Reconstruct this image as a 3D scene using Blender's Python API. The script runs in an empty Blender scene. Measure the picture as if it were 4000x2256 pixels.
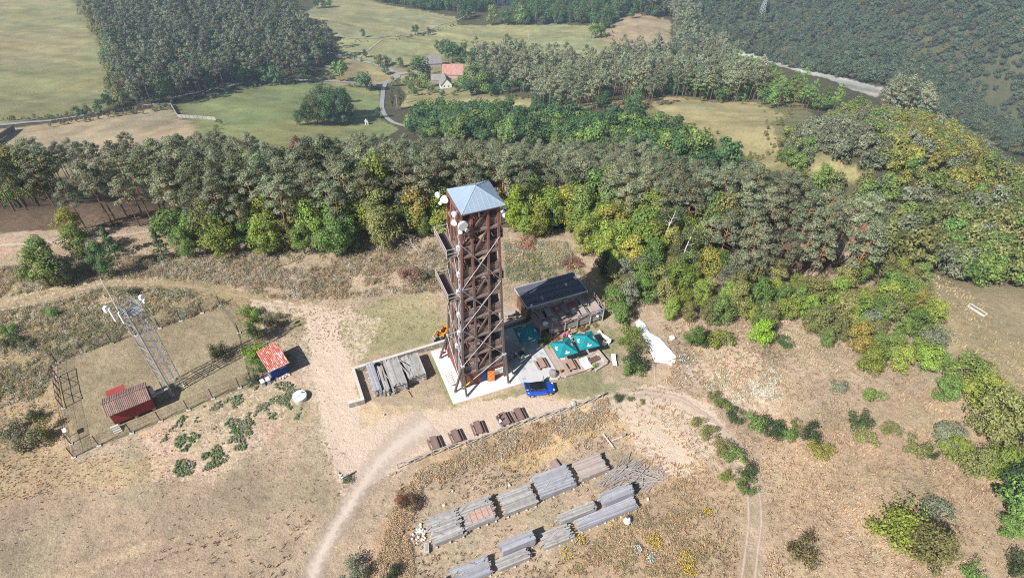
import bpy, math, random
import numpy as np
random.seed(7)
rng = np.random.default_rng(11)
R = math.radians
scene = bpy.context.scene
COL = scene.collection

# ---------------------------------------------------------------- camera model (used to measure the place from the photograph)
F, TH, ROLL, H = 2500.0, R(43.6), R(1.9), 68.0
CX, CY = 2000.0, 1128.0
FW = np.array([0, math.cos(TH), -math.sin(TH)])
U0 = np.array([0, math.sin(TH), math.cos(TH)])
R0 = np.array([1.0, 0, 0])
CR = math.cos(ROLL) * R0 + math.sin(ROLL) * U0
CU = math.cos(ROLL) * U0 - math.sin(ROLL) * R0
CAM = np.array([0, 0, H])
def ray(px, py): return FW + CR * ((px - CX) / F) - CU * ((py - CY) / F)
def at(px, py, depth): return CAM + ray(px, py) * depth
def atz(px, py, z=0.0):
    d = ray(px, py); return CAM + d * ((z - H) / d[2])
def project(P):
    v = np.asarray(P, float) - CAM
    z = v @ FW
    zz = np.where(np.abs(z) < 1e-3, 1e-3, z)
    return CX + F * (v @ CR) / zz, CY - F * (v @ CU) / zz, z

# ---------------------------------------------------------------- the local frame of the hilltop yard (turned 24 degrees)
A24 = R(24)
O2 = np.array([-4.67, 55.8])
EU = np.array([math.cos(A24), math.sin(A24)])
EV = np.array([-math.sin(A24), math.cos(A24)])
def L2(u, v): return O2 + EU * u + EV * v
def toL(x, y):
    d = np.array([x, y]) - O2
    return float(d @ EU), float(d @ EV)

# ---------------------------------------------------------------- numpy noise
def _hash(ix, iy, seed):
    n = (ix.astype(np.int64) * 374761393 + iy.astype(np.int64) * 668265263 + seed * 974634777) & 0x7fffffff
    n = ((n ^ (n >> 13)) * 1274126177) & 0x7fffffff
    return ((n ^ (n >> 16)) & 0xffff) / 65535.0
def vnoise(x, y, seed=0):
    x = np.asarray(x, float); y = np.asarray(y, float)
    ix = np.floor(x); iy = np.floor(y)
    fx = x - ix; fy = y - iy
    fx = fx * fx * (3 - 2 * fx); fy = fy * fy * (3 - 2 * fy)
    a = _hash(ix, iy, seed); b = _hash(ix + 1, iy, seed); c = _hash(ix, iy + 1, seed); d = _hash(ix + 1, iy + 1, seed)
    return (a * (1 - fx) + b * fx) * (1 - fy) + (c * (1 - fx) + d * fx) * fy
def fbm(x, y, seed=0, octv=4):
    s = 0; amp = 0.5; tot = 0
    for k in range(octv):
        s = s + amp * vnoise(x * 2 ** k, y * 2 ** k, seed + k); tot += amp; amp *= 0.55
    return s / tot

# ---------------------------------------------------------------- terrain height: control points and a multiquadric surface
ctl = []
for (px, py, d) in [
    (1400,500,385),(1500,380,450),(1700,330,485),(1000,320,445),(1000,430,385),(400,430,375),(0,480,350),(100,300,430),
    (100,100,560),(0,0,640),(250,0,640),(700,30,620),(550,200,500),(1300,120,575),(1350,20,680),(1900,120,615),(2300,180,550),
    (2250,60,670),(2550,120,590),(2560,40,660),(100,650,290),(600,560,310),(1000,520,340),(1850,370,430),(2000,420,400),(2400,480,300),(2100,450,350),
    (2800,440,310),(3000,620,240),(2560,400,335),(2700,300,470),(2500,330,425),(2700,130,610),(2850,230,585),
    (3350,430,350),(2900,350,420),(3500,500,285),(3800,700,220),(3950,900,150),(3300,700,180),(3200,550,240),(3700,560,270),(4150,800,190),
    (2700,560,250),
    (3100,200,640),(3300,250,598),(3500,300,566),(3700,380,532),(3900,500,492),(3100,60,700),(3400,100,648),(3700,150,598),(3950,250,540),
    (3400,-60,690),(3800,-60,620),(2900,100,668),(2900,0,705),(4200,100,540),(2600,-20,735),(2750,60,680),(3000,150,628),(2300,-10,745),(2750,160,600)]:
    ctl.append(at(px, py, d))
for (px, py, z) in [(2890,218,-212),(3000,268,-212),(3120,312,-214),(3250,350,-214),(3400,405,-213),(3700,500,-212),(3985,603,-212),(4150,660,-212),
                    (1700,-14,-214),(1870,-6,-214),(2050,-12,-214),(1500,-16,-210)]:
    ctl.append(atz(px, py, z))
for x in (-130, -75, -30, 0, 30, 60):
    for y in (-20, 25, 50, 78, 90):
        zz = 0.0
        if y == 90: zz = -0.8
        ctl.append(np.array([x, y, zz]))
for (x, y, z) in [(-150,110,-17),(-100,110,-17),(-60,112,-17),(-20,112,-16),(20,110,-15),(-150,132,-30),(-100,132,-29),(-50,132,-29),(0,132,-28),(35,128,-27),
                  (-150,157,-44),(-100,157,-43),(-50,157,-43),(0,157,-43),(50,150,-43),(45,102,-10),(70,95,-11),(70,120,-30),(90,145,-46),(75,74,-3.5),(85,60,-3.5),(85,40,-4),
                  (98,78,-7),(100,30,-6),(130,60,-14),(150,100,-50),(-160,120,-16),(-200,100,-16),(-200,160,-48),(-60,205,-66),(20,200,-62),
                  (100,140,-45),(140,30,-16),(140,-20,-20),(200,60,-60),(250,150,-110),(-250,60,-15),(-250,-20,-5)]:
    ctl.append(np.array([x, y, z], float))
ctl = np.array(ctl)
_c2 = 18.0 ** 2
def _phi(r2): return np.sqrt(r2 + _c2)
_n = len(ctl)
_D = ((ctl[:, None, :2] - ctl[None, :, :2]) ** 2).sum(-1)
_M = np.zeros((_n + 3, _n + 3)); _M[:_n, :_n] = _phi(_D) - 0.6 * np.eye(_n)
_M[:_n, _n] = 1; _M[:_n, _n + 1:] = ctl[:, :2]; _M[_n, :_n] = 1; _M[_n + 1:, :_n] = ctl[:, :2].T
_W = np.linalg.solve(_M, np.concatenate([ctl[:, 2], [0, 0, 0]]))
def height_smooth(x, y):
    x = np.asarray(x, float); sh = x.shape
    p = np.stack([x.ravel(), np.asarray(y, float).ravel()], 1)
    out = np.empty(len(p))
    for i in range(0, len(p), 20000):
        q = p[i:i + 20000]
        d = ((q[:, None, :] - ctl[None, :, :2]) ** 2).sum(-1)
        out[i:i + 20000] = _phi(d) @ _W[:_n] + _W[_n] + q @ _W[_n + 1:]
    return out.reshape(sh)
def axis(segs):
    out = []
    for a, b, s in segs: out.append(np.arange(a, b, s))
    return np.concatenate(out + [np.array([segs[-1][1]])])
GX = axis([(-620,-110,4.0),(-110,-70,1.0),(-70,75,0.4),(75,130,1.0),(130,300,2.5),(300,760,4.0)])
GY = axis([(-30,22,3.0),(22,90,0.4),(90,130,1.0),(130,330,2.2),(330,640,3.0),(640,1100,6.0)])
MX, MY = np.meshgrid(GX, GY)
MZ = height_smooth(MX, MY)
# the hilltop yard is level; blend to the fitted slope outside it
_w = np.clip((np.hypot((MX + 4) / 62, (MY - 50) / 36) - 0.95) / 0.35, 0, 1)
_w = _w * _w * (3 - 2 * _w)
MZ = MZ * _w
rough = _w  # roughness mask grows away from the yard
def yard_mask(x, y):      # 1 where the ground is trodden flat
    d = np.stack([x - O2[0], y - O2[1]], -1)
    u = d @ EU; v = d @ EV
    return 1 - np.clip((np.maximum(np.abs(u - 0) / 17, np.abs(v - 0.5) / 11.0) - 0.9) / 0.2, 0, 1)
_flat = yard_mask(MX, MY)
MZ = MZ + (1 - _flat) * ((fbm(MX / 9, MY / 9, 3) - 0.5) * 0.55 * np.clip(1 - _w, 0.35, 1) + (fbm(MX / 1.3, MY / 1.3, 5, 2) - 0.5) * 0.10) + _w * (fbm(MX / 60, MY / 60, 9) - 0.5) * 5.0
# the river cuts its bed below the water line
def _inp(poly, x, y):
    ins = np.zeros(x.shape, bool); n = len(poly); j = n - 1
    for i in range(n):
        xi, yi = poly[i]; xj, yj = poly[j]
        if yi != yj: ins ^= ((yi > y) != (yj > y)) & (x < (xj - xi) * (y - yi) / (yj - yi) + xi)
        j = i
    return ins
_bed = [atz(a, b, -205.5)[:2] for a, b in [(2990,246),(3060,264),(3140,286),(3240,316),(3350,348),(3450,380),(3420,402),(3320,374),(3200,347),(3100,324),(3040,296),(2980,262)]]
MZ = np.where(_inp(_bed, MX, MY), np.minimum(MZ, -208.0), MZ)
def ground_z(x, y):
    i = int(np.clip(np.searchsorted(GX, x) - 1, 0, len(GX) - 2)); j = int(np.clip(np.searchsorted(GY, y) - 1, 0, len(GY) - 2))
    fx = (x - GX[i]) / (GX[i + 1] - GX[i]); fy = (y - GY[j]) / (GY[j + 1] - GY[j])
    return float((MZ[j, i] * (1 - fx) + MZ[j, i + 1] * fx) * (1 - fy) + (MZ[j + 1, i] * (1 - fx) + MZ[j + 1, i + 1] * fx) * fy)
def ground_z_arr(x, y):
    x = np.asarray(x, float); y = np.asarray(y, float)
    i = np.clip(np.searchsorted(GX, x) - 1, 0, len(GX) - 2); j = np.clip(np.searchsorted(GY, y) - 1, 0, len(GY) - 2)
    fx = (x - GX[i]) / (GX[i + 1] - GX[i]); fy = (y - GY[j]) / (GY[j + 1] - GY[j])
    return (MZ[j, i] * (1 - fx) + MZ[j, i + 1] * fx) * (1 - fy) + (MZ[j + 1, i] * (1 - fx) + MZ[j + 1, i + 1] * fx) * fy
def hit(px, py):
    """where the line of sight through a photo point meets the ground"""
    d = ray(px, py); t0 = 20.0; t = t0
    prev = t0
    while t < 1500:
        p = CAM + d * t
        if p[2] < ground_z(p[0], p[1]):
            a, b = prev, t
            for _ in range(25):
                m = (a + b) / 2; p = CAM + d * m
                if p[2] < ground_z(p[0], p[1]): b = m
                else: a = m
            return CAM + d * b
        prev = t; t += 1.0 + t * 0.006
    return CAM + d * 900

# ---------------------------------------------------------------- camera, sun, sky
cam_d = bpy.data.cameras.new("camera"); cam = bpy.data.objects.new("camera", cam_d); COL.objects.link(cam)
from mathutils import Matrix, Vector
M = Matrix((CR, CU, -FW)).transposed().to_4x4(); M.translation = Vector(CAM); cam.matrix_world = M
cam_d.sensor_width = 36.0; cam_d.lens = 36.0 * F / 4000.0; cam_d.clip_end = 4000; cam_d.clip_start = 0.5
scene.camera = cam
SUN_AZ, SUN_EL = R(46), R(43.5)       # shadows run towards azimuth 46 degrees east of the view
sun_d = bpy.data.lights.new("sun", 'SUN'); sun = bpy.data.objects.new("sun", sun_d); COL.objects.link(sun)
sd = Vector((math.sin(SUN_AZ) * math.cos(SUN_EL), math.cos(SUN_AZ) * math.cos(SUN_EL), -math.sin(SUN_EL)))
sun.rotation_euler = sd.to_track_quat('-Z', 'Y').to_euler()
sun_d.energy = 5.0; sun_d.angle = R(0.53); sun_d.color = (1.0, 0.965, 0.92)
world = bpy.data.worlds.new("World"); scene.world = world; world.use_nodes = True
wn = world.node_tree.nodes; wl = world.node_tree.links
sky = wn.new("ShaderNodeTexSky"); sky.sky_type = 'NISHITA'; sky.sun_disc = False
sky.sun_elevation = SUN_EL; sky.sun_rotation = SUN_AZ + math.pi
bg = wn["Background"]; bg.inputs[1].default_value = 0.052
wl.new(sky.outputs[0], bg.inputs[0])
scene.view_settings.view_transform = 'Standard'; scene.view_settings.look = 'None'; scene.view_settings.gamma = 1.0
scene.view_settings.exposure = 0.62
scene.render.engine = 'CYCLES'
cy = scene.cycles
cy.max_bounces = 5; cy.diffuse_bounces = 3; cy.glossy_bounces = 2; cy.transmission_bounces = 3; cy.transparent_max_bounces = 8; cy.volume_bounces = 0
cy.use_denoising = False; cy.use_adaptive_sampling = True; cy.adaptive_threshold = 0.01; cy.filter_width = 1.1
try: cy.denoiser = 'OPENIMAGEDENOISE'
except Exception: pass

# ---------------------------------------------------------------- materials
MATS = {}
def new_mat(name):
    m = bpy.data.materials.new(name); m.use_nodes = True
    nt = m.node_tree; b = nt.nodes["Principled BSDF"]
    b.inputs["Specular IOR Level"].default_value = 0.25
    MATS[name] = m
    return m, nt, b
def nd(nt, t, **kw):
    n = nt.nodes.new(t)
    for k, v in kw.items(): setattr(n, k, v)
    return n
def mixrgb(nt, mode, fac, a, b):
    n = nt.nodes.new("ShaderNodeMix"); n.data_type = 'RGBA'; n.blend_type = mode
    for sock, val in ((n.inputs[0], fac), (n.inputs[6], a), (n.inputs[7], b)):
        if hasattr(val, "is_output"): nt.links.new(val, sock)
        elif isinstance(val, (int, float)): sock.default_value = val
        else: sock.default_value = (*val, 1.0)
    return n.outputs[2]
def noise(nt, scale, detail=4, rough=0.6, vec=None, dist=0.0):
    n = nt.nodes.new("ShaderNodeTexNoise"); n.inputs["Scale"].default_value = scale; n.inputs["Detail"].default_value = detail
    n.inputs["Roughness"].default_value = rough; n.inputs["Distortion"].default_value = dist
    if vec is not None: nt.links.new(vec, n.inputs["Vector"])
    return n.outputs[0]
def ramp(nt, fac, stops):
    n = nt.nodes.new("ShaderNodeValToRGB"); nt.links.new(fac, n.inputs[0])
    el = n.color_ramp.elements
    while len(el) < len(stops): el.new(0.5)
    for e, (p, c) in zip(el, stops):
        e.position = p; e.color = (*c, 1.0) if not isinstance(c, (int, float)) else (c, c, c, 1.0)
    return n.outputs[0]
def bump(nt, b, height, strength=0.4, dist=0.1):
    n = nt.nodes.new("ShaderNodeBump"); n.inputs["Strength"].default_value = strength; n.inputs["Distance"].default_value = dist
    nt.links.new(height, n.inputs["Height"]); nt.links.new(n.outputs[0], b.inputs["Normal"])
def geo_pos(nt): return nt.nodes.new("ShaderNodeNewGeometry").outputs["Position"]
def obj_co(nt): return nt.nodes.new("ShaderNodeTexCoord").outputs["Object"]
def varied(name, col, var=0.35, scale=3.0, rough=0.8, col2=None, bumps=0.0, metal=0.0, spec=0.25, stretch=None, world_co=False, fine=None):
    """a base colour broken up by two noises (wear, grain)"""
    if name in MATS: return MATS[name]
    m, nt, b = new_mat(name)
    co = geo_pos(nt) if world_co else obj_co(nt)
    if stretch:
        mp = nt.nodes.new("ShaderNodeMapping"); mp.inputs["Scale"].default_value = stretch; nt.links.new(co, mp.inputs[0]); co = mp.outputs[0]
    f1 = noise(nt, scale, 5, 0.65, co)
    f2 = noise(nt, fine or scale * 9, 3, 0.6, co)
    c2 = col2 or tuple(x * (1 - var) for x in col)
    base = ramp(nt, f1, [(0.32, c2), (0.66, col)])
    rnd = nt.nodes.new("ShaderNodeNewGeometry").outputs["Random Per Island"]
    k = ramp(nt, rnd, [(0.0, 1 - var * 0.7), (1.0, 1 + var * 0.45)])
    base = mixrgb(nt, 'MULTIPLY', 1.0, base, k)
    g = ramp(nt, f2, [(0.3, 1 - var * 0.6), (0.7, 1.0 + var * 0.2)])
    base = mixrgb(nt, 'MULTIPLY', 1.0, base, g)
    nt.links.new(base, b.inputs["Base Color"])
    b.inputs["Roughness"].default_value = rough; b.inputs["Metallic"].default_value = metal; b.inputs["Specular IOR Level"].default_value = spec
    if bumps: bump(nt, b, f2, bumps, 0.03)
    return m

# ---------------------------------------------------------------- mesh builder and tags
class MB:
    """collects boxes, beams, tubes and sheets and links them as one mesh object"""
    def __init__(s): s.v = []; s.f = []; s.mi = []; s.cur = 0
    def add(s, vs, fs):
        o = len(s.v); s.v.extend([tuple(map(float, p)) for p in vs]); s.f.extend([tuple(i + o for i in f) for f in fs]); s.mi.extend([s.cur] * len(fs)); return s
    def box(s, c, d, rz=0.0, tilt=None):
        hx, hy, hz = d[0] / 2, d[1] / 2, d[2] / 2
        pts = np.array([(x, y, z) for x in (-hx, hx) for y in (-hy, hy) for z in (-hz, hz)])
        if tilt is not None: pts = pts @ np.array(tilt.to_3x3()).T
        if rz:
            cz, sz = math.cos(rz), math.sin(rz); pts = pts @ np.array([[cz, -sz, 0], [sz, cz, 0], [0, 0, 1]]).T
        pts = pts + np.array(c)
        return s.add(pts, [(0,1,3,2),(4,6,7,5),(0,4,5,1),(2,3,7,6),(0,2,6,4),(1,5,7,3)])
    def beam(s, a, b, w, h=None, up=(0, 0, 1)):
        h = h or w
        a = np.array(a, float); b = np.array(b, float); d = b - a; n = np.linalg.norm(d); d /= max(n, 1e-9)
        up = np.array(up, float)
        if abs(d @ up) > 0.98: up = np.array([1.0, 0, 0])
        sx = np.cross(d, up); sx /= np.linalg.norm(sx); sy = np.cross(sx, d)
        pts = []
        for p in (a, b):
            for (i, j) in ((-1,-1),(1,-1),(1,1),(-1,1)): pts.append(p + sx * i * w / 2 + sy * j * h / 2)
        return s.add(pts, [(0,1,5,4),(1,2,6,5),(2,3,7,6),(3,0,4,7),(3,2,1,0),(4,5,6,7)])
    def tube(s, a, b, r0, r1=None, n=7, caps=True):
        r1 = r0 if r1 is None else r1
        a = np.array(a, float); b = np.array(b, float); d = b - a; d /= max(np.linalg.norm(d), 1e-9)
        up = np.array([0, 0, 1.0]) if abs(d[2]) < 0.95 else np.array([1.0, 0, 0])
        sx = np.cross(d, up); sx /= np.linalg.norm(sx); sy = np.cross(sx, d)
        pts = []
        for p, r in ((a, r0), (b, r1)):
            for k in range(n):
                t = 2 * math.pi * k / n; pts.append(p + (sx * math.cos(t) + sy * math.sin(t)) * r)
        fs = [(k, (k + 1) % n, n + (k + 1) % n, n + k) for k in range(n)]
        if caps: fs += [tuple(range(n - 1, -1, -1)), tuple(range(n, 2 * n))]
        return s.add(pts, fs)
    def path(s, pts, rad, n=6):
        for i in range(len(pts) - 1):
            r0 = rad[i] if hasattr(rad, '__len__') else rad; r1 = rad[i + 1] if hasattr(rad, '__len__') else rad
            s.tube(pts[i], pts[i + 1], r0, r1, n)
        return s
    def ball(s, c, r, nu=8, nv=5, jit=0.0):
        r = np.array(r if hasattr(r, '__len__') else (r, r, r), float); pts = []; c = np.array(c, float)
        pts.append(c + r * (0, 0, 1))
        for j in range(1, nv):
            t = math.pi * j / nv
            for i in range(nu):
                p = 2 * math.pi * i / nu
                q = np.array([math.sin(t) * math.cos(p), math.sin(t) * math.sin(p), math.cos(t)])
                pts.append(c + r * q * (1 + random.uniform(-jit, jit)))
        pts.append(c - r * (0, 0, 1))
        fs = [(0, 1 + i, 1 + (i + 1) % nu) for i in range(nu)]
        for j in range(nv - 2):
            for i in range(nu):
                a = 1 + j * nu + i; b = 1 + j * nu + (i + 1) % nu
                fs.append((a, a + nu, b + nu, b))
        l = len(pts) - 1; o = 1 + (nv - 2) * nu
        fs += [(l, o + (i + 1) % nu, o + i) for i in range(nu)]
        return s.add(pts, fs)
    def prism(s, poly, z0, z1):
        n = len(poly)
        z0s = z0 if hasattr(z0, '__len__') else [z0] * n; z1s = z1 if hasattr(z1, '__len__') else [z1] * n
        pts = [(p[0], p[1], a) for p, a in zip(poly, z0s)] + [(p[0], p[1], a) for p, a in zip(poly, z1s)]
        ar = sum(poly[i][0] * poly[(i + 1) % n][1] - poly[(i + 1) % n][0] * poly[i][1] for i in range(n))
        fs = [tuple(range(n - 1, -1, -1)), tuple(range(n, 2 * n))] + [(i, (i + 1) % n, n + (i + 1) % n, n + i) for i in range(n)]
        if ar < 0: fs = [tuple(reversed(f)) for f in fs]
        return s.add(pts, fs)
    def build(s, name, mat=None, parent=None, smooth=False, loc=None, rz=0.0):
        me = bpy.data.meshes.new(name); me.from_pydata(s.v, [], s.f)
        mats = mat if isinstance(mat, (list, tuple)) else [mat]
        for mm in mats:
            if mm: me.materials.append(mm)
        if len(mats) > 1: me.polygons.foreach_set("material_index", s.mi)
        if smooth: me.polygons.foreach_set("use_smooth", [True] * len(me.polygons))
        me.update()
        o = bpy.data.objects.new(name, me); COL.objects.link(o)
        if parent is not None: o.parent = parent
        if loc is not None: o.location = loc
        if rz: o.rotation_euler = (0, 0, rz)
        return o
def tag(o, label, cat, group=None, kind=None):
    if label: o["label"] = label
    if cat: o["category"] = cat
    if group: o["group"] = group
    if kind: o["kind"] = kind
    return o
def structure(o): o["kind"] = "structure"; return o
def thing(name, label, cat, u=None, v=None, z=0.0, rz=0.0, group=None, xy=None):
    """an Empty at the thing's base; u, v are metres in the yard's frame, rz is relative to that frame"""
    o = bpy.data.objects.new(name, None); COL.objects.link(o); o.empty_display_size = 0.2
    if xy is None:
        xy = L2(u, v); rz = rz + A24
    o.location = (xy[0], xy[1], z); o.rotation_euler = (0, 0, rz)
    return tag(o, label, cat, group)
def dup(o, parent=None):
    c = o.copy(); COL.objects.link(c)
    if parent is not None: c.parent = parent
    for ch in list(o.children): dup(ch, c)
    return c
# ---------------------------------------------------------------- ground colours (albedo) from fields, soil, grass areas and pine shade
PX, PY, PD = project(np.stack([MX, MY, MZ], -1))
_j = 10.0
def inpoly(poly, x, y):
    ins = np.zeros(x.shape, bool); n = len(poly); j = n - 1
    for i in range(n):
        xi, yi = poly[i]; xj, yj = poly[j]
        if yi != yj:
            c = ((yi > y) != (yj > y)) & (x < (xj - xi) * (y - yi) / (yj - yi) + xi)
            ins ^= c
        j = i
    return ins
DRY = (0.395, 0.312, 0.232); DRY2 = (0.35, 0.25, 0.155); SOIL = (0.47, 0.35, 0.25); PINK = (0.46, 0.33, 0.25); LAWN = (0.225, 0.235, 0.115)
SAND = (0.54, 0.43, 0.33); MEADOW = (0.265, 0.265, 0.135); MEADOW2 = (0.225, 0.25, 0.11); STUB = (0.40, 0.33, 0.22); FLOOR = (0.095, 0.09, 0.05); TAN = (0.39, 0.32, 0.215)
col = np.empty(MX.shape + (3,)); col[:] = DRY
def paint(poly, c, jit=14.0, js=4.0, mix=1.0, soft=0):
    global col
    jx = (fbm(MX / js, MY / js, 21) - 0.5) * 2 * jit; jy = (fbm(MX / js, MY / js, 37) - 0.5) * 2 * jit
    m = inpoly(poly, PX + jx, PY + jy).astype(float) * mix
    col = col * (1 - m[..., None]) + np.array(c) * m[..., None]
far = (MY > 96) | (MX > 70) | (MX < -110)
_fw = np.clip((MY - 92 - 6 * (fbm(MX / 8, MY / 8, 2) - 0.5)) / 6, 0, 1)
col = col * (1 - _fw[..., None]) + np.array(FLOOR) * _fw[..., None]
paint([(-100,700),(640,700),(1300,720),(2000,800),(2600,860),(3300,1000),(3300,1080),(2750,1000),(2250,900),(2000,890),(1300,890),(640,880),(-100,912)], (0.15,0.11,0.08), 8, 5)  # wood floor, painted darker for the shade beneath the pines
# fields far below
paint([(-400,-80),(290,-80),(300,20),(345,75),(400,190),(425,310),(425,395),(395,440),(0,482),(-400,540)], MEADOW, 8, 20)
paint([(-200,125),(330,120),(345,190),(300,250),(-200,270)], (0.33,0.28,0.15), 22, 30, 0.8)
paint([(-200,0),(250,0),(280,20),(-200,60)], (0.33,0.29,0.17), 12, 30, 0.7)
paint([(-300,520),(60,500),(440,445),(670,415),(705,468),(845,468),(830,530),(600,600),(0,760),(-300,900)], STUB, 4, 10)
paint([(560,470),(680,462),(700,600),(520,600)], (0.36,0.29,0.19), 5, 10, 0.7)
paint([(690,412),(880,360),(1010,335),(1180,325),(1400,338),(1480,350),(1490,470),(1560,505),(1500,540),(820,580)], MEADOW2, 5, 10)
paint([(830,500),(1200,470),(1450,500),(1450,560),(780,590)], (0.29,0.29,0.12), 12, 10, 0.7)
paint([(1100,70),(1200,40),(1330,-40),(1480,10),(1780,70),(1790,95),(1600,142),(1400,150),(1290,142)], (0.30,0.29,0.16), 7, 20)
paint([(1290,152),(1600,146),(1780,96),(2330,98),(2430,200),(2400,240),(2280,260),(1800,200),(1700,240),(1560,260),(1350,240)], (0.305,0.305,0.155), 7, 20)
paint([(1330,215),(1450,240),(1560,262),(1700,250),(1680,330),(1500,330),(1240,330),(1240,290)], (0.33,0.29,0.16), 8, 10, 0.9)
paint([(2325,150),(2400,90),(2460,50),(2620,80),(2620,180),(2520,200)], (0.37,0.29,0.19), 6, 20)
paint([(2330,400),(2560,370),(2800,385),(3120,385),(3250,520),(3300,640),(3100,700),(2800,640),(2500,520)], (0.21,0.20,0.10), 8, 8)
paint([(2500,390),(2600,380),(2780,398),(2950,402),(3090,455),(3010,480),(3040,560),(3080,625),(2980,660),(2880,580),(2700,500)], (0.37,0.32,0.17), 7, 8)
paint([(3160,650),(3300,635),(3450,710),(3300,730)], (0.31,0.28,0.14), 2, 6)
paint([(3560,1000),(3700,1060),(4100,1150),(4100,1640),(3830,1530),(3700,1370)], (0.40,0.33,0.205), 14, 5)
paint([(1600,360),(2080,385),(2060,425),(1560,420)], (0.33,0.30,0.16), 6, 8)
paint([(2325,385),(2430,390),(2430,450),(2380,450)], (0.38,0.29,0.18), 5, 8)
paint([(2200,410),(2330,400),(2340,420),(2200,425)], (0.33,0.30,0.16), 5, 8)
paint([(2880,196),(3000,228),(3120,258),(3260,295),(3420,335),(3560,370),(3520,385),(3380,345),(3240,312),(3100,272),(2980,242),(2880,216)], (0.46,0.45,0.42), 4, 8)
paint([(3240,300),(3420,335),(3560,370),(3420,380),(3300,340)], (0.42,0.40,0.38), 6, 8, 0.8)
paint([(2980,10),(3150,0),(3060,60),(2960,70)], (0.33,0.25,0.19), 15, 12)
paint([(3850,470),(3990,510),(3960,530),(3840,500)], (0.36,0.28,0.23), 10, 8)
paint([(2640,-60),(4200,-60),(4200,640),(3990,590),(3700,470),(3450,330),(3250,280),(3060,240),(2900,195),(2760,130)], (0.085,0.09,0.05), 10, 8, 0.8)
paint([(1610,215),(1900,225),(1960,300),(1930,385),(1600,385),(1560,330)], (0.26,0.245,0.12), 8, 8)
# ---- near ground
paint([(-100,1120),(700,1080),(1250,1180),(1240,1290),(900,1260),(300,1380),(-100,1560)], (0.33,0.265,0.16), 40, 3)       # weedy strip
paint([(-100,930),(350,925),(640,885),(640,930),(300,965),(-100,1010)], PINK, 10, 3)
paint([(220,1420),(900,1180),(1010,1380),(1000,1530),(330,1760),(240,1640)], (0.29,0.24,0.16), 14, 3)                   # mown compound
paint([(1210,1260),(1690,1130),(1760,1340),(1400,1400),(1240,1420)], (0.36,0.315,0.195), 26, 4)
paint([(1400,1240),(1700,1190),(1740,1320),(1560,1370),(1420,1370)], (0.28,0.27,0.15), 50, 2.5, 0.55)
paint([(1230,1420),(1400,1400),(1380,1560),(1720,1600),(2050,1530),(2390,1540),(2330,1590),(1850,1740),(1560,1830),(1350,1870),(1290,1700)], (0.50,0.39,0.27), 26, 3)
paint([(1380,1640),(1900,1590),(1900,1680),(1640,1780),(1500,1800),(1360,1800)], SAND, 36, 2, 0.8)
paint([(560,1690),(900,1530),(1120,1460),(1190,1560),(1080,1700),(830,1890),(600,1870)], PINK, 40, 2.0)
paint([(700,1600),(1000,1500),(1180,1520),(1180,1660),(1000,1640),(820,1750),(640,1740)], (0.24,0.25,0.13), 75, 1.3, 0.4)
paint([(400,1900),(480,1890),(470,1940),(395,1945)], PINK, 12, 2)
paint([(2150,1500),(2330,1445),(2420,1540),(2380,1570),(2200,1560)], LAWN, 36, 2.0, 0.7)
paint([(1880,1562),(2080,1500),(2090,1520),(1960,1570),(1900,1580)], LAWN, 10, 1.5, 0.7)
paint([(1670,1390),(1700,1390),(1790,1585),(1765,1600)], LAWN, 7, 1.0, 0.8)
paint([(2320,1270),(2420,1290),(2430,1400),(2380,1390),(2330,1340)], LAWN, 26, 2.0, 0.7)
paint([(2390,1550),(2600,1500),(2760,1580),(2880,1720),(2960,1880),(2920,1890),(2780,1700),(2640,1590),(2560,1640),(2420,1600)], (0.46,0.36,0.255), 24, 3, 0.9)
paint([(2350,1600),(2500,1580),(2680,1700),(2760,1860),(2640,1900),(2450,1760)], (0.46,0.35,0.23), 40, 3, 0.9)
paint([(2480,1660),(2560,1680),(2690,1790),(2660,1820),(2520,1740)], (0.64,0.53,0.38), 22, 2)
paint([(2700,1330),(2900,1360),(3100,1480),(3080,1640),(2900,1600),(2760,1480)], (0.44,0.34,0.235), 30, 3, 0.9)
paint([(2930,1545),(3010,1500),(3020,1560),(2970,1580)], (0.66,0.55,0.39), 12, 2)
paint([(2550,1400),(2640,1430),(2560,1520),(2480,1510)], (0.45,0.35,0.25), 20, 3)
paint([(1900,1750),(2250,1640),(2360,1680),(2200,1790),(1960,1850)], (0.50,0.36,0.18), 50, 2.2, 0.6)
paint([(1600,1780),(2350,1580),(2400,1640),(1700,1850)], (0.36,0.26,0.16), 30, 2.0, 0.6)
paint([(-100,1560),(240,1480),(300,1800),(700,1760),(560,1980),(-100,1980)], (0.40,0.30,0.185), 40, 3, 0.8)
paint([(-100,1950),(500,1900),(1200,1800),(1300,1900),(1000,2350),(-100,2350)], (0.34,0.265,0.195), 50, 4, 0.9)
paint([(200,2240),(500,2130),(700,2090),(690,2120),(420,2190),(300,2290)], (0.44,0.34,0.24), 18, 2, 0.7)
paint([(2380,1900),(2900,1850),(2960,2350),(2100,2350),(2200,2050)], (0.38,0.28,0.185), 50, 3, 0.7)
paint([(2960,1700),(3700,1500),(4000,1900),(4000,2350),(3000,2350)], (0.415,0.315,0.22), 40, 5, 0.9)
paint([(1400,2256),(1560,1900),(1640,1900),(1560,2300)], (0.36,0.25,0.16), 30, 2, 0.8)
wear = np.zeros(MX.shape)
def wearp(poly, k, jit=30, js=4.0):
    global wear
    jx = (fbm(MX / js, MY / js, 121) - 0.5) * 2 * jit; jy = (fbm(MX / js, MY / js, 137) - 0.5) * 2 * jit
    wear = np.where(inpoly(poly, PX + jx, PY + jy), np.maximum(wear, k), wear)
wearp([(1190,1210),(1500,1230),(1420,1390),(1370,1420),(1400,1640),(1480,1740),(1640,1760),(1560,1850),(1330,1960),(1290,1800),(1220,1600),(1150,1400)], 0.42)
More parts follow.
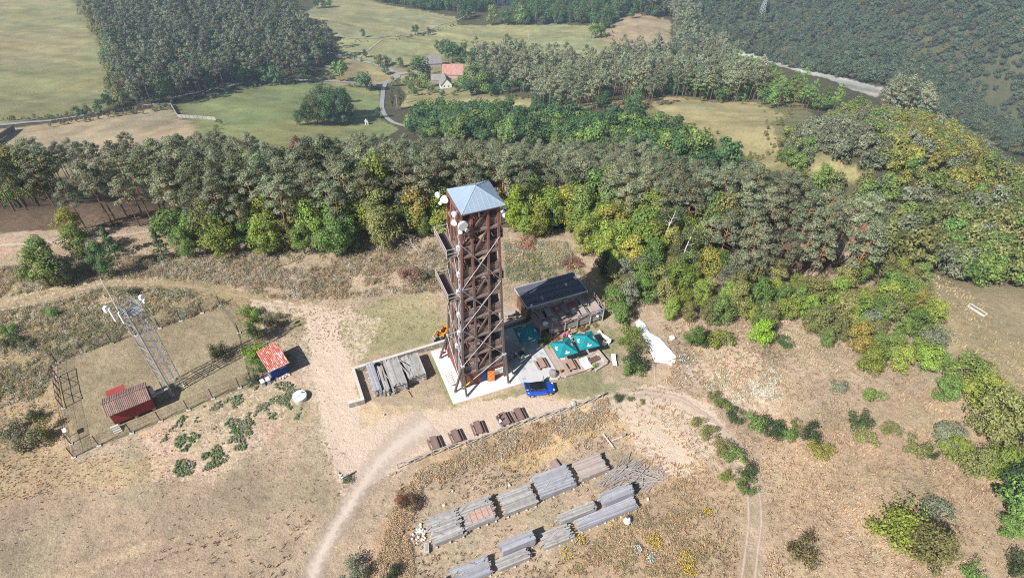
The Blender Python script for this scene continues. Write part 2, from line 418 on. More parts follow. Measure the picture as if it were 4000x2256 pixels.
wearp([(1360,1760),(1480,1620),(1740,1600),(1900,1570),(2060,1540),(2200,1560),(2380,1545),(1900,1700),(1600,1800),(1480,1880),(1380,1900)], 0.62)
wearp([(1330,1830),(1480,1700),(1640,1690),(1600,1780),(1440,1900)], 0.85, 24)
wearp([(2360,1570),(2560,1510),(2760,1560),(2900,1740),(2700,1800),(2560,1680),(2420,1640)], 0.55)
wearp([(2440,1640),(2560,1660),(2700,1790),(2720,1900),(2600,1850),(2480,1740)], 0.6)
wearp([(2620,1420),(2980,1380),(3080,1500),(3060,1620),(2900,1620),(2720,1500)], 0.4)
wearp([(560,1690),(900,1530),(1120,1460),(1190,1560),(1080,1700),(830,1890),(600,1870)], 0.35)
wearp([(1400,1920),(1290,1750),(1230,1500),(1190,1240),(1300,1230),(1370,1450),(1400,1640),(1500,1760),(1470,1860)], 0.72, 22)
wearp([(2380,1530),(2560,1500),(2700,1540),(2820,1650),(2740,1660),(2600,1590),(2420,1580)], 0.75, 14)
wearp([(950,1150),(1250,1180),(1400,1220),(1300,1260),(1000,1220)], 0.5)
wearp([(-100,1120),(200,1080),(600,1060),(640,1130),(100,1250),(-100,1300)], 0.3)
k_ = np.ones(5) / 5
# sun-bleached and darker blotches of their own shape
_b = fbm(MX / 6, MY / 6, 51) - 0.5
col *= (1 + 0.55 * _b)[..., None]
_o = np.clip((fbm(MX / 4.5, MY / 4.5, 57) - 0.52) * 5, 0, 1) * np.clip(1 - _fw, 0, 1) * 0.4
col = col * (1 - _o[..., None]) + col.mean(-1, keepdims=True) * np.array([1.0, 0.93, 0.62]) * _o[..., None]
# mowing lines and tractor passes of the far fields
_ff = np.clip((MY - 230) / 60, 0, 1) * (col.sum(-1) > 0.42)
_s1 = vnoise((MX * 0.25 + MY * 0.97) / 5.5, (MX * 0.97 - MY * 0.25) / 110, 63) - 0.5
_s2 = vnoise((MX * 0.97 - MY * 0.2) / 6.5, (MX * 0.2 + MY * 0.97) / 90, 65) - 0.5
_s = np.where(MX < -60, np.where(MY < 345, _s2, _s1), _s1)
_p = fbm(MX / 22, MY / 22, 67) - 0.5
col *= (1 + _ff * (0.34 * _s + 0.5 * _p))[..., None]
col *= 1 + (_ff * 0.35 * (fbm(MX / 30, MY / 30, 69) - 0.5))[..., None] * np.array([1.0, 0.2, -0.3])
nx, ny = len(GX), len(GY)
idx = np.arange(nx * ny).reshape(ny, nx)
faces = np.stack([idx[:-1, :-1], idx[:-1, 1:], idx[1:, 1:], idx[1:, :-1]], -1).reshape(-1, 4)
def big_mesh(name, verts, faces, nper):
    me = bpy.data.meshes.new(name)
    nv, nf = len(verts), len(faces)
    me.vertices.add(nv); me.vertices.foreach_set("co", np.ascontiguousarray(verts, np.float32).ravel())
    me.loops.add(nf * nper); me.loops.foreach_set("vertex_index", np.ascontiguousarray(faces, np.int32).ravel())
    me.polygons.add(nf); me.polygons.foreach_set("loop_start", np.arange(0, nf * nper, nper, dtype=np.int32))
    me.polygons.foreach_set("loop_total", np.full(nf, nper, np.int32))
    me.update(calc_edges=True); me.validate()
    return me
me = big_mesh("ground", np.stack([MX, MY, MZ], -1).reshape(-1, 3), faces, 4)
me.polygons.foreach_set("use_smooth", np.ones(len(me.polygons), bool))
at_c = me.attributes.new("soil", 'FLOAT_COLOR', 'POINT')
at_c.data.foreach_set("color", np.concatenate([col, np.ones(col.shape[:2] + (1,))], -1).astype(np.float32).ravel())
at_w = me.attributes.new("wear", 'FLOAT', 'POINT'); at_w.data.foreach_set("value", wear.astype(np.float32).ravel())
m, nt, b = new_mat("ground")
ca = nd(nt, "ShaderNodeAttribute", attribute_name="soil"); pos = geo_pos(nt)
n1 = noise(nt, 0.9, 6, 0.72, pos); n2 = noise(nt, 5.0, 4, 0.75, pos); n3 = noise(nt, 0.12, 4, 0.6, pos); n4 = noise(nt, 22.0, 2, 0.7, pos)
c = mixrgb(nt, 'MULTIPLY', 1.0, ca.outputs["Color"], ramp(nt, n1, [(0.25, (0.66,0.64,0.62)), (0.5, 1.0), (0.75, (1.24,1.2,1.14))]))
c = mixrgb(nt, 'MULTIPLY', 1.0, c, ramp(nt, n2, [(0.28, (0.58,0.56,0.55)), (0.5, 1.0), (0.72, (1.3,1.27,1.22))]))
c = mixrgb(nt, 'MULTIPLY', 0.8, c, ramp(nt, n4, [(0.25, 0.55), (0.5, 1.0), (0.75, 1.3)]))
c = mixrgb(nt, 'MULTIPLY', 0.9, c, ramp(nt, n3, [(0.3, (0.88,0.9,0.84)), (0.7, (1.1,1.06,1.05))]))
wa = nd(nt, "ShaderNodeAttribute", attribute_name="wear"); nw = noise(nt, 1.9, 5, 0.75, pos, 0.8)
w1 = nd(nt, "ShaderNodeMath", operation='MULTIPLY_ADD'); nt.links.new(wa.outputs["Fac"], w1.inputs[0]); w1.inputs[1].default_value = 0.48; nt.links.new(nw, w1.inputs[2])
wf = ramp(nt, w1.outputs[0], [(0.67, 0.0), (0.74, 1.0)]); w2 = nd(nt, "ShaderNodeMath", operation='MULTIPLY'); nt.links.new(wf, w2.inputs[0])
w3 = nd(nt, "ShaderNodeMath", operation='GREATER_THAN'); nt.links.new(wa.outputs["Fac"], w3.inputs[0]); w3.inputs[1].default_value = 0.05; nt.links.new(w3.outputs[0], w2.inputs[1])
sandc = mixrgb(nt, 'MULTIPLY', 1.0, (0.57, 0.455, 0.355), ramp(nt, n2, [(0.3, 0.8), (0.7, 1.12)]))
c = mixrgb(nt, 'MIX', w2.outputs[0], c, sandc)
nt.links.new(c, b.inputs["Base Color"]); b.inputs["Roughness"].default_value = 0.95; b.inputs["Specular IOR Level"].default_value = 0.08
hsum = nd(nt, "ShaderNodeMath", operation='MULTIPLY_ADD'); nt.links.new(n2, hsum.inputs[0]); hsum.inputs[1].default_value = 0.5; nt.links.new(n1, hsum.inputs[2])
bump(nt, b, hsum.outputs[0], 0.7, 0.35)
me.materials.append(m)
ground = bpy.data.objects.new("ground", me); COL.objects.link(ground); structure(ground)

# river / lake water: one sheet at the valley floor
m, nt, b = new_mat("water"); b.inputs["Base Color"].default_value = (0.012, 0.03, 0.05, 1); b.inputs["Roughness"].default_value = 0.12; b.inputs["Specular IOR Level"].default_value = 0.5
bump(nt, b, noise(nt, 0.6, 3, 0.6, geo_pos(nt)), 0.15, 0.1)
w = MB(); w.add([(-500,150,-205.5),(740,150,-205.5),(740,1095,-205.5),(-500,1095,-205.5)], [(0,1,2,3)])
structure(w.build("river_water", m))

# ---------------------------------------------------------------- strips laid on the ground: roads, tracks, footpaths
def resample(pts, step):
    pts = np.array(pts, float); seg = np.hypot(*(pts[1:] - pts[:-1]).T); s = np.concatenate([[0], np.cumsum(seg)])
    n = max(2, int(s[-1] / step)); t = np.linspace(0, s[-1], n)
    xs = np.interp(t, s, pts[:, 0]); ys = np.interp(t, s, pts[:, 1])
    k = np.ones(5) / 5
    if n > 8:
        xp = np.pad(xs, 2, mode='edge'); yp = np.pad(ys, 2, mode='edge'); xs2 = np.convolve(xp, k, 'valid'); ys2 = np.convolve(yp, k, 'valid')
        xs2[0], xs2[-1], ys2[0], ys2[-1] = xs[0], xs[-1], ys[0], ys[-1]; xs, ys = xs2, ys2
    return np.stack([xs, ys], 1), np.linspace(0, s[-1], n)
def strip(name, pix, width, mat, dz, step=1.0, cross=4, rag=0.12, xy=None):
    pts = xy if xy is not None else [hit(*p)[:2] for p in pix]
    c, s = resample(pts, step)
    t = np.gradient(c, axis=0); t /= np.linalg.norm(t, axis=1)[:, None]; nrm = np.stack([-t[:, 1], t[:, 0]], 1)
    wv = np.array(width) if hasattr(width, '__len__') else np.array([width, width])
    wid = np.interp(np.linspace(0, 1, len(c)), np.linspace(0, 1, len(wv)), wv)
    vs = []; edge = []
    for i in range(len(c)):
        for k in range(cross + 1):
            f = k / cross * 2 - 1
            j = 1 + rag * (fbm(np.array([s[i] / 2.2 + 50 * (f > 0)]), np.array([0.3]), 77)[0] - 0.5) * 2
            p = c[i] + nrm[i] * f * wid[i] / 2 * j
            vs.append((p[0], p[1], ground_z(p[0], p[1]) + dz)); edge.append(abs(f))
    q = cross + 1
    fs = [(i * q + k, i * q + k + 1, (i + 1) * q + k + 1, (i + 1) * q + k) for i in range(len(c) - 1) for k in range(cross)]
    mb = MB(); mb.add(vs, fs); o = mb.build(name, mat, smooth=True)
    a = o.data.attributes.new("edge", 'FLOAT', 'POINT'); a.data.foreach_set("value", np.array(edge, np.float32))
    return structure(o)
def track_mat(name, c1, c2, soft=0.35, nscale=1.6):
    m, nt, b = new_mat(name); pos = geo_pos(nt)
    n1 = noise(nt, nscale, 5, 0.7, pos); n2 = noise(nt, nscale * 6, 3, 0.7, pos)
    c = ramp(nt, n1, [(0.3, c1), (0.7, c2)])
    c = mixrgb(nt, 'MULTIPLY', 1.0, c, ramp(nt, n2, [(0.3, 0.8), (0.7, 1.12)]))
    nt.links.new(c, b.inputs["Base Color"]); b.inputs["Roughness"].default_value = 0.95; b.inputs["Specular IOR Level"].default_value = 0.08
    bump(nt, b, n2, 0.5, 0.06)
    e = nd(nt, "ShaderNodeAttribute", attribute_name="edge")
    # worn edge: the strip breaks up into grass
    s1 = nd(nt, "ShaderNodeMath", operation='MULTIPLY_ADD'); nt.links.new(n1, s1.inputs[0]); s1.inputs[1].default_value = 1.6; s1.inputs[2].default_value = -0.8
    s2 = nd(nt, "ShaderNodeMath", operation='MULTIPLY_ADD'); nt.links.new(n2, s2.inputs[0]); s2.inputs[1].default_value = 0.8; nt.links.new(s1.outputs[0], s2.inputs[2])
    s3 = nd(nt, "ShaderNodeMath", operation='MULTIPLY_ADD'); nt.links.new(s2.outputs[0], s3.inputs[0]); s3.inputs[1].default_value = soft; nt.links.new(e.outputs["Fac"], s3.inputs[2])
    lt = ramp(nt, s3.outputs[0], [(1 - soft * 0.9, 1.0), (1 - soft * 0.25, 0.0)])
    tr = nd(nt, "ShaderNodeBsdfTransparent"); mx = nd(nt, "ShaderNodeMixShader"); out = nt.nodes["Material Output"]
    nt.links.new(lt, mx.inputs[0]); nt.links.new(tr.outputs[0], mx.inputs[1]); nt.links.new(b.outputs[0], mx.inputs[2]); nt.links.new(mx.outputs[0], out.inputs[0])
    return m
GRAVEL = track_mat("gravel", (0.50,0.41,0.34), (0.58,0.485,0.405), 0.7)
DIRT = track_mat("dirt_track", (0.47,0.37,0.285), (0.565,0.46,0.365), 0.75)
TRAIL = track_mat("trail", (0.46,0.35,0.26), (0.55,0.43,0.33), 0.9, 2.5)
ASPH = track_mat("asphalt", (0.30,0.30,0.31), (0.36,0.355,0.36), 0.15, 0.3)
FDIRT = track_mat("field_track", (0.40,0.33,0.25), (0.48,0.40,0.30), 0.5, 0.3)
strip("gravel_track", [(1190,2330),(1247,2174),(1335,2019),(1432,1868),(1490,1795),(1570,1720),(1680,1650)], [4.6,4.6,4.8,5.2,6.5,8.5,10.5], GRAVEL, 0.03, 0.6)
strip("footpath", [(-60,1205),(200,1165),(400,1108),(560,1103),(700,1115),(850,1135),(980,1165),(1100,1190),(1260,1190)], [2.0,1.6,0.9,0.8,0.8,1.0], TRAIL, 0.05, 0.5)
strip("forest_path", [(-60,965),(180,948),(360,935),(480,920),(600,900),(660,880)], [3.2,3.0,2.6,2.0], DIRT, 0.06, 0.8)
strip("dirt_track", [(2380,1545),(2520,1530),(2660,1555),(2790,1640),(2880,1740),(2940,1840),(2968,1930),(2975,2040),(2960,2150),(2940,2330)], [3.2,3.0,1.4,0.95,0.9,0.9,0.9], DIRT, 0.05, 0.5)
strip("wheel_rut", [(2780,1680),(2850,1770),(2900,1860),(2922,1940),(2925,2040),(2912,2150),(2885,2330)], [1.2,0.95,0.9,0.9], DIRT, 0.055, 0.5)
strip("dirt_spur", [(2540,1535),(2720,1500),(2850,1530),(2980,1555)], [1.2,0.7,0.6,1.2], DIRT, 0.052, 0.5)
strip("grassy_path", [(2560,1520),(2555,1460),(2560,1400)], [1.2,0.7,0.7], DIRT, 0.054, 0.5)
strip("asphalt_road", [(-90,497),(0,488),(180,474),(330,452),(470,432),(620,402),(760,363),(880,338),(1000,322),(1120,314),(1250,315),(1350,321),(1430,328),(1490,328),(1525,322)], 4.0, ASPH, 0.28, 3.0, 3, 0.03)
strip("asphalt_lane", [(1507,324),(1497,350),(1492,400),(1492,425),(1505,455),(1530,478),(1580,492),(1640,510)], 3.4, ASPH, 0.30, 2.5, 3, 0.03)
strip("village_road", [(1500,326),(1540,312),(1558,296),(1545,283),(1510,268),(1470,252),(1400,236),(1330,216),(1280,205)], [4.5,5.5,6.0,4.5,4.0,4.0], ASPH, 0.34, 2.5, 3, 0.05)
strip("farm_drive", [(1550,292),(1590,285),(1630,284)], [5.0,4.0], ASPH, 0.38, 2.5, 3, 0.05)
strip("field_track", [(1270,142),(1380,150),(1490,153),(1560,148),(1620,136),(1690,112),(1740,92),(1790,78),(1860,45)], 3.2, FDIRT, 0.3, 4.0, 3, 0.1)
strip("field_footpath", [(1405,225),(1440,195),(1495,156)], 2.6, FDIRT, 0.3, 4.0, 3, 0.1)
# ---------------------------------------------------------------- foliage
def leaf_mat(name, sat=0.16, val=0.5, trans=0.28):
    m, nt, b = new_mat(name)
    oi = nd(nt, "ShaderNodeObjectInfo"); isl = nd(nt, "ShaderNodeNewGeometry")
    hs = nd(nt, "ShaderNodeHueSaturation")
    nt.links.new(oi.outputs["Color"], hs.inputs["Color"])
    mr = nd(nt, "ShaderNodeMapRange"); nt.links.new(oi.outputs["Random"], mr.inputs[0]); mr.inputs[3].default_value = 0.5 - sat * 0.22; mr.inputs[4].default_value = 0.5 + sat * 0.22
    nt.links.new(mr.outputs[0], hs.inputs["Hue"])
    r7 = nd(nt, "ShaderNodeMath", operation='MULTIPLY'); nt.links.new(oi.outputs["Random"], r7.inputs[0]); r7.inputs[1].default_value = 7.31
    r8 = nd(nt, "ShaderNodeMath", operation='FRACT'); nt.links.new(r7.outputs[0], r8.inputs[0])
    mv = nd(nt, "ShaderNodeMapRange"); nt.links.new(r8.outputs[0], mv.inputs[0]); mv.inputs[3].default_value = 1 - val * 0.5; mv.inputs[4].default_value = 1 + val * 0.5
    nt.links.new(mv.outputs[0], hs.inputs["Value"])
    c = mixrgb(nt, 'MULTIPLY', 1.0, hs.outputs[0], ramp(nt, isl.outputs["Random Per Island"], [(0.0, (0.55,0.58,0.55)), (0.5, 1.0), (1.0, (1.55,1.45,1.3))]))
    nt.links.new(c, b.inputs["Base Color"]); b.inputs["Roughness"].default_value = 0.55; b.inputs["Specular IOR Level"].default_value = 0.22
    tl = nd(nt, "ShaderNodeBsdfTranslucent"); nt.links.new(c, tl.inputs[0])
    mx = nd(nt, "ShaderNodeMixShader"); mx.inputs[0].default_value = trans
    nt.links.new(b.outputs[0], mx.inputs[1]); nt.links.new(tl.outputs[0], mx.inputs[2]); nt.links.new(mx.outputs[0], nt.nodes["Material Output"].inputs[0])
    return m
LEAF = leaf_mat("leaf", 0.10, 0.5, 0.3); NEEDLE = leaf_mat("needle", 0.14, 0.7, 0.24)
def bark(name, low, high, z0, z1, var=0.3):
    m, nt, b = new_mat(name); co = obj_co(nt)
    sx = nd(nt, "ShaderNodeSeparateXYZ"); nt.links.new(co, sx.inputs[0])
    mr = nd(nt, "ShaderNodeMapRange"); nt.links.new(sx.outputs[2], mr.inputs[0]); mr.inputs[1].default_value = z0; mr.inputs[2].default_value = z1
    c = mixrgb(nt, 'MIX', mr.outputs[0], low, high)
    c = mixrgb(nt, 'MULTIPLY', 1.0, c, ramp(nt, noise(nt, 3.0, 4, 0.7, co), [(0.3, 1 - var), (0.7, 1 + var * 0.5)]))
    nt.links.new(c, b.inputs["Base Color"]); b.inputs["Roughness"].default_value = 0.9; b.inputs["Specular IOR Level"].default_value = 0.1
    return m
PINE_BARK = bark("pine_bark", (0.17,0.125,0.10), (0.37,0.19,0.105), 4.0, 7.5)
DARK_BARK = bark("dark_bark", (0.12,0.09,0.065), (0.15,0.115,0.08), 0, 4)
BIRCH_BARK = bark("birch_bark", (0.45,0.43,0.40), (0.68,0.66,0.62), 0.5, 2, 0.45)
DEAD_BARK = bark("dead_bark", (0.36,0.32,0.28), (0.50,0.46,0.42), 0, 4)

def cards(centers, normals, w, h, jit=0.35, rs=rng):
    """small leaf-sized quads facing roughly along their normals"""
    n = len(centers)
    nm = normals + rs.normal(0, jit, (n, 3)); nm /= np.linalg.norm(nm, axis=1)[:, None] + 1e-9
    t = rs.normal(0, 1, (n, 3)); t -= (t * nm).sum(1)[:, None] * nm; t /= np.linalg.norm(t, axis=1)[:, None] + 1e-9
    bt = np.cross(nm, t)
    sw = w * rs.uniform(0.6, 1.35, n)[:, None] / 2; sh = h * rs.uniform(0.6, 1.35, n)[:, None] / 2
    q = np.stack([centers - t * sw - bt * sh * 0.35, centers + t * 0.15 * sw - bt * sh, centers + t * sw + bt * sh * 0.35, centers - t * 0.15 * sw + bt * sh], 1)
    return q.reshape(-1, 3)
def clump_cards(clumps, per, w, h, core, shell=0.45, jit=0.5, up=0.25, rs=rng):
    """clumps: rows of centre(3), radii(3); leaves sit towards the outside of each clump"""
    out = []
    core = np.array(core, float)
    for c in clumps:
        n = int(per * c[6] if len(c) > 6 else per)
        d = rs.normal(0, 1, (n, 3)); d /= np.linalg.norm(d, axis=1)[:, None]
        rr = rs.uniform(shell, 1.0, n)[:, None] ** 0.6
        p = np.array(c[:3]) + d * rr * np.array(c[3:6])
        nm = d + 0.5 * (p - core) / (np.linalg.norm(p - core, axis=1)[:, None] + 1e-6) + np.array([0, 0, up])
        out.append(cards(p, nm, w, h, jit, rs))
    return np.concatenate(out)
def card_mesh(name, verts, mat):
    nf = len(verts) // 4
    me = big_mesh(name, verts, np.arange(nf * 4).reshape(-1, 4), 4); me.materials.append(mat); return me

def pine_proto(seed, hgt=16.0, far=False):
    rs = np.random.default_rng(seed); random.seed(seed)
    mb = MB(); bend = rs.normal(0, 0.35, 2)
    tp = [np.array([bend[0] * (z / hgt) ** 2, bend[1] * (z / hgt) ** 2, z]) for z in np.linspace(0, hgt * 0.95, 4 if far else 7)]
    mb.path(tp, list(np.linspace(0.21, 0.05, len(tp))), 5 if far else 6)
    cl = []; base = hgt * rs.uniform(0.5, 0.62)
    K = 9 if far else 17
    for k in range(K):
        f = (k + 0.5) / K; z = base + (hgt - base) * f
        rad = (0.35 + 2.3 * math.sin(math.pi * min(1, 0.25 + 0.75 * f)) ** 0.8) * rs.uniform(0.65, 1.1)
        ang = k * 2.4 + rs.uniform(-0.5, 0.5)
        c = np.array([math.cos(ang) * rad, math.sin(ang) * rad, z + rs.uniform(-0.3, 0.3)]); c[:2] += bend * (z / hgt) ** 2
        r = rs.uniform(0.75, 1.2) * (1.15 if far else 1)
        cl.append([*c, r * 1.15, r * 1.15, r * 0.62])
        if not far:
            a = tp[min(6, int(z / hgt * 6.3))]; mb.tube([a[0], a[1], z - 0.7], c, 0.06, 0.025, 4, False)
    cl.append([bend[0], bend[1], hgt, 0.9, 0.9, 0.8])
    if not far:
        for k in range(7):
            z = rs.uniform(4.0, base); an = rs.uniform(0, 6.28); l = rs.uniform(0.6, 1.9)
            mb.tube([0, 0, z], [math.cos(an) * l, math.sin(an) * l, z + rs.uniform(-0.2, 0.6)], 0.04, 0.012, 4, False)
    if far: v = clump_cards(cl, 70, 0.66, 0.36, (0, 0, base), 0.4, 0.55, 0.35, rs)
    else: v = clump_cards(cl, 150, 0.38, 0.17, (0, 0, base), 0.35, 0.6, 0.35, rs)
    return mb, v
def broad_proto(seed, hgt=9.0, wid=3.3, far=False, dense=1.0, low=0.12):
    rs = np.random.default_rng(seed)
    mb = MB(); mb.tube([0, 0, -0.3], [0.1, 0.05, hgt * 0.35], 0.2, 0.13, 6, False)
    cl = []; K = 12 if far else 30
    for k in range(K):
        d = rs.normal(0, 1, 3); d /= np.linalg.norm(d)
        f = rs.uniform(0.62, 0.95)
        zc = hgt * (0.5 + low / 2); hz = hgt * (0.5 - low / 2)
        c = np.array([d[0] * wid * f * rs.uniform(0.75, 1.12), d[1] * wid * f * rs.uniform(0.75, 1.12), zc + d[2] * hz * f])
        if c[2] > zc + hz * 0.2:
            s = 1 - 0.35 * (c[2] - zc) / hz; c[:2] *= s
        r = wid * rs.uniform(0.26, 0.44) * (1.25 if far else 1)
        cl.append([*c, r, r, r * 0.8])
        if not far and k % 2 == 0: mb.tube([0.1, 0.05, hgt * 0.25], c, 0.07, 0.02, 4, False)
    cl.append([0, 0, hgt * 0.5, wid * 0.6, wid * 0.6, hgt * 0.3])
    sz = wid / 3.3
    if far: v = clump_cards(cl, 70, 0.62 * sz, 0.44 * sz, (0, 0, hgt * 0.35), 0.45, 0.5, 0.3, rs)
    else: v = clump_cards(cl, 135 * dense, 0.31 * max(sz, 0.75), 0.21 * max(sz, 0.75), (0, 0, hgt * 0.35), 0.4, 0.55, 0.25, rs)
    return mb, v
def bush_proto(seed, hgt=2.4, wid=1.5, per=140, leaf=0.15, spiky=False):
    rs = np.random.default_rng(seed); mb = MB(); cl = []
    for k in range(12):
        an = rs.uniform(0, 6.28); rr = wid * math.sqrt(rs.uniform(0.02, 0.8)); z = hgt * rs.uniform(0.25, 0.85) * (1 - 0.35 * rr / wid)
        c = (math.cos(an) * rr, math.sin(an) * rr, z); r = wid * rs.uniform(0.28, 0.45)
        cl.append([*c, r, r, min(r * 0.9, z * 0.95)])
        mb.tube([c[0] * 0.15, c[1] * 0.15, -0.1], c, 0.04, 0.015, 4, False)
    v = clump_cards(cl, per, leaf, leaf * 0.65, (0, 0, 0), 0.35, 0.6, 0.3, rs)
    if spiky:   # long shoots
        pts = []; nm = []
        for k in range(60):
            an = rs.uniform(0, 6.28); tl = rs.uniform(0.1, 1.1); d = np.array([math.cos(an) * math.sin(tl), math.sin(an) * math.sin(tl), math.cos(tl)])
            for s in np.linspace(0.5, 1.25, 9): pts.append(d * np.array([wid, wid, hgt]) * s + rs.normal(0, 0.05, 3)); nm.append(d + rs.normal(0, 0.8, 3))
        v = np.concatenate([v, cards(np.array(pts), np.array(nm), leaf, leaf * 0.6, 0.3, rs)])
    return mb, v
def birch_proto(seed, hgt=11.0):
    rs = np.random.default_rng(seed); mb = MB(); cl = []
    tp = [np.array([0.5 * math.sin(z * 0.3), 0.2 * math.sin(z * 0.5), z]) for z in np.linspace(0, hgt, 7)]
    mb.path(tp, list(np.linspace(0.15, 0.03, 7)), 6)
    for k in range(18):
        z = hgt * rs.uniform(0.3, 0.98); an = rs.uniform(0, 6.28); l = (hgt - z) * 0.28 + 0.8
        c = np.array([math.cos(an) * l, math.sin(an) * l, z]); a = tp[min(6, int(z / hgt * 6.2))]
        mb.tube([a[0], a[1], z - 0.6], c, 0.03, 0.012, 4, False); cl.append([*(c + a * [1, 1, 0]), 0.95, 0.95, 1.25])
    v = clump_cards(cl, 150, 0.26, 0.16, (0, 0, hgt * 0.5), 0.3, 0.8, 0.1, rs)
    return mb, v
def bare_proto(seed, hgt=7.0):
    rs = np.random.default_rng(seed); mb = MB()
    def grow(p, d, l, r, lev):
        q = p + d * l; mb.tube(p, q, r, r * 0.65, 5, False)
        if lev == 0: return
        for k in range(3):
            e = d + rs.normal(0, 0.55, 3); e[2] = abs(e[2]) * 0.9; e /= np.linalg.norm(e); grow(q, e, l * rs.uniform(0.55, 0.8), r * 0.6, lev - 1)
    grow(np.array([0, 0, -0.2]), np.array([0.05, 0.02, 1.0]), hgt * 0.42, 0.14, 3)
    return mb
PROTO = {}
def proto(key, mb, v, trunk_mat, leaf_mat_):
    tm = None
    if mb is not None:
        tm = bpy.data.meshes.new("trunk"); tm.from_pydata(mb.v, [], mb.f); tm.materials.append(trunk_mat); tm.update()
    cm = card_mesh("crown", v, leaf_mat_) if v is not None else None
    PROTO[key] = (tm, cm)
for i in range(5): proto(("pine", i), *pine_proto(100 + i, 16.0), PINE_BARK, NEEDLE)
for i in range(3): proto(("farpine", i), *pine_proto(200 + i, 16.0, True), PINE_BARK, NEEDLE)
for i in range(5): proto(("broad", i), *broad_proto(300 + i, 9.0, [3.3, 3.0, 3.6, 2.7, 3.3][i]), DARK_BARK, LEAF)
for i in range(3): proto(("farbroad", i), *broad_proto(400 + i, 10.0, 3.9, True), DARK_BARK, LEAF)
for i in range(4): proto(("bush", i), *bush_proto(500 + i, 2.4, 1.5), DARK_BARK, LEAF)
proto(("spiky", 0), *bush_proto(520, 2.6, 1.7, 150, 0.17, True), DARK_BARK, LEAF)
for i in range(2): proto(("low", i), *bush_proto(540 + i, 1.1, 1.3, 130, 0.13), DARK_BARK, LEAF)
for i in range(2): proto(("birch", i), *birch_proto(600 + i), BIRCH_BARK, LEAF)
for i in range(2): proto(("bare", i), bare_proto(620 + i), None, DEAD_BARK, None)
mbp, vp = broad_proto(650, 15.0, 1.5, False, 0.8, 0.08); proto(("poplar", 0), mbp, vp, DARK_BARK, LEAF)
def spruce_proto(seed, hgt=9.0, wid=2.0):
    rs = np.random.default_rng(seed); mb = MB(); mb.tube([0, 0, -0.2], [0, 0, hgt], 0.16, 0.03, 6, False); cl = []
    for k in range(26):
        f = k / 26; z = hgt * (0.1 + 0.88 * f); an = k * 2.4; rr = wid * (1 - f) * rs.uniform(0.5, 0.95)
        cl.append([math.cos(an) * rr, math.sin(an) * rr, z, 0.35 + 0.6 * (1 - f), 0.35 + 0.6 * (1 - f), 0.4])
    return mb, clump_cards(cl, 50, 0.4, 0.2, (0, 0, 0), 0.4, 0.5, 0.2, rs)
proto(("spruce", 0), *spruce_proto(660), DARK_BARK, NEEDLE)

def plant(kind, var, xy, scale, tint, name, label, cat, group=None, rz=None, sz=1.0, lean=(0, 0), crown=True):
    tm, cm = PROTO[(kind, var)]
    o = bpy.data.objects.new(name, None); COL.objects.link(o); o.empty_display_size = 0.3
    z = ground_z(xy[0], xy[1])
    o.location = (xy[0], xy[1], z - 0.05); o.scale = (scale * random.uniform(0.9, 1.1), scale * random.uniform(0.9, 1.1), scale * sz * random.uniform(0.88, 1.14))
    o.rotation_euler = (lean[0], lean[1], random.uniform(0, 6.28) if rz is None else rz)
    tag(o, label, cat, group)
    if tm is not None:
        t = bpy.data.objects.new("trunk" if kind not in ("bush", "low", "spiky") else "stems", tm); COL.objects.link(t); t.parent = o
    if cm is not None and crown:
        c = bpy.data.objects.new("crown" if kind not in ("bush", "low", "spiky") else "foliage", cm); COL.objects.link(c); c.parent = o; c.color = (*tint, 1)
    return o

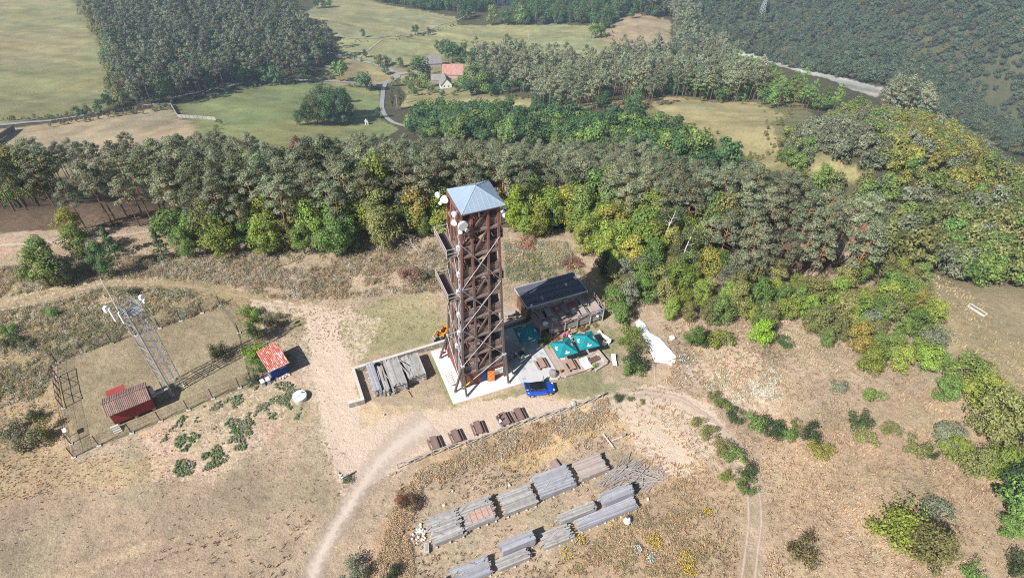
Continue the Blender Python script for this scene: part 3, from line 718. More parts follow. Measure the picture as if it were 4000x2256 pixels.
# ---------------------------------------------------------------- a wood that reads as one mass: one object, trees instanced on its points
def wood(name, pts, scale, rot, var, protos, tint, label_prefix=None):
    n = len(pts)
    me = bpy.data.meshes.new(name); me.vertices.add(n); me.vertices.foreach_set("co", np.ascontiguousarray(pts, np.float32).ravel())
    for an, arr, ty in (("size", scale, 'FLOAT'), ("turn", rot, 'FLOAT'), ("which", var, 'FLOAT'), ("tall", np.random.default_rng(n).uniform(0.8, 1.25, n) * np.asarray(scale), 'FLOAT')):
        a = me.attributes.new(an, ty, 'POINT'); a.data.foreach_set("value", np.asarray(arr, np.float32))
    me.update()
    o = bpy.data.objects.new(name, me); COL.objects.link(o); o["kind"] = "stuff"; o.color = (*tint, 1)
    ng = bpy.data.node_groups.new(name, 'GeometryNodeTree')
    ng.interface.new_socket("Geometry", in_out='INPUT', socket_type='NodeSocketGeometry'); ng.interface.new_socket("Geometry", in_out='OUTPUT', socket_type='NodeSocketGeometry')
    gi = ng.nodes.new("NodeGroupInput"); go = ng.nodes.new("NodeGroupOutput"); jn = ng.nodes.new("GeometryNodeJoinGeometry")
    def attr(nm):
        a = ng.nodes.new("GeometryNodeInputNamedAttribute"); a.data_type = 'FLOAT'; a.inputs["Name"].default_value = nm; return a.outputs["Attribute"]
    sz, tn, wh, tl_ = attr("size"), attr("turn"), attr("which"), attr("tall")
    sc_ = ng.nodes.new("ShaderNodeCombineXYZ"); ng.links.new(sz, sc_.inputs[0]); ng.links.new(sz, sc_.inputs[1]); ng.links.new(tl_, sc_.inputs[2])
    cx = ng.nodes.new("ShaderNodeCombineXYZ"); ng.links.new(tn, cx.inputs[2])
    for k, obs in enumerate(protos):
        cmp_ = ng.nodes.new("FunctionNodeCompare"); cmp_.data_type = 'FLOAT'; cmp_.operation = 'EQUAL'; cmp_.inputs["Epsilon"].default_value = 0.1
        ng.links.new(wh, cmp_.inputs[0]); cmp_.inputs[1].default_value = k
        for ob in obs:
            oi = ng.nodes.new("GeometryNodeObjectInfo"); oi.transform_space = 'ORIGINAL'; oi.inputs["Object"].default_value = ob; oi.inputs["As Instance"].default_value = True
            ip = ng.nodes.new("GeometryNodeInstanceOnPoints")
            ng.links.new(gi.outputs[0], ip.inputs["Points"]); ng.links.new(cmp_.outputs[0], ip.inputs["Selection"]); ng.links.new(oi.outputs["Geometry"], ip.inputs["Instance"])
            ng.links.new(cx.outputs[0], ip.inputs["Rotation"]); ng.links.new(sc_.outputs[0], ip.inputs["Scale"]); ng.links.new(ip.outputs[0], jn.inputs[0])
    ng.links.new(jn.outputs[0], go.inputs[0])
    md = o.modifiers.new("trees", 'NODES'); md.node_group = ng
    return o

# tints (albedo)
T_PINE = (0.215, 0.243, 0.150); T_PINE_D = (0.165, 0.190, 0.122); T_BRIGHT = (0.265, 0.335, 0.075); T_MID = (0.179, 0.266, 0.077); T_DARK = (0.088, 0.160, 0.064)
T_OLIVE = (0.243, 0.252, 0.097); T_YELL = (0.36, 0.33, 0.085); T_GREY = (0.217, 0.239, 0.160); T_RUST = (0.36, 0.215, 0.15); T_FAR = (0.125, 0.165, 0.105); T_LIME = (0.275, 0.392, 0.051)
P_MID = [(-250,640),(0,665),(250,615),(500,590),(620,565),(840,545),(1000,530),(1300,510),(1600,520),(2000,530),(2300,555),(2600,620),(2900,685),(3150,750),(3500,890),(3560,960),(3420,1000),(3250,985),(3050,960),(2780,915),(2650,835),(2450,800),(2250,745),(2000,735),(1750,700),(1600,720),(1400,750),(1200,770),(1000,790),(700,790),(600,790),(300,770),(0,780),(-250,800)]
P_LEFT = [(300,-60),(320,60),(375,190),(420,320),(450,385),(600,370),(760,335),(900,295),(1100,280),(1280,262),(1300,240),(1310,170),(1250,100),(1130,30),(1050,-60)]
P_FARM = [(1680,190),(1850,195),(2000,205),(2200,215),(2330,232),(2450,210),(2580,190),(2640,170),(2620,60),(2500,20),(2560,-40),(2700,0),(2780,150),(2900,240),(3000,310),(3150,330),(3300,345),(3600,365),(3680,440),(3400,420),(3300,405),(3100,440),(2950,395),(2700,380),(2540,375),(2480,400),(2400,395),(2250,385),(2080,370),(1950,330),(1840,310),(1760,240)]
B_ROW = [(1570,440),(1640,412),(2000,425),(2200,445),(2330,450),(2470,440),(2600,485),(2750,545),(2880,590),(2960,640),(2960,680),(2900,670),(2600,600),(2350,545),(2000,505),(1700,500),(1600,480)]
B_TOP = [(1480,-30),(1480,5),(1760,20),(1830,55),(1850,75),(1900,10),(1990,-5),(2010,50),(2040,80),(2230,70),(2290,110),(2370,120),(2400,60),(2560,50),(2620,-40),(1900,-40)]
B_RIDGE = [(3060,500),(3180,460),(3330,430),(3600,440),(3780,520),(3930,640),(4080,760),(4080,1060),(4000,1110),(3720,1050),(3600,990),(3500,930),(3350,830),(3160,765),(2960,690),(3080,650),(3060,580),(3020,520)]
B_HILL = [(2640,-60),(4150,-60),(4150,620),(3990,590),(3700,470),(3450,330),(3250,280),(3060,240),(2900,195),(2830,190),(2790,130),(2700,60)]
B_SIDE = [(2640,290),(2800,240),(2900,240),(3100,330),(3400,400),(3300,450),(3050,420),(2900,380),(2700,380)]
B_THICK = [(2030,770),(2100,760),(2250,760),(2500,825),(2650,870),(2760,940),(2830,1020),(3000,1050),(3180,1080),(3420,1030),(3570,1060),(3620,1120),(3700,1330),(3740,1480),(3640,1430),(3500,1420),(3350,1400),(3260,1350),(3150,1275),(3000,1270),(2850,1275),(2700,1240),(2560,1200),(2430,1150),(2350,1080),(2300,960),(2230,880),(2130,880),(2040,880)]
B_FRONT = [(600,860),(760,870),(1000,820),(1300,755),(1500,715),(1740,700),(1740,880),(1640,905),(1500,930),(1400,940),(1250,955),(1130,955),(990,955),(860,940),(760,935),(640,925)]
CLEAR_FAR = [[(-400,-80),(290,-80),(300,20),(345,75),(400,190),(425,310),(430,420),(395,450),(0,490),(-400,540)],
 [(-300,480),(440,440),(690,405),(880,350),(1010,330),(1180,318),(1400,330),(1520,320),(1530,440),(1560,480),(1600,505),(1500,540),(600,640),(0,760),(-300,900)],
 [(1100,70),(1200,40),(1330,-40),(1480,10),(1780,70),(1900,40),(1930,100),(2330,98),(2430,200),(2400,240),(2280,260),(1800,200),(1700,260),(1560,270),(1350,250),(1290,150)],
 [(1330,210),(1560,245),(1690,240),(1700,330),(1610,335),(1500,330),(1240,330),(1240,290)],
 [(2325,150),(2400,90),(2460,50),(2620,80),(2620,180),(2520,200)],
 [(2500,390),(2600,380),(2780,398),(2950,402),(3090,455),(3010,480),(3040,560),(3080,625),(2980,660),(2880,580),(2700,500)],
 [(3160,650),(3300,635),(3450,710),(3300,730)], [(3590,1040),(3750,1110),(4100,1190),(4100,1640),(3830,1530),(3700,1370)], [(1600,360),(2080,385),(2060,425),(1560,420)],
 [(2325,385),(2430,390),(2430,450),(2380,450)],[(1690,250),(1860,250),(1860,345),(1690,345)],
 [(2890,205),(3100,275),(3420,335),(3560,370),(3420,405),(3250,350),(3050,290),(2890,230)]]
OPEN = [(-200,930),(640,890),(900,985),(1300,985),(1480,965),(1700,930),(2230,945),(2280,1060),(2420,1160),(2440,1420),(2480,1280),(2700,1270),(2850,1310),(3100,1300),(3240,1370),(3300,1480),(3480,1460),(3560,1480),(3680,1560),(3640,1750),(3800,2000),(3900,2300),(-200,2300)]
GAP = [(2690,985),(2900,1000),(3130,1060),(3100,1090),(2950,1060),(2760,1020)]     # bare floor under the pines
RIVERBAND = [(2880,192),(3000,224),(3120,254),(3260,292),(3420,330),(3480,352),(3420,376),(3330,360),(3240,345),(3110,324),(3040,293),(2960,252),(2880,222)]
def pin(poly, x, y): return inpoly(poly, np.asarray(x, float), np.asarray(y, float))
def scatter(x0, x1, y0, y1, step, poly, hcrown, clear=True, near_clear=True, jit=0.42, seed=1):
    rs = np.random.default_rng(seed)
    gx, gy = np.meshgrid(np.arange(x0, x1, step), np.arange(y0, y1, step)); gx = gx.ravel() + rs.uniform(-jit, jit, gx.size) * step; gy = gy.ravel() + rs.uniform(-jit, jit, gy.size) * step
    gz = ground_z_arr(gx, gy); hc = np.broadcast_to(hcrown, gx.shape)
    cx, cy_, cd = project(np.stack([gx, gy, gz + hc], -1)); bx, by, bd = project(np.stack([gx, gy, gz], -1))
    ok = pin(poly, cx, cy_) & (cd > 20)
    if clear:
        for c in CLEAR_FAR: ok &= ~pin(c, bx, by)
    if near_clear: ok &= ~pin(OPEN, bx, by)
    tx, ty, _t = project(np.stack([gx, gy, gz + 2 * hc], -1))
    for ty_ in (ty, cy_, ty * 0.35 + cy_ * 0.65): ok &= ~pin(RIVERBAND, cx, ty_)
    ok &= gz > -204.5
    return np.stack([gx[ok], gy[ok], gz[ok]], 1), cx[ok], cy_[ok], cd[ok]
def hitxy(px, py):
    p = hit(px, py); return (float(p[0]), float(p[1]))
ALLTREES = []
# ---- pines of the wood behind the tower: the nearest 300 one by one, the rest as one mass
_A = scatter(-260, 10, 70, 190, 3.3, [p for p in P_MID if p[0] <= 1000] + [(1000,555)], 9.0, seed=5)
_B = scatter(-60, 170, 70, 200, 3.25, [(1000,545)] + [p for p in P_MID if p[0] > 1000] + [(1000,780)], 10.0, seed=6)
pts, cx, cyy, cd = [np.concatenate([a_, b_]) for a_, b_ in zip(_A, _B)]
bx, by, _ = project(pts); keep = ~(pin(GAP, bx, by)) & ~pin(B_THICK, bx, by - 110)
pts, cx, cyy, cd = pts[keep], cx[keep], cyy[keep], cd[keep]
order = np.argsort(cd)
rs = np.random.default_rng(77)
mix = rs.random(len(pts))
near = order[:330]
deciduous = [k for k in near if mix[k] < 0.09]
pines = [k for k in near if mix[k] >= 0.09][:295]
rest = order[330:]
PROTOPINE = {}
for q, k in enumerate(pines):
    v = q % 5; s = rs.uniform(0.72, 0.98) * (0.82 if cx[k] < 1000 else 0.86); tint = T_PINE if rs.random() < 0.75 else T_PINE_D
    if cx[k] < 760: lab = "tall grey-green pine with a bare orange trunk in the stand behind the lattice mast"; g = "pines of the stand behind the lattice mast"
    elif cx[k] < 2000: lab = "grey-green pine of the wood behind the tower, on the mast's side of its roof"; g = "pines behind the tower"
    else: lab = "grey-green pine in the wood that runs down the ridge beyond the cafe"; g = "pines on the ridge beyond the cafe"
    o = plant("pine", v, pts[k, :2], s, tint, "pine_tree", lab, "pine tree", g, lean=(rs.normal(0, 0.03), rs.normal(0, 0.03)))
    PROTOPINE.setdefault(v, o)
for k in deciduous:
    t = [T_MID, T_OLIVE, T_BRIGHT][k % 3]
    o = plant("broad", k % 5, pts[k, :2], rs.uniform(0.8, 1.15), t, "broadleaf_tree", "green broadleaf tree standing among the grey-green pines of the wood", "broadleaf tree", "broadleaf trees among the pines", sz=1.2)
def plain(o):  # crown and trunk objects of a planted tree
    return list(o.children)
FARPROTO = []
def far_one(kind, var, px, py, s, tint, name, label, cat, group=None):
    return plant(kind, var, hitxy(px, py), s, tint, name, label, cat, group)
# ---- single trees round the farm, the meadows and the far edges (each one real)
farm = [(1330,320,1.2,'m'),(1432,352,1.15,'d'),(1427,226,0.5,'d'),(1480,262,0.75,'o'),(1513,256,0.6,'d'),(1564,264,0.6,'d'),(1506,290,0.6,'d'),(1650,312,1.45,'d'),(1605,360,0.6,'m'),
 (1682,367,0.5,'m'),(1728,376,0.35,'d'),(1796,345,0.7,'m'),(1842,318,1.1,'m'),(1840,374,1.05,'d'),(1884,368,1.0,'m'),(1768,246,1.35,'d'),(1633,345,0.6,'o'),(1535,336,0.5,'o'),(1560,336,0.45,'o'),(1772,374,0.35,'m'),(1672,300,0.7,'d'),(1745,222,1.0,'d'),(1800,228,1.1,'m'),(1850,262,0.9,'d'),(1870,330,1.0,'m'),(1905,350,0.9,'d'),(1660,345,0.8,'m'),(1695,356,0.35,'o'),(1788,362,0.5,'d'),(1815,352,0.8,'m'),(1715,205,0.8,'d'),(1620,330,0.6,'d'),(1590,335,0.5,'m'),(1885,285,1.0,'m'),(1600,300,0.45,'o'),(1622,375,0.5,'d'),
 (1624,136,0.75,'d'),(1676,139,0.5,'d'),(1419,146,0.5,'d'),(1280,136,0.6,'d'),(1815,78,1.35,'d'),(1924,98,1.3,'m'),(1972,98,1.2,'d'),(2030,96,1.3,'m'),(2468,74,0.8,'d'),(1240,34,0.7,'d'),(1265,32,0.7,'d'),(1290,28,0.6,'d'),(2310,150,1.0,'b'),(2345,145,1.0,'b'),
 (1480,462,0.55,'d'),(400,440,0.6,'d'),(340,452,0.5,'d'),(310,458,0.5,'d')]
TT = {'m': T_MID, 'd': T_DARK, 'o': T_OLIVE, 'b': T_MID, 'y': T_YELL}
FL = {"m": "rounded green tree beside the farm and its lanes", "d": "dark green tree beside the farm lanes and meadows below the hill", "o": "small olive green tree along the lanes near the farm", "b": "bushy green tree at the edge of the brown field"}
for i, (px, py, s, t) in enumerate(farm):
    plant("farbroad", i % 3, hitxy(px, py), s * 1.4, TT[t], "broadleaf_tree", FL[t], "broadleaf tree", FL[t].split(' tree')[0] + " trees by the farm")
grove = [(1242,484,1.2),(1288,488,1.3),(1330,484,1.3),(1366,478,1.1),(1202,482,0.8),(1172,488,0.6),(1262,455,1.35),(1310,452,1.35),(1348,448,1.2),(1344,398,0.6),(1222,462,1.0)]
for i, (px, py, s) in enumerate(grove):
    plant("broad", i % 5, hitxy(px, py), s * 1.75, T_DARK if i != 0 else (0.14,0.15,0.05), "broadleaf_tree", "dark green tree of the grove in the meadow beside the lane" if i else "yellowish tree at the front of the dark grove in the meadow", "broadleaf tree", "trees of the meadow grove" if i else None)
for i, (px, py, s) in enumerate([(1536,436,1.0),(1566,430,1.0),(1577,405,0.75)]):
    plant("poplar", 0, hitxy(px, py), s, (0.10,0.125,0.06), "poplar_tree", ["slender poplar nearest the lane below the farm", "slender poplar beside a pale dead stem below the farm", "shorter poplar behind the two tall ones below the farm"][i], "poplar", "poplars below the farm")
# ---- deciduous row below the wood
pts2, cx2, cy2, cd2 = scatter(-60, 280, 180, 480, 5.2, B_ROW, 7.0, seed=9)
nrow = len(pts2)
# ---- thicket on the slope beyond the cafe
ptt, cxt, cyt, cdt = scatter(-10, 120, 44, 125, 2.75, B_THICK, 3.0, seed=12)
sel = np.argsort(cdt)[:235]
THL = {'br': "bright yellow-green leafy tree in the thicket beyond the cafe", 'mi': "mid green leafy tree in the thicket on the slope", 'ol': "olive green leafy tree in the thicket on the slope", 'ye': "yellowing tree among the green thicket on the slope", 'gr': "grey-green willowy tree in the thicket on the slope"}
THPROTO = []
for i in sel:
    bright = cxt[i] < 2760 and cyt[i] < 1010
    r_ = rs.random()
    if bright: kk = 'br' if r_ < 0.72 else ('mi' if r_ < 0.9 else 'ye')
    else: kk = 'br' if r_ < 0.28 else ('mi' if r_ < 0.55 else ('ol' if r_ < 0.78 else ('ye' if r_ < 0.85 else 'gr')))
    t = {'br': T_BRIGHT, 'mi': T_MID, 'ol': T_OLIVE, 'ye': T_YELL, 'gr': T_GREY}[kk]
    hs = (rs.uniform(0.6, 0.95) if bright else rs.uniform(0.42, 0.7))
    o = plant("broad", len(THPROTO) if len(THPROTO) < 5 else int(rs.integers(0, 5)), ptt[i, :2], hs, t, "broadleaf_tree", THL[kk], "broadleaf tree", THL[kk].split(' in ')[0].split(' among ')[0] + " trees of the slope thicket")
    if len(THPROTO) < 5: THPROTO.append(o)
# ---- trees along the front edge of the wood, left of the tower
ptf, cxf, cyf, cdf = scatter(-80, 0, 66, 100, 3.4, B_FRONT, 3.0, near_clear=False, seed=14)
for i in range(len(ptf)):
    r_ = rs.random(); kk = T_BRIGHT if r_ < 0.35 else (T_MID if r_ < 0.72 else T_OLIVE)
    plant("broad", int(rs.integers(0, 5)), ptf[i, :2], rs.uniform(0.55, 0.95), kk, "broadleaf_tree", "leafy green tree along the front edge of the pine wood beside the tower", "broadleaf tree", "leafy trees at the front edge of the pine wood")
for (px, py, s, t, kd, lab) in [(305,935,0.68,T_YELL,"broad","yellow-green sapling under the pines near the forest path"),(330,1000,0.74,T_MID,"broad","bushy green tree left of the dark spruces behind the mast"),(455,1000,0.68,T_DARK,"spruce","dark young spruce leaning over the grass behind the mast"),
 (430,1085,0.74,T_DARK,"broad","dark leafy tree directly behind the top of the mast"),(195,1050,0.68,T_MID,"broad","green tree at the clearing edge furthest from the tower"),(200,1120,0.81,T_MID,"broad","broad low green tree on the weedy strip behind the mast"),(262,1105,0.61,T_GREY,"broad","grey-green low tree beside the weedy strip"),
 (645,1010,0.75,T_DARK,"spruce","dark young spruce standing before the birches"),(695,950,0.85,T_MID,"broad","tall green tree with a yellow top beside the dark spruce"),(738,1010,0.7,T_MID,"broad","green round tree right of the dark spruce"),(825,985,0.55,T_DARK,"broad","small dark green tree in the gap of the forest edge"),
 (1050,1000,0.85,T_BRIGHT,"broad","big round yellow-green tree on the forest edge left of the tower"),(1190,990,0.6,T_MID,"broad","small green tree in front of the forest edge left of the tower"),(1255,985,0.5,T_OLIVE,"broad","small olive tree in front of the forest edge left of the tower"),
 (1375,975,0.75,T_MID,"broad","dense green tree jutting out of the forest edge towards the tower"),(1630,905,1.05,T_YELL,"broad","tall yellowing tree just left of the tower roof"),(1700,830,1.0,T_BRIGHT,"broad","tall slim yellow-green tree behind the tower roof"),(2010,905,0.95,T_LIME,"broad","bright lime green tree right beside the tower top"),
 (2090,930,0.8,T_BRIGHT,"broad","yellow-green tree at the edge of the clearing behind the cafe")]:
    plant(kd, 0 if kd == "spruce" else int(rs.integers(0, 5)), hitxy(px, py), s, t, "spruce_tree" if kd == "spruce" else "broadleaf_tree", lab, "spruce" if kd == "spruce" else "broadleaf tree")
for (px, py, s, lab) in [(770,870,1.05,"slender birch with a white trunk between the pines and the dark spruce"),(870,880,1.1,"taller birch with a white trunk at the edge of the pine wood"),(2590,1010,1.0,"white-trunked birch leaning out of the thicket beyond the cafe"),(2660,1070,0.9,"forked birch with a bare white trunk low in the thicket"),(2180,790,0.95,"birch with pale bare branches at the foot of the ridge pines"),(2380,800,0.8,"thin birch among the yellow-green trees on the ridge")]:
    plant("birch", int(rs.integers(0, 2)), hitxy(px, py), s, (0.13,0.16,0.075), "birch_tree", lab, "birch")
for (px, py, s, lab) in [(2375,860,0.9,"leafless grey tree among the ridge pines"),(1640,1010,0.55,"broken white snag in the dry grass left of the tower"),(3290,2110,0.25,"dead grey shrub in the dry grass of the right slope")]:
    plant("bare", 0, hitxy(px, py), s, T_GREY, "dead_tree", lab, "dead tree")
for (px, py, s, lab) in [(1190,740,0.95,"dead pine with rust brown needles among the green pines left of the tower"),(3290,1090,0.6,"dead rust brown pine at the lower edge of the ridge wood"),(3150,1090,0.45,"small dead pine with rusty needles on the bare wood floor"),(3020,770,0.55,"rust brown dead pine high on the ridge"),(2900,730,0.5,"dying reddish pine on the ridge beside the meadow")]:
    plant("pine", int(rs.integers(0, 5)), hitxy(px, py), s, T_RUST, "dead_pine", lab, "dead pine")
o = plant("bush", 1, hitxy(1600,1092), 1.25, (0.37,0.235,0.17), "fallen_pine", "fallen pine top with rusty needles lying in the dry grass left of the tower", "fallen tree")
plant("bush", 2, hitxy(1665,1088), 0.95, T_GREY, "bush", "round grey-green bush beside the rusty fallen pine", "bush")
for (px, py, s, lab) in [(2060,955,0.8,"heap of rusty cut branches under the lime green tree"),(2230,1035,0.8,"rusty brush heap along the thicket behind the cafe")]:
    plant("low", 0, hitxy(px, py), s * 1.6, (0.34,0.20,0.14), "brush_heap", lab, "brush heap")
# ---- single bushes of the open slopes
B = [(3407,1570,0.75,'m',"round green bush alone in the dry grass near the thicket"),(3350,1650,0.75,'d',"dark green bush, upper of two touching ones on the dry slope"),(3375,1720,0.7,'o',"olive bush, lower of two touching ones on the dry slope"),(3475,1690,0.6,'o',"narrow olive bush between the round bushes of the dry slope"),
 (3568,1755,0.75,'o',"olive bush with a dark shadow beside the grey thicket edge"),(3635,1775,0.45,'d',"small dark bush beside the grey thicket edge"),(3155,1705,0.75,'d',"dark bush next to the wheel track bend"),(3196,1765,0.7,'y',"yellowish bush next to the wheel track bend"),
 (3260,1515,0.6,'g',"grey-green bush below the lime green shrub"),(3600,2190,1.55,'o',"big sprawling olive bush at the bottom edge of the slope"),(3125,2165,0.85,'n',"brownish bush alone near the bottom of the slope"),
 (3645,2010,0.9,'g',"grey twiggy bush behind the spiky yellow-green shrub"),(3710,1790,1.0,'b',"lime bush in front of the dark trees on the slope edge"),(3765,1850,1.2,'o',"wide olive bush in front of the dark trees on the slope edge"),(3680,1735,1.1,'g',"grey-green willow bush near the dark trees of the slope edge"),
 (3820,1700,2.0,'o',"big dark olive bush of the hedge along the lower meadow"),(3915,1790,2.0,'o',"tall olive bush in the hedge along the lower meadow"),(3975,1690,1.8,'d',"dark bush in the hedge where the meadow meets the frame"),(3740,1525,1.5,'m',"green bush at the upper end of the meadow hedge"),(3665,1565,1.2,'m',"rounded green bush where the hedge meets the dry slope"),
 (3800,1590,1.5,'b',"yellow-green bush in the hedge beside the meadow"),(3945,1950,1.8,'d',"dark bush low in the hedge with a deep shadow"),(3985,2040,1.7,'m',"green bush near the lower end of the hedge"),(3920,2090,1.0,'m',"small green bush near the lower end of the hedge"),(3795,2250,0.7,'m',"little green bush at the very bottom of the slope"),(3980,2240,0.9,'d',"dark bush in the lowest corner of the slope"),(3890,1640,1.5,'y',"yellowing bush in the hedge along the meadow"),(3860,1860,1.4,'b',"lime bush in the hedge above the dark one"),
 (2727,1660,0.5,'o',"first bush of the strip between the two tracks"),(2765,1705,0.62,'o',"second bush of the strip between the two tracks"),(2822,1755,0.66,'o',"third bush of the strip between the two tracks"),(2863,1795,0.66,'m',"fourth bush of the strip between the two tracks"),(2900,1850,0.7,'d',"fifth, darkest bush of the strip beside the track bend"),(2915,1910,0.6,'m',"last bush of the strip beside the track bend"),(2830,1870,0.45,'b',"thin bush set back from the track bend"),
 (2785,1555,0.5,'o',"first bush of the hedge above the track"),(2824,1597,0.6,'m',"second bush of the hedge above the track"),(2873,1635,0.65,'d',"third bush of the hedge above the track"),(2942,1670,0.75,'m',"fourth bush of the hedge above the track"),(3001,1690,0.8,'d',"fifth bush of the hedge above the track"),(3058,1692,0.7,'m',"last bush of the hedge above the track"),(3110,1660,0.4,'o',"small bush past the end of the track hedge"),
 (2415,1562,0.42,'d',"dark green bush at the end of the rail fence"),(2460,1560,0.25,'m',"small weed clump past the end of the rail fence"),(2504,1575,0.25,'o',"flat weed clump on the track edge past the fence"),
 (2700,1350,0.95,'m',"green bush just right of the white sheet"),(2735,1342,0.7,'d',"dark bush behind the green one right of the white sheet"),(2808,1345,0.85,'b',"round lime bush on the slope right of the white sheet"),(2955,1335,1.1,'l',"bright lime shrub below the grey-green thicket"),(3066,1345,0.55,'e',"small emerald bush below the thicket"),
 (2462,1320,0.95,'b',"yellow-green bush of the hedge between cafe lawn and white sheet"),(2484,1370,1.0,'o',"olive bush of the hedge between cafe lawn and white sheet"),(2486,1420,1.0,'d',"dark bush of the hedge between cafe lawn and white sheet"),(2470,1462,0.85,'m',"lowest bush of the hedge between cafe lawn and white sheet"),(2440,1345,0.6,'b',"small lime bush on the edge of the cafe lawn"),
 (1385,2250,0.9,'g',"grey-green bush at the bottom beside the gravel track"),(1520,2250,0.6,'d',"dark low bush at the bottom under the plank stacks"),
 (120,1745,1.0,'g',"grey-green bush outside the compound gate"),(175,1700,0.9,'o',"olive bush against the compound fence"),(40,1700,0.9,'g',"twiggy grey bush away from the compound fence"),(150,1620,0.7,'d',"dark bush behind the compound gate"),(60,1350,0.8,'d',"dark bush on the weedy bank"),(110,1360,0.6,'g',"brownish bush beside the dark one on the weedy bank"),(40,1300,0.7,'m',"green bush on the weedy bank"),(210,1225,0.6,'m',"green bush in front of the forest path"),(520,1150,0.5,'d',"low dark bush beside the footpath"),
 (860,1395,0.9,'d',"dark bush in the shade behind the blue shed"),(1010,1320,1.3,'b',"yellow-green bush at the compound corner behind the shed"),(985,1245,0.9,'m',"green bush at the compound corner further from the shed"),(1065,1260,0.8,'g',"grey-brown bush behind the shed"),(1000,1390,0.9,'l',"yellow-green creeper bush against the shed's left wall"),(1015,1445,0.7,'m',"green bush against the shed's front corner"),(985,1490,0.55,'d',"small bush beside the two pale hives"),(1120,1390,0.4,'m',"sapling poking out beside the shed roof"),
 (1360,1880,0.35,'g',"tall grass clump where the gravel track begins"),(2290,1210,0.4,'m',"low bush under the cafe deck rail"),(2390,1210,1.3,'m',"green bush pressed against the cafe deck"),(2420,1260,1.2,'m',"leafy bush beside the cafe lawn"),(2400,1150,1.4,'o',"olive bush behind the cafe deck"),(2350,1080,1.4,'d',"dark bush in the shade of the tower roof")]
BT = {'m': T_MID, 'd': (0.07,0.105,0.045), 'o': T_OLIVE, 'y': T_YELL, 'g': T_GREY, 'b': T_BRIGHT, 'l': T_LIME, 'e': (0.07,0.17,0.06), 'n': (0.17,0.145,0.065), 'b2': T_BRIGHT}
for i, (px, py, s, t, lab) in enumerate(B):
    k_ = s * (1.38 if px > 2600 else 1.2)
    plant("broad" if k_ > 1.3 else "bush", i % 4, hitxy(px, py), k_ * (0.40 if k_ > 1.3 else 1.0), BT[t], "bush", lab, "bush", "bushes of the hilltop", sz=0.78 if k_ > 1.3 else 1.0)
plant("bush", 1, hitxy(3095, 2150), 0.5, (0.15,0.11,0.06), "bush", "brown dry bush at the foot of the brownish one", "bush", "bushes of the hilltop")
plant("spiky", 0, hitxy(3490, 2085), 1.7, (0.26,0.31,0.06), "bush", "spiky bright yellow-green shrub with a wide dark shadow", "bush", "bushes of the hilltop")
xy = L2(-14.5, -14.9); plant("bush", 0, xy, 0.55, (0.30,0.13,0.07), "bush", "reddish brown bush near the corner of the rail fence", "bush", "bushes of the hilltop")
xy = L2(-13.8, -16.3); plant("bush", 3, xy, 0.75, (0.16,0.115,0.07), "bush", "brown bush casting a dark shadow beside the reddish one", "bush", "bushes of the hilltop")
plant("bush", 2, L2(10.9, 0.75), 0.62, T_MID, "bush", "leafy green bush between the parasols and the deck corner", "bush", "bushes of the hilltop")
# ---- woods that read as masses
src = {"farpine": [], "farbroad": []}
for k in range(3):   # one visible tree of each kind lends its mesh
    a = plant("farpine", k, hitxy([640,700,760][k], [372,352,345][k]), 1.0, T_PINE_D, "pine_tree", "dark pine on the roadside edge of the big wood across the meadow", "pine tree", "pines at the roadside edge of the big wood")
    src["farpine"].append(list(a.children))
    a = plant("farbroad", k, hitxy([425,470,1010][k], [425,412,318][k]), 0.9, T_DARK, "broadleaf_tree", "dark broadleaf tree on the roadside edge of the big wood across the meadow", "broadleaf tree", "broadleaf trees at the edge of the big wood")
    src["farbroad"].append(list(a.children))
mass_def = 1
def mass(name, pts, kinds, tint, smin, smax, seed):
    r_ = np.random.default_rng(seed); n = len(pts); protos = []
    for k in kinds: protos += src[k]
    return wood(name, pts, r_.uniform(smin, smax, n), r_.uniform(0, 6.28, n), r_.integers(0, len(protos), n), protos, tint)
rr = np.argsort(cdt)[235:]; r_ = np.random.default_rng(15).random(len(rr))
src["pine"] = [list(o_.children) for o_ in PROTOPINE.values()]
src["broad"] = [list(o_.children) for o_ in THPROTO]
mass("thicket_wood", ptt[rr[r_ < 0.5]], ["broad"], T_BRIGHT, 0.5, 0.85, 31); mass("thicket_edge_wood", ptt[rr[r_ >= 0.5]], ["broad"], T_MID, 0.5, 0.9, 32)
r_ = np.random.default_rng(16).random(len(pts2))
mass("tree_belt", pts2[r_ < 0.6], ["farbroad"], T_DARK, 0.8, 1.35, 33); mass("green_tree_belt", pts2[r_ >= 0.6], ["farbroad"], T_MID, 0.75, 1.3, 34)
mass("pine_wood", pts[rest], ["pine"], T_PINE, 0.6, 0.86, 1)
a1, c1, c2, _ = scatter(-420, 60, 320, 760, 6.8, P_LEFT, 12, seed=21)
edge = (c1 < 470 + (c2 - 380) * 0.0) & (c1 < 330 + c2 * 0.33 + 30)
r_ = np.clip(0.55 * np.random.default_rng(41).random(len(a1)) + 0.9 * (fbm(a1[:, 0] / 28, a1[:, 1] / 28, 43) - 0.5) + 0.22, 0, 0.999)
mass("meadow_pine_wood", a1[~edge & (r_ < 0.62)], ["farpine"], T_PINE_D, 0.95, 1.5, 2); mass("meadow_mixed_wood", a1[~edge & (r_ >= 0.62) & (r_ < 0.85)], ["farbroad"], T_DARK, 1.0, 1.6, 42); mass("meadow_grey_wood", a1[~edge & (r_ >= 0.85)], ["farpine"], (0.16,0.15,0.125), 0.9, 1.4, 43)
mass("meadow_wood_edge", a1[edge], ["farbroad"], T_OLIVE, 0.7, 1.0, 3)
a2, c1, c2, _ = scatter(-80, 420, 300, 900, 6.4, P_FARM, 9, seed=22)
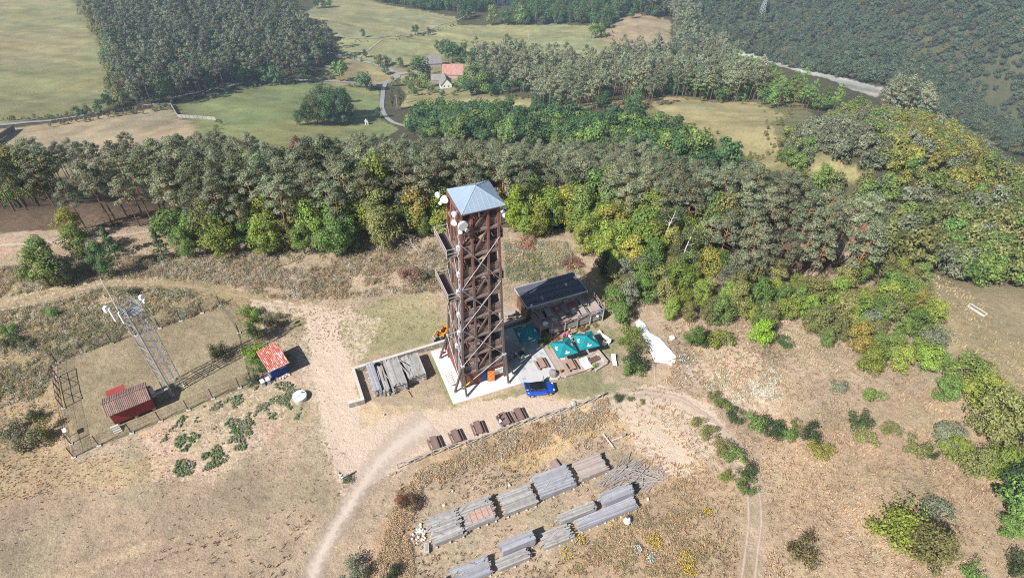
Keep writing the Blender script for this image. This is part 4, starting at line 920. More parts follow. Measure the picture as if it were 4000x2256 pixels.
r_ = np.clip(0.5 * np.random.default_rng(5).random(len(a2)) + 1.1 * (fbm(a2[:, 0] / 24, a2[:, 1] / 24, 45) - 0.5) + 0.28, 0, 0.999); mass("farm_pine_wood", a2[r_ < 0.72], ["farpine"], T_PINE, 0.8, 1.3, 4); mass("farm_broadleaf_wood", a2[r_ >= 0.72], ["farbroad"], T_DARK, 0.75, 1.25, 5)
a3, c1, c2, _ = scatter(-300, 300, 500, 1000, 5.8, B_TOP, 7, seed=23); mass("skyline_wood", a3, ["farbroad", "farpine"], T_DARK, 0.8, 1.2, 6)
a4, c1, c2, _ = scatter(20, 330, 60, 420, 3.9, B_RIDGE, 4.5, seed=24)
yel = pin([(3500,470),(3700,450),(3850,620),(3900,760),(3780,740),(3620,620),(3560,700),(3480,620)], c1, c2) & (np.random.default_rng(3).random(len(a4)) < 0.7)
grey = pin([(3150,470),(3300,480),(3480,560),(3400,620),(3200,560)], c1, c2)
r_ = np.random.default_rng(6).random(len(a4))
mass("yellow_ridge_wood", a4[yel], ["farbroad"], (0.30,0.29,0.08), 0.5, 0.8, 7)
mass("grey_ridge_wood", a4[~yel & (grey | (r_ < 0.25))], ["farbroad"], T_GREY, 0.5, 0.85, 8)
mass("olive_ridge_wood", a4[~yel & ~grey & (r_ >= 0.25) & (r_ < 0.62)], ["farbroad"], T_OLIVE, 0.55, 0.85, 9)
mass("green_ridge_wood", a4[~yel & ~grey & (r_ >= 0.62)], ["farbroad"], T_MID, 0.5, 0.85, 10)
a5, c1, c2, _ = scatter(60, 740, 300, 950, 5.0, B_HILL, 4, seed=25)
r_ = np.random.default_rng(8).random(len(a5)); gap = fbm(a5[:, 0] / 26, a5[:, 1] / 26, 61); r_[gap < 0.2] = 2.0
mass("far_hillside_wood", a5[r_ < 0.68], ["farbroad"], T_FAR, 0.6, 1.15, 11); mass("far_hillside_scrub", a5[(r_ >= 0.68) & (r_ < 0.9)], ["farbroad"], (0.14,0.15,0.095), 0.5, 0.9, 12); mass("far_yellow_scrub", a5[(r_ >= 0.9) & (r_ < 1)], ["farbroad"], (0.24,0.22,0.09), 0.5, 0.9, 13)
a6, c1, c2, _ = scatter(60, 300, 300, 620, 6.6, B_SIDE, 5, seed=26); mass("riverside_wood", a6, ["farbroad", "farpine"], T_MID, 0.7, 1.0, 14)
# scrub along the field margins and lanes
_mp = []
_rs = np.random.default_rng(88)
for line, n_, w_ in [([(300,20),(345,75),(400,190),(425,310),(425,395)],70,3.0),([(0,472),(200,462),(395,438)],40,1.6),([(470,448),(620,420),(880,356),(1000,340)],36,1.3),([(1000,340),(1180,328),(1400,342)],22,1.2),([(840,540),(845,470)],12,1.2),([(1290,160),(1480,160),(1600,150),(1780,98)],40,2.0),([(1330,222),(1450,246),(1545,275)],18,2.0),([(2530,392),(2780,400),(2950,404),(3090,455),(3010,482),(3040,560),(3080,625),(2980,655),(2880,580),(2700,500)],90,3.0),([(2330,98),(2430,205)],16,3.0),([(1600,365),(2080,388)],26,2.0),([(1600,422),(2060,428)],26,2.0),([(200,492),(440,452),(690,425)],40,1.6)]:
    l_ = np.array([hit(*q_)[:2] for q_ in line]); c_, _s = resample(l_, 1.0); i_ = _rs.integers(0, len(c_), n_); q_ = c_[i_] + _rs.normal(0, w_, (n_, 2)); _mp.append(np.stack([q_[:, 0], q_[:, 1], ground_z_arr(q_[:, 0], q_[:, 1])], 1))
_mp = np.concatenate(_mp); mass("field_margin_scrub", _mp, ["farbroad"], T_OLIVE, 0.08, 0.30, 51)
COUNTS = ("pines", len(pines), "row", nrow, "thick", len(sel), len(ptt), "front", len(ptf), "decid", len(deciduous), "rest", len(rest), "left", len(a1), "farm", len(a2), "top", len(a3), "ridge", len(a4), "hill", len(a5), len(a6))
# ---------------------------------------------------------------- grass, weeds and scrub nobody could count
def in_yard(x, y):
    d = np.stack([x - O2[0], y - O2[1]], -1); u = d @ EU; v = d @ EV
    yard = (u > -17.5) & (u < 18) & (v > -10.6) & (v < 8.5)
    comp = (u > -51) & (u < -29) & (v > 5) & (v < 24)
    return yard, comp, u, v
def soil_at(x, y):
    i = np.clip(np.searchsorted(GX, x) - 1, 0, len(GX) - 2); j = np.clip(np.searchsorted(GY, y) - 1, 0, len(GY) - 2); return col[j, i]
TRACKS = []
for o_ in bpy.data.objects:
    if o_.name.split('.')[0] in ("gravel_track", "dirt_track", "wheel_rut", "footpath", "forest_path"):
        c_ = np.array([v.co[:2] for v in o_.data.vertices]); TRACKS.append((c_, 0.62 if o_.name.startswith("gravel") else 0.3))
_cell = {}
for c_, r_ in TRACKS:
    for p in c_: _cell.setdefault((int(p[0] // 1.0), int(p[1] // 1.0)), []).append((p[0], p[1], r_))
def on_track(x, y):
    out = np.zeros(len(x), bool)
    for i in range(len(x)):
        a, b_ = int(x[i] // 1.0), int(y[i] // 1.0)
        for da in (-1, 0, 1):
            for db in (-1, 0, 1):
                for (px, py, r) in _cell.get((a + da, b_ + db), ()):
                    if (px - x[i]) ** 2 + (py - y[i]) ** 2 < r * r: out[i] = True
    return out
def grass_mesh(name, x, y, hgt, colr, blades, wblade, seed, mat, lodge=0.6):
    rs = np.random.default_rng(seed); n = len(x)
    z = ground_z_arr(x, y)
    k = blades; X = np.repeat(x, k); Y = np.repeat(y, k); Z = np.repeat(z, k); Hh = np.repeat(hgt, k) * rs.uniform(0.6, 1.25, n * k); C = np.repeat(colr, k, 0)
    an = rs.uniform(0, 6.283, n * k); off = rs.uniform(0, 0.16, n * k) * (Hh / 0.4)
    bx = X + np.cos(an) * off; by = Y + np.sin(an) * off
    ld = np.repeat(rs.uniform(0, 6.283, n), k) * 0 + np.repeat(fbm(x / 5, y / 5, 71) * 12.6, k)
    tx = bx + np.cos(an) * Hh * 0.45 + np.cos(ld) * Hh * lodge * 0.5; ty = by + np.sin(an) * Hh * 0.45 + np.sin(ld) * Hh * lodge * 0.5; tz = Z + Hh
    wa = an + 1.57; w = wblade * rs.uniform(0.6, 1.4, n * k)
    v = np.stack([np.stack([bx - np.cos(wa) * w, by - np.sin(wa) * w, Z - 0.04], -1), np.stack([bx + np.cos(wa) * w, by + np.sin(wa) * w, Z - 0.04], -1),
                  np.stack([tx + np.cos(wa) * w * 0.8, ty + np.sin(wa) * w * 0.8, tz * 0.35 + (Z + Hh) * 0.65], -1), np.stack([tx - np.cos(wa) * w * 0.5, ty - np.sin(wa) * w * 0.5, tz], -1)], 1)
    me = big_mesh(name, v.reshape(-1, 3), np.arange(4 * n * k).reshape(-1, 4), 4)
    a = me.attributes.new("tone", 'FLOAT_COLOR', 'POINT')
    cc = np.clip(C * rs.uniform(0.62, 1.5, (n * k, 1)), 0, 0.9); cc = np.repeat(cc, 4, 0)
    a.data.foreach_set("color", np.concatenate([cc, np.ones((len(cc), 1))], 1).astype(np.float32).ravel())
    me.materials.append(mat); o = bpy.data.objects.new(name, me); COL.objects.link(o); o["kind"] = "stuff"; return o
m, nt, b = new_mat("dry_grass"); a_ = nd(nt, "ShaderNodeAttribute", attribute_name="tone")
nt.links.new(a_.outputs["Color"], b.inputs["Base Color"]); b.inputs["Roughness"].default_value = 0.8; b.inputs["Specular IOR Level"].default_value = 0.15
tl = nd(nt, "ShaderNodeBsdfTranslucent"); nt.links.new(a_.outputs["Color"], tl.inputs[0]); mx = nd(nt, "ShaderNodeMixShader"); mx.inputs[0].default_value = 0.25
nt.links.new(b.outputs[0], mx.inputs[1]); nt.links.new(tl.outputs[0], mx.inputs[2]); nt.links.new(mx.outputs[0], nt.nodes["Material Output"].inputs[0])
GRASS = m
rs = np.random.default_rng(91)
N = 110000
x = rs.uniform(-72, 78, N); y = rs.uniform(23, 92, N)
yd, cp, u_, v_ = in_yard(x, y)
px_, py_, _ = project(np.stack([x, y, ground_z_arr(x, y)], -1))
tall = fbm(x / 7, y / 7, 81)
below = (v_ < -11.4) & (u_ > -15)
rightslope = (x > 22) & ~yd
lefty = (px_ < 700) & (py_ > 1500) & (py_ < 1950) & ~cp
strip_ = (v_ > 9.5) & ~cp
dens = np.where(below, 0.9, np.where(rightslope, 0.75, np.where(lefty, 0.8, np.where(strip_, 0.6, 0.14))))
dens = dens * np.clip((tall - 0.25) * 2.4, 0.15, 1.0)
soil_c = soil_at(x, y)
bare = (soil_c[:, 0] > 0.52)
dens[bare] *= 0.12
dens[yd | cp] *= 0.05; dens[(x > 58) & (y > 45)] *= 0.3
rows = (u_ > -14.2) & (u_ < 14) & (v_ < -18) & (v_ > -27.5); dens[rows] *= 0.3
ok = (rs.random(N) < dens) & (px_ > -150) & (px_ < 4150) & (py_ < 2350)
x, y = x[ok], y[ok]; keep = ~on_track(x, y); x, y = x[keep], y[keep]
yd, cp, u_, v_ = in_yard(x, y); hh = np.where((v_ < -11.4) | (x > 22), 0.26, 0.10) * rs.uniform(0.6, 1.3, len(x)); 
c_ = soil_at(x, y) * np.array([1.12, 1.08, 1.0])
grass_mesh("dry_grass", x, y, hh, c_, 7, 0.035, 92, GRASS)
# weeds: white-grey seeding herbs, brown docks, green patches
def weeds(name, poly, n, kinds, hmin, hmax, seed, blades=10, w=0.05, cl=2.5, thr=0.45):
    rs = np.random.default_rng(seed); P = np.array(poly, float)
    pxs = rs.uniform(P[:, 0].min(), P[:, 0].max(), n * 3); pys = rs.uniform(P[:, 1].min(), P[:, 1].max(), n * 3)
    ok = pin(poly, pxs, pys); pxs, pys = pxs[ok][:n], pys[ok][:n]
    q = np.array([atz(a, b_, -0.3)[:2] for a, b_ in zip(pxs, pys)])
    k = fbm(q[:, 0] / cl, q[:, 1] / cl, seed) > thr; q = q[k]
    q = q[: int(len(q) * 0.8)]
    ci = rs.integers(0, len(kinds), len(q)); cc = np.array(kinds)[ci]
    patch = (fbm(q[:, 0] / 3, q[:, 1] / 3, seed + 5) * len(kinds) * 1.6).astype(int) % len(kinds); sw = rs.random(len(q)) < 0.55; cc[sw] = np.array(kinds)[patch[sw]]
    keep = ~on_track(q[:, 0], q[:, 1]); q, cc = q[keep], cc[keep]
    n = len(q); k = int(blades * 2.0); hh = rs.uniform(hmin, hmax, n); z = ground_z_arr(q[:, 0], q[:, 1])
    d = rs.normal(0, 1, (n * k, 3)); d[:, 2] = np.abs(d[:, 2]); d /= np.linalg.norm(d, axis=1)[:, None]
    R_ = np.repeat(hh, k)[:, None]
    p = np.stack([np.repeat(q[:, 0], k), np.repeat(q[:, 1], k), np.repeat(z, k)], 1) + d * R_ * np.array([0.62, 0.62, 0.9]) * rs.uniform(0.35, 1, (n * k, 1))
    v = cards(p, d + np.array([0, 0, 0.5]), w * 2.5, w * 1.4, 0.6, rs)
    me = big_mesh(name, v, np.arange(len(v)).reshape(-1, 4), 4)
    a = me.attributes.new("tone", 'FLOAT_COLOR', 'POINT')
    c4 = np.clip(np.repeat(cc, k, 0) * rs.uniform(0.6, 1.45, (n * k, 1)) * 1.2, 0, 0.9); c4 = np.repeat(c4, 4, 0)
    a.data.foreach_set("color", np.concatenate([c4, np.ones((len(c4), 1))], 1).astype(np.float32).ravel())
    me.materials.append(GRASS); o = bpy.data.objects.new(name, me); COL.objects.link(o); o["kind"] = "stuff"; return o

W_ = [(0.34,0.30,0.22), (0.27,0.22,0.15), (0.16,0.17,0.085), (0.25,0.17,0.12), (0.40,0.31,0.18), (0.20,0.19,0.11), (0.42,0.39,0.32)]
weeds("tall_weeds", [(-100,1060),(500,1010),(900,985),(1300,990),(1700,955),(1770,1060),(1760,1140),(1300,1175),(1080,1170),(760,1100),(600,1090),(300,1110),(-100,1190)], 9000, W_, 0.45, 1.0, 201, 12, 0.055, 3.0, 0.36)
weeds("weedy_bank", [(-100,1210),(400,1130),(700,1130),(900,1190),(500,1330),(230,1420),(160,1560),(-100,1620)], 6500, W_ + [(0.14,0.17,0.07)], 0.4, 0.9, 202, 12, 0.055, 3.0, 0.36)
weeds("clearing_weeds", [(1960,950),(2210,950),(2260,1050),(2290,1080),(2240,1075),(2060,1110),(1980,1100)], 2200, [(0.33,0.32,0.25), (0.24,0.24,0.15), (0.17,0.20,0.10), (0.40,0.33,0.2)], 0.4, 0.9, 203, 12, 0.055, 2.5, 0.33)
weeds("green_weeds", [(620,1740),(720,1620),(960,1540),(1080,1470),(1190,1530),(1170,1640),(1010,1640),(960,1760),(850,1830),(700,1870),(640,1800)], 5200, [(0.09,0.17,0.06), (0.12,0.19,0.075), (0.17,0.21,0.10), (0.28,0.27,0.19)], 0.15, 0.38, 204, 12, 0.06, 1.2, 0.545)
weeds("white_herbs", [(2700,1380),(2850,1350),(2960,1400),(3060,1480),(3050,1560),(2900,1590),(2780,1560),(2640,1460)], 2600, [(0.60,0.60,0.54), (0.50,0.50,0.42), (0.30,0.30,0.2), (0.42,0.36,0.25)], 0.2, 0.5, 205, 9, 0.05, 1.6, 0.56)
weeds("fence_weeds", [(1560,1830),(2000,1690),(2360,1560),(2420,1640),(2100,1760),(1650,1900)], 2600, [(0.44,0.31,0.19), (0.50,0.37,0.22), (0.36,0.29,0.19), (0.42,0.38,0.30)], 0.35, 0.75, 206, 10, 0.05, 2.0, 0.4)
weeds("track_verge", [(1100,2256),(1220,2080),(1330,1900),(1360,1930),(1270,2080),(1170,2256)], 900, [(0.27,0.22,0.13), (0.22,0.2,0.11), (0.35,0.28,0.17)], 0.2, 0.45, 207, 9, 0.04, 1.5, 0.35)
weeds("verge_grass", [(1450,2256),(1530,2000),(1640,1850),(1660,1900),(1600,2050),(1620,2256)], 2000, [(0.46,0.34,0.22), (0.52,0.40,0.27), (0.38,0.29,0.18)], 0.35, 0.75, 208, 10, 0.045, 1.5, 0.3)
weeds("dark_scrub", [(2420,1960),(2700,1860),(2780,2050),(2740,2256),(2200,2256),(2350,2080)], 2600, [(0.42,0.29,0.17), (0.36,0.27,0.17), (0.46,0.34,0.2), (0.27,0.25,0.14)], 0.3, 0.6, 209, 10, 0.045, 1.6, 0.42)
def flowers(px, py, r, n, colr, label, seed, low=0.25):
    rs = np.random.default_rng(seed); p = hit(px, py); o = thing("flowering_plant", label, "plant", xy=(p[0], p[1]), z=ground_z(p[0], p[1]))
    an = rs.uniform(0, 6.28, n); rr = r * np.sqrt(rs.random(n)); q = np.stack([np.cos(an) * rr, np.sin(an) * rr, low + rs.uniform(0, 0.35, n)], 1)
    me = card_mesh("blossoms", cards(q, np.tile([0, 0, 1.0], (n, 1)), 0.12, 0.1, 0.5, rs), varied("petals_" + seed.__str__(), colr, 0.25)); b_ = bpy.data.objects.new("blossoms", me); COL.objects.link(b_); b_.parent = o
    q2 = q * [1, 1, 0.6]; me = card_mesh("leaves", cards(q2, np.tile([0, 0, 0.6], (n, 1)), 0.16, 0.1, 0.8, rs), LEAF); c = bpy.data.objects.new("leaves", me); COL.objects.link(c); c.parent = o; c.color = (0.16,0.17,0.07,1)
YF = (0.75,0.50,0.03); WF = (0.70,0.70,0.66)
for i, (px, py, r, n, c_, lab) in enumerate([(2758,2005,0.55,70,YF,"small yellow flowering herb near the wheel track"),(2560,2120,1.0,130,YF,"broad yellow flowering herb at the right of the plank rows"),(2680,2190,1.0,170,YF,"dense yellow flowering herb nearest the bottom edge"),(2690,2235,0.8,120,YF,"yellow flowering herb touching the bottom edge"),(2270,2115,0.7,70,YF,"loose yellow flowering herb below the plank stacks"),(2215,2170,0.8,60,YF,"sparse yellow flowers at the foot of the lowest stacks"),
    (2490,2150,0.5,80,WF,"white flowering herb beside the broad yellow one"),(2540,2180,0.6,90,WF,"whitish seeding herb below the broad yellow one"),(2670,1405,0.8,140,WF,"white flowering herb below the end of the white sheet"),(2240,1040,0.8,50,YF,"yellow flowers in the clearing behind the cafe"),(2085,1030,0.6,40,YF,"small yellow flowers in the clearing behind the tower")]):
    flowers(px, py, r, n, c_, lab, 300 + i)
# ================================================================= the lookout tower
def hl(z): return 2.95 - 0.87 * z / 27.0
WOODP = bark("tower_post_wood", (0.165,0.125,0.112), (0.245,0.115,0.09), 15.0, 23.0, 0.35)
WOODB = varied("tower_board", (0.27,0.20,0.175), 0.3, 1.2, 0.8, (0.18,0.13,0.115), fine=14)
WOODR = varied("tower_brace", (0.215,0.13,0.11), 0.35, 1.5, 0.8, (0.15,0.10,0.088))
WOODL = varied("tower_leg", (0.16,0.13,0.115), 0.35, 2.0, 0.85)
REDWALL = varied("red_boards", (0.24,0.085,0.06), 0.35, 3.0, 0.75, (0.17,0.065,0.05), stretch=(6, 6, 0.5))
STEEL = varied("steel", (0.52,0.52,0.53), 0.2, 4.0, 0.5, spec=0.4)
STEELD = varied("dark_steel", (0.11,0.10,0.10), 0.3, 4.0, 0.6)
WHITE = varied("white_paint", (0.80,0.80,0.80), 0.08, 2.0, 0.45)
ROOFM = varied("tower_roof_sheet", (0.40,0.50,0.60), 0.14, 0.8, 0.38, (0.34,0.44,0.55), metal=0.35, spec=0.5)
ORANGE = varied("orange_boards", (0.62,0.20,0.05), 0.2, 5.0, 0.6)
DARKIN = varied("inside_shade", (0.03,0.04,0.07), 0.2, 3.0, 0.8)  # near-black colour standing in for shade in voids and under eaves
tw = thing("lookout_tower", "tall wooden lookout tower with a pale blue pyramid roof and splayed legs", "tower", 0.15, -0.05, 0.14)
ZF = [2.9 + 3.2 * k for k in range(8)]
def P(su, sv, z, off=0.0): return (su * (hl(z) + off), sv * (hl(z) + off), z)
for su in (-1, 1):
    for sv in (-1, 1):
        mb = MB(); mb.beam(P(su, sv, 0), P(su, sv, 27.7), 0.27); mb.build("corner_post", WOODP, tw)
        for (ax, ay) in ((2.95, 4.36), (4.16, 3.12)):
            mb = MB(); j = P(su, sv, 4.5, 0.12); mb.beam(j, (su * ax, sv * ay, -0.02), 0.24); lg = mb.build("leg", WOODL, tw)
            mb = MB(); mb.box((su * ax, sv * ay, 0.06), (0.34, 0.34, 0.14)); mb.build("foot_plate", STEEL, lg)
        mb = MB(); mb.box(P(su, sv, 4.5, 0.06), (0.44, 0.44, 0.22)); mb.build("joint_plate", STEEL, tw)
for ax in (0, 1):
    for s in (-1, 1):
        for q in (-0.93, 0.93):
            a = hl(2.6); b_ = hl(27.7)
            p0 = (q, s * a, 2.4) if ax == 0 else (s * a, q, 2.4); p1 = (q, s * b_, 27.7) if ax == 0 else (s * b_, q, 27.7)
            mb = MB(); mb.beam(p0, p1, 0.25); mb.build("face_post", WOODP, tw)
def F4(face, q, z, off=0.0):
    s = -1 if face in (0, 2) else 1; d = s * (hl(z) + off)
    return (q, d, z) if face < 2 else (d, q, z)
for k, z in enumerate(ZF):
    h = hl(z) - 0.02; mb = MB()
    # plank floor round the stairwell
    for (x0, x1, y0, y1) in ((-h, h, -h, -0.75), (-h, h, 1.55, h), (-h, -1.75, -0.75, 1.55), (1.75, h, -0.75, 1.55)):
        n = max(1, int((y1 - y0) / 0.2)); w = (y1 - y0) / n
        for i in range(n): mb.box(((x0 + x1) / 2, y0 + (i + 0.5) * w, z - 0.05), (x1 - x0, w * 0.93, 0.07))
    mb.build("platform", WOODB, tw)
    mb = MB()
    for f in range(4):
        mb.beam(F4(f, -h, z - 0.2, 0.02), F4(f, h, z - 0.2, 0.02), 0.14, 0.26)
    mb.build("ring_beam", WOODB, tw)
    for f in range(4):
        if k in (4, 6) and f >= 2: continue
        mb = MB(); e = hl(z) - 0.2; mb.beam(F4(f, -e, z + 1.1, -0.19), F4(f, e, z + 1.1, -0.19), 0.08, 0.1)
        for q in (-e + 0.1, 0.0, e - 0.1): mb.beam(F4(f, q, z, -0.2), F4(f, q, z + 1.1, -0.2), 0.06)
        for zz, hh in ((0.22, 0.24), (0.52, 0.24), (0.82, 0.24)): mb.beam(F4(f, -e, z + zz, -0.17), F4(f, e, z + zz, -0.17), 0.04, hh)
        mb.build("railing", WOODB, tw)
    zt = z + 3.0 if k < 7 else 27.5
    for f in range(4):
        for s in (-1, 1):
            mb = MB(); mb.beam(F4(f, -0.88 * s, z + 0.05, 0.0 if s > 0 else -0.2), F4(f, 0.88 * s, min(zt, z + 2.9), 0.0 if s > 0 else -0.2), 0.12, 0.2); mb.build("cross_brace", WOODR, tw)
    if k < 7:   # stairs
        mb = MB(); n = 9
        for half in (0, 1):
            for i in range(n):
                zz = z + half * 1.6 + (i + 1) * 1.6 / n; x = (-1.25 + 2.3 * i / (n - 1)) * (1 if half == 0 else -1); y = -0.2 if half == 0 else 0.95
                mb.box((x, y, zz - 0.02), (0.27, 0.95, 0.05)); mb.box((x + (0.12 if half == 0 else -0.12), y, zz + 0.06), (0.03, 0.95, 0.14))  # risers added, like the side boards, to thicken the tower's shadow
            sx = 1 if half == 0 else -1; y = -0.2 if half == 0 else 0.95
            for dy in (-0.5, 0.5): mb.beam((-1.4 * sx, y + dy, z + half * 1.6), (1.25 * sx, y + dy, z + half * 1.6 + 1.6), 0.06, 0.26)
        mb.box((1.5, 0.38, z + 1.58), (0.55, 2.1, 0.06)); st = mb.build("staircase", WOODR, tw)
        mb = MB(); mb.beam((-1.3, -0.68, z + 0.95), (1.3, -0.68, z + 2.5), 0.06, 0.1); mb.beam((1.3, 1.45, z + 2.5), (-1.3, 1.45, z + 4.0), 0.06, 0.1)
        for i in range(5): t = i / 4; mb.beam((-1.3 + 2.6 * t, -0.68, z + 1.55 * t), (-1.3 + 2.6 * t, -0.68, z + 0.95 + 1.55 * t), 0.05)
        mb.box((-1.62, -0.7, z + 1.25), (0.16, 0.16, 2.5))
        mb.build("stair_rail", ORANGE if k % 2 else WOODR, st)
# steel tie rods in long crosses
for f in range(4):
    for k in range(4):
        z0 = 4.6 + 6.4 * (k - 0) if k < 3 else None
        if z0 is None: continue
        for s in (-1, 1):
            mb = MB(); mb.tube(F4(f, -s * hl(z0), z0, 0.16), F4(f, s * hl(z0 + 6.3), z0 + 6.3, 0.16), 0.035, None, 5); mb.build("tie_rod", STEEL, tw)
    mb = MB(); mb.tube(F4(f, -hl(0.4), 0.5, 0.2), F4(f, hl(4.5), 4.6, 0.18), 0.045, None, 5); mb.build("tie_rod", STEEL, tw)
YEL = varied("yellow_paint", (0.75,0.62,0.05), 0.1)
mb = MB(); a = np.array(F4(0, -hl(0.4), 0.5, 0.21)); b_ = np.array(F4(0, hl(4.5), 4.6, 0.19)); mb.tube(a, a + (b_ - a) * 0.14, 0.06, None, 6); mb.build("yellow_sleeve", YEL, tw)
# base room
for f in range(4):
    mb = MB(); n = 26; e = 2.83
    for i in range(n):
        q = -e + (i + 0.5) * 2 * e / n
        if f == 0 and -0.45 < q < 0.35: continue
        s = -1 if f in (0, 2) else 1
        mb.box((q, s * 2.86, 1.32) if f < 2 else (s * 2.86, q, 1.32), (2 * e / n * 0.95, 0.06, 2.6) if f < 2 else (0.06, 2 * e / n * 0.95, 2.6))
    mb.build("base_wall", REDWALL, tw)
mb = MB(); mb.box((0, 0, 1.3), (5.6, 5.6, 2.5)); mb.build("base_room", DARKIN, tw)
mb = MB(); mb.box((-0.02, -2.84, 1.25), (0.72, 0.05, 2.2)); mb.build("doorway", varied("blue_inside", (0.02,0.07,0.22), 0.3), tw)
d = MB(); d.box((0.92, -3.2, 1.15), (0.95, 0.06, 2.05), R(-14)); dr = d.build("door", ORANGE, tw)
mb = MB()
for (a, b_) in (((0.55, 0.35), (1.3, 1.15)), ((1.3, 0.35), (0.55, 1.15)), ((0.55, 1.2), (1.3, 2.0)), ((1.3, 1.2), (0.55, 2.0))):
    mb.beam((a[0], -3.25 + 0.25 * (0.92 - a[0]), a[1]), (b_[0], -3.25 + 0.25 * (0.92 - b_[0]), b_[1]), 0.05, 0.09)
mb.build("door_brace", varied("pale_orange", (0.75,0.33,0.12), 0.15), dr)
mb = MB(); mb.box((2.12, -2.98, 1.45), (1.15, 0.05, 1.15)); nb = mb.build("notice_board", WHITE, tw)
mb = MB()
for (x, z, w, h) in ((1.85, 1.7, 0.3, 0.4), (2.3, 1.65, 0.42, 0.3), (1.95, 1.2, 0.4, 0.28), (2.4, 1.2, 0.25, 0.34)): mb.box((x, -3.012, z), (w, 0.01, h))
mb.build("poster", varied("poster_paper", (0.62,0.66,0.66), 0.25, 6.0), nb)
# roof
ce = (0.3, -0.15); E_ = 2.43; ze, za = 28.0, 29.45
cr = [(ce[0] - E_, ce[1] - E_), (ce[0] + E_, ce[1] - E_), (ce[0] + E_, ce[1] + E_), (ce[0] - E_, ce[1] + E_)]
mb = MB(); vs = [(*c, ze) for c in cr] + [(*ce, za)] + [(*c, ze - 0.07) for c in cr] + [(*ce, za - 0.12)]
mb.add(vs, [(0,1,4),(1,2,4),(2,3,4),(3,0,4),(6,5,9),(7,6,9),(8,7,9),(5,8,9),(0,5,6,1),(1,6,7,2),(2,7,8,3),(3,8,5,0)]); rf = mb.build("roof", ROOFM, tw)
mb = MB(); cen = np.array([*ce, za])
for i in range(4):
    a = np.array([*cr[i], ze]); b_ = np.array([*cr[(i + 1) % 4], ze]); mb.beam(a + [0, 0, 0.02], cen + [0, 0, 0.02], 0.06, 0.05)
    for q in range(1, 9):
        e = a + (b_ - a) * q / 9; t = 1 - 2 * abs(q / 9 - 0.5); m_ = (a + b_) / 2; top = e + (cen - m_) * t
        mb.beam(e + [0, 0, 0.012], top + [0, 0, 0.012], 0.028, 0.03)
mb.build("seam", varied("roof_seam", (0.47,0.56,0.66), 0.1, 2, 0.4, metal=0.3), rf)
mb = MB(); mb.tube((*ce, za - 0.05), (*ce, za + 1.5), 0.03, 0.012, 5); mb.build("finial", STEELD, rf)
mb = MB()
for f in range(4): mb.beam(F4(f, -2.1, 27.55, 0.0), F4(f, 2.1, 27.55, 0.0), 0.2, 0.25)
for q in (-1.2, 0, 1.2): mb.beam((q, -2.1, 27.75), (q, 2.1, 27.75), 0.15, 0.2)
mb.build("roof_beam", WOODR, tw)
# side balconies at two levels
for k in (4, 6):
    z = ZF[k]; h = hl(z)
    for s, v0, v1, wd in ((-1, -h + 0.3, h + 0.2, 1.45), (1, -0.6, h + 0.2, 0.95)):
        mb = MB(); n = 8
        for i in range(n): w = wd / n; mb.box((s * (h + 0.13 + (i + 0.5) * w), (v0 + v1) / 2, z - 0.02), (w * 0.94, v1 - v0, 0.08))
        mb.beam((s * h, v0 + 0.2, z - 0.15), (s * (h + wd), v0 + 0.2, z - 0.15), 0.12, 0.16); mb.beam((s * h, v1 - 0.2, z - 0.15), (s * (h + wd), v1 - 0.2, z - 0.15), 0.12, 0.16)
        bl = mb.build("balcony", WOODB, tw)
        mb = MB(); xo = s * (h + wd + 0.1)
        for zz in (0.5, 1.1): mb.beam((xo, v0, z + zz), (xo, v1, z + zz), 0.05); mb.beam((s * h, v0, z + zz), (xo, v0, z + zz), 0.05); mb.beam((s * h, v1, z + zz), (xo, v1, z + zz), 0.05)
        for vv in (v0, (v0 + v1) / 2, v1): mb.beam((xo, vv, z - 0.1), (xo, vv, z + 1.12), 0.07)
        mb.build("balcony_rail", STEEL, bl)
        mb = MB(); mb.box((xo - s * 0.02, (v0 + v1) / 2, z + 0.52), (0.03, v1 - v0, 0.95)); mb.build("balcony_panel", WOODB, bl)
# dish antennas and cable tray
def dish(p, d, r, dep=0.22):
    d = np.array(d, float); d /= np.linalg.norm(d); p = np.array(p, float); mb = MB()
    mb.tube(p, p + d * dep, r * 0.92, r, 14); mb.ball(p + d * dep, (r * 0.9,) * 3 if False else (r * 0.5, r * 0.5, r * 0.5), 8, 5) if False else None
    o = mb.build("dish_antenna", WHITE, tw)
    mb = MB(); mb.tube(p, p - d * 0.3, 0.06, None, 5); mb.tube(p - d * 0.25 + [0, 0, -0.35], p - d * 0.25 + [0, 0, 0.35], 0.04, None, 5); mb.build("dish_mount", STEEL, o)
c0 = np.array(P(-1, -1, 26.7)); c1 = np.array(P(-1, 1, 27.0)); c2 = np.array(P(1, -1, 27.0))
dish(c0 + [-0.02, -0.45, 0.0], (0.1, -1, -0.1), 0.56, 0.3); dish(c0 + [-0.75, -0.1, 0.3], (-0.6, -1, 0), 0.33); dish(c0 + [-0.55, 0.1, 1.15], (-1, -0.3, 0.2), 0.33); dish(c0 + [-0.28, -0.5, -0.75], (-0.3, -1, 0), 0.24); dish(c0 + [0.35, -0.5, -0.7], (0.4, -1, 0), 0.22)
dish(c1 + [-0.45, -0.25, 0.2], (-0.6, -1, 0), 0.46, 0.3); dish(c1 + [-1.05, -0.05, 0.75], (-1, -0.6, 0.1), 0.33); dish(c1 + [-0.9, -0.3, -0.2], (-1, -0.8, 0), 0.2)
dish(c2 + [0.75, 0.1, 0.3], (1, -0.3, 0.1), 0.26); dish(c2 + [0.6, -0.1, -0.55], (1, -0.8, 0), 0.33); dish(c2 + [0.4, -0.1, 0.0], (0.5, -1, 0), 0.2)
mb = MB()
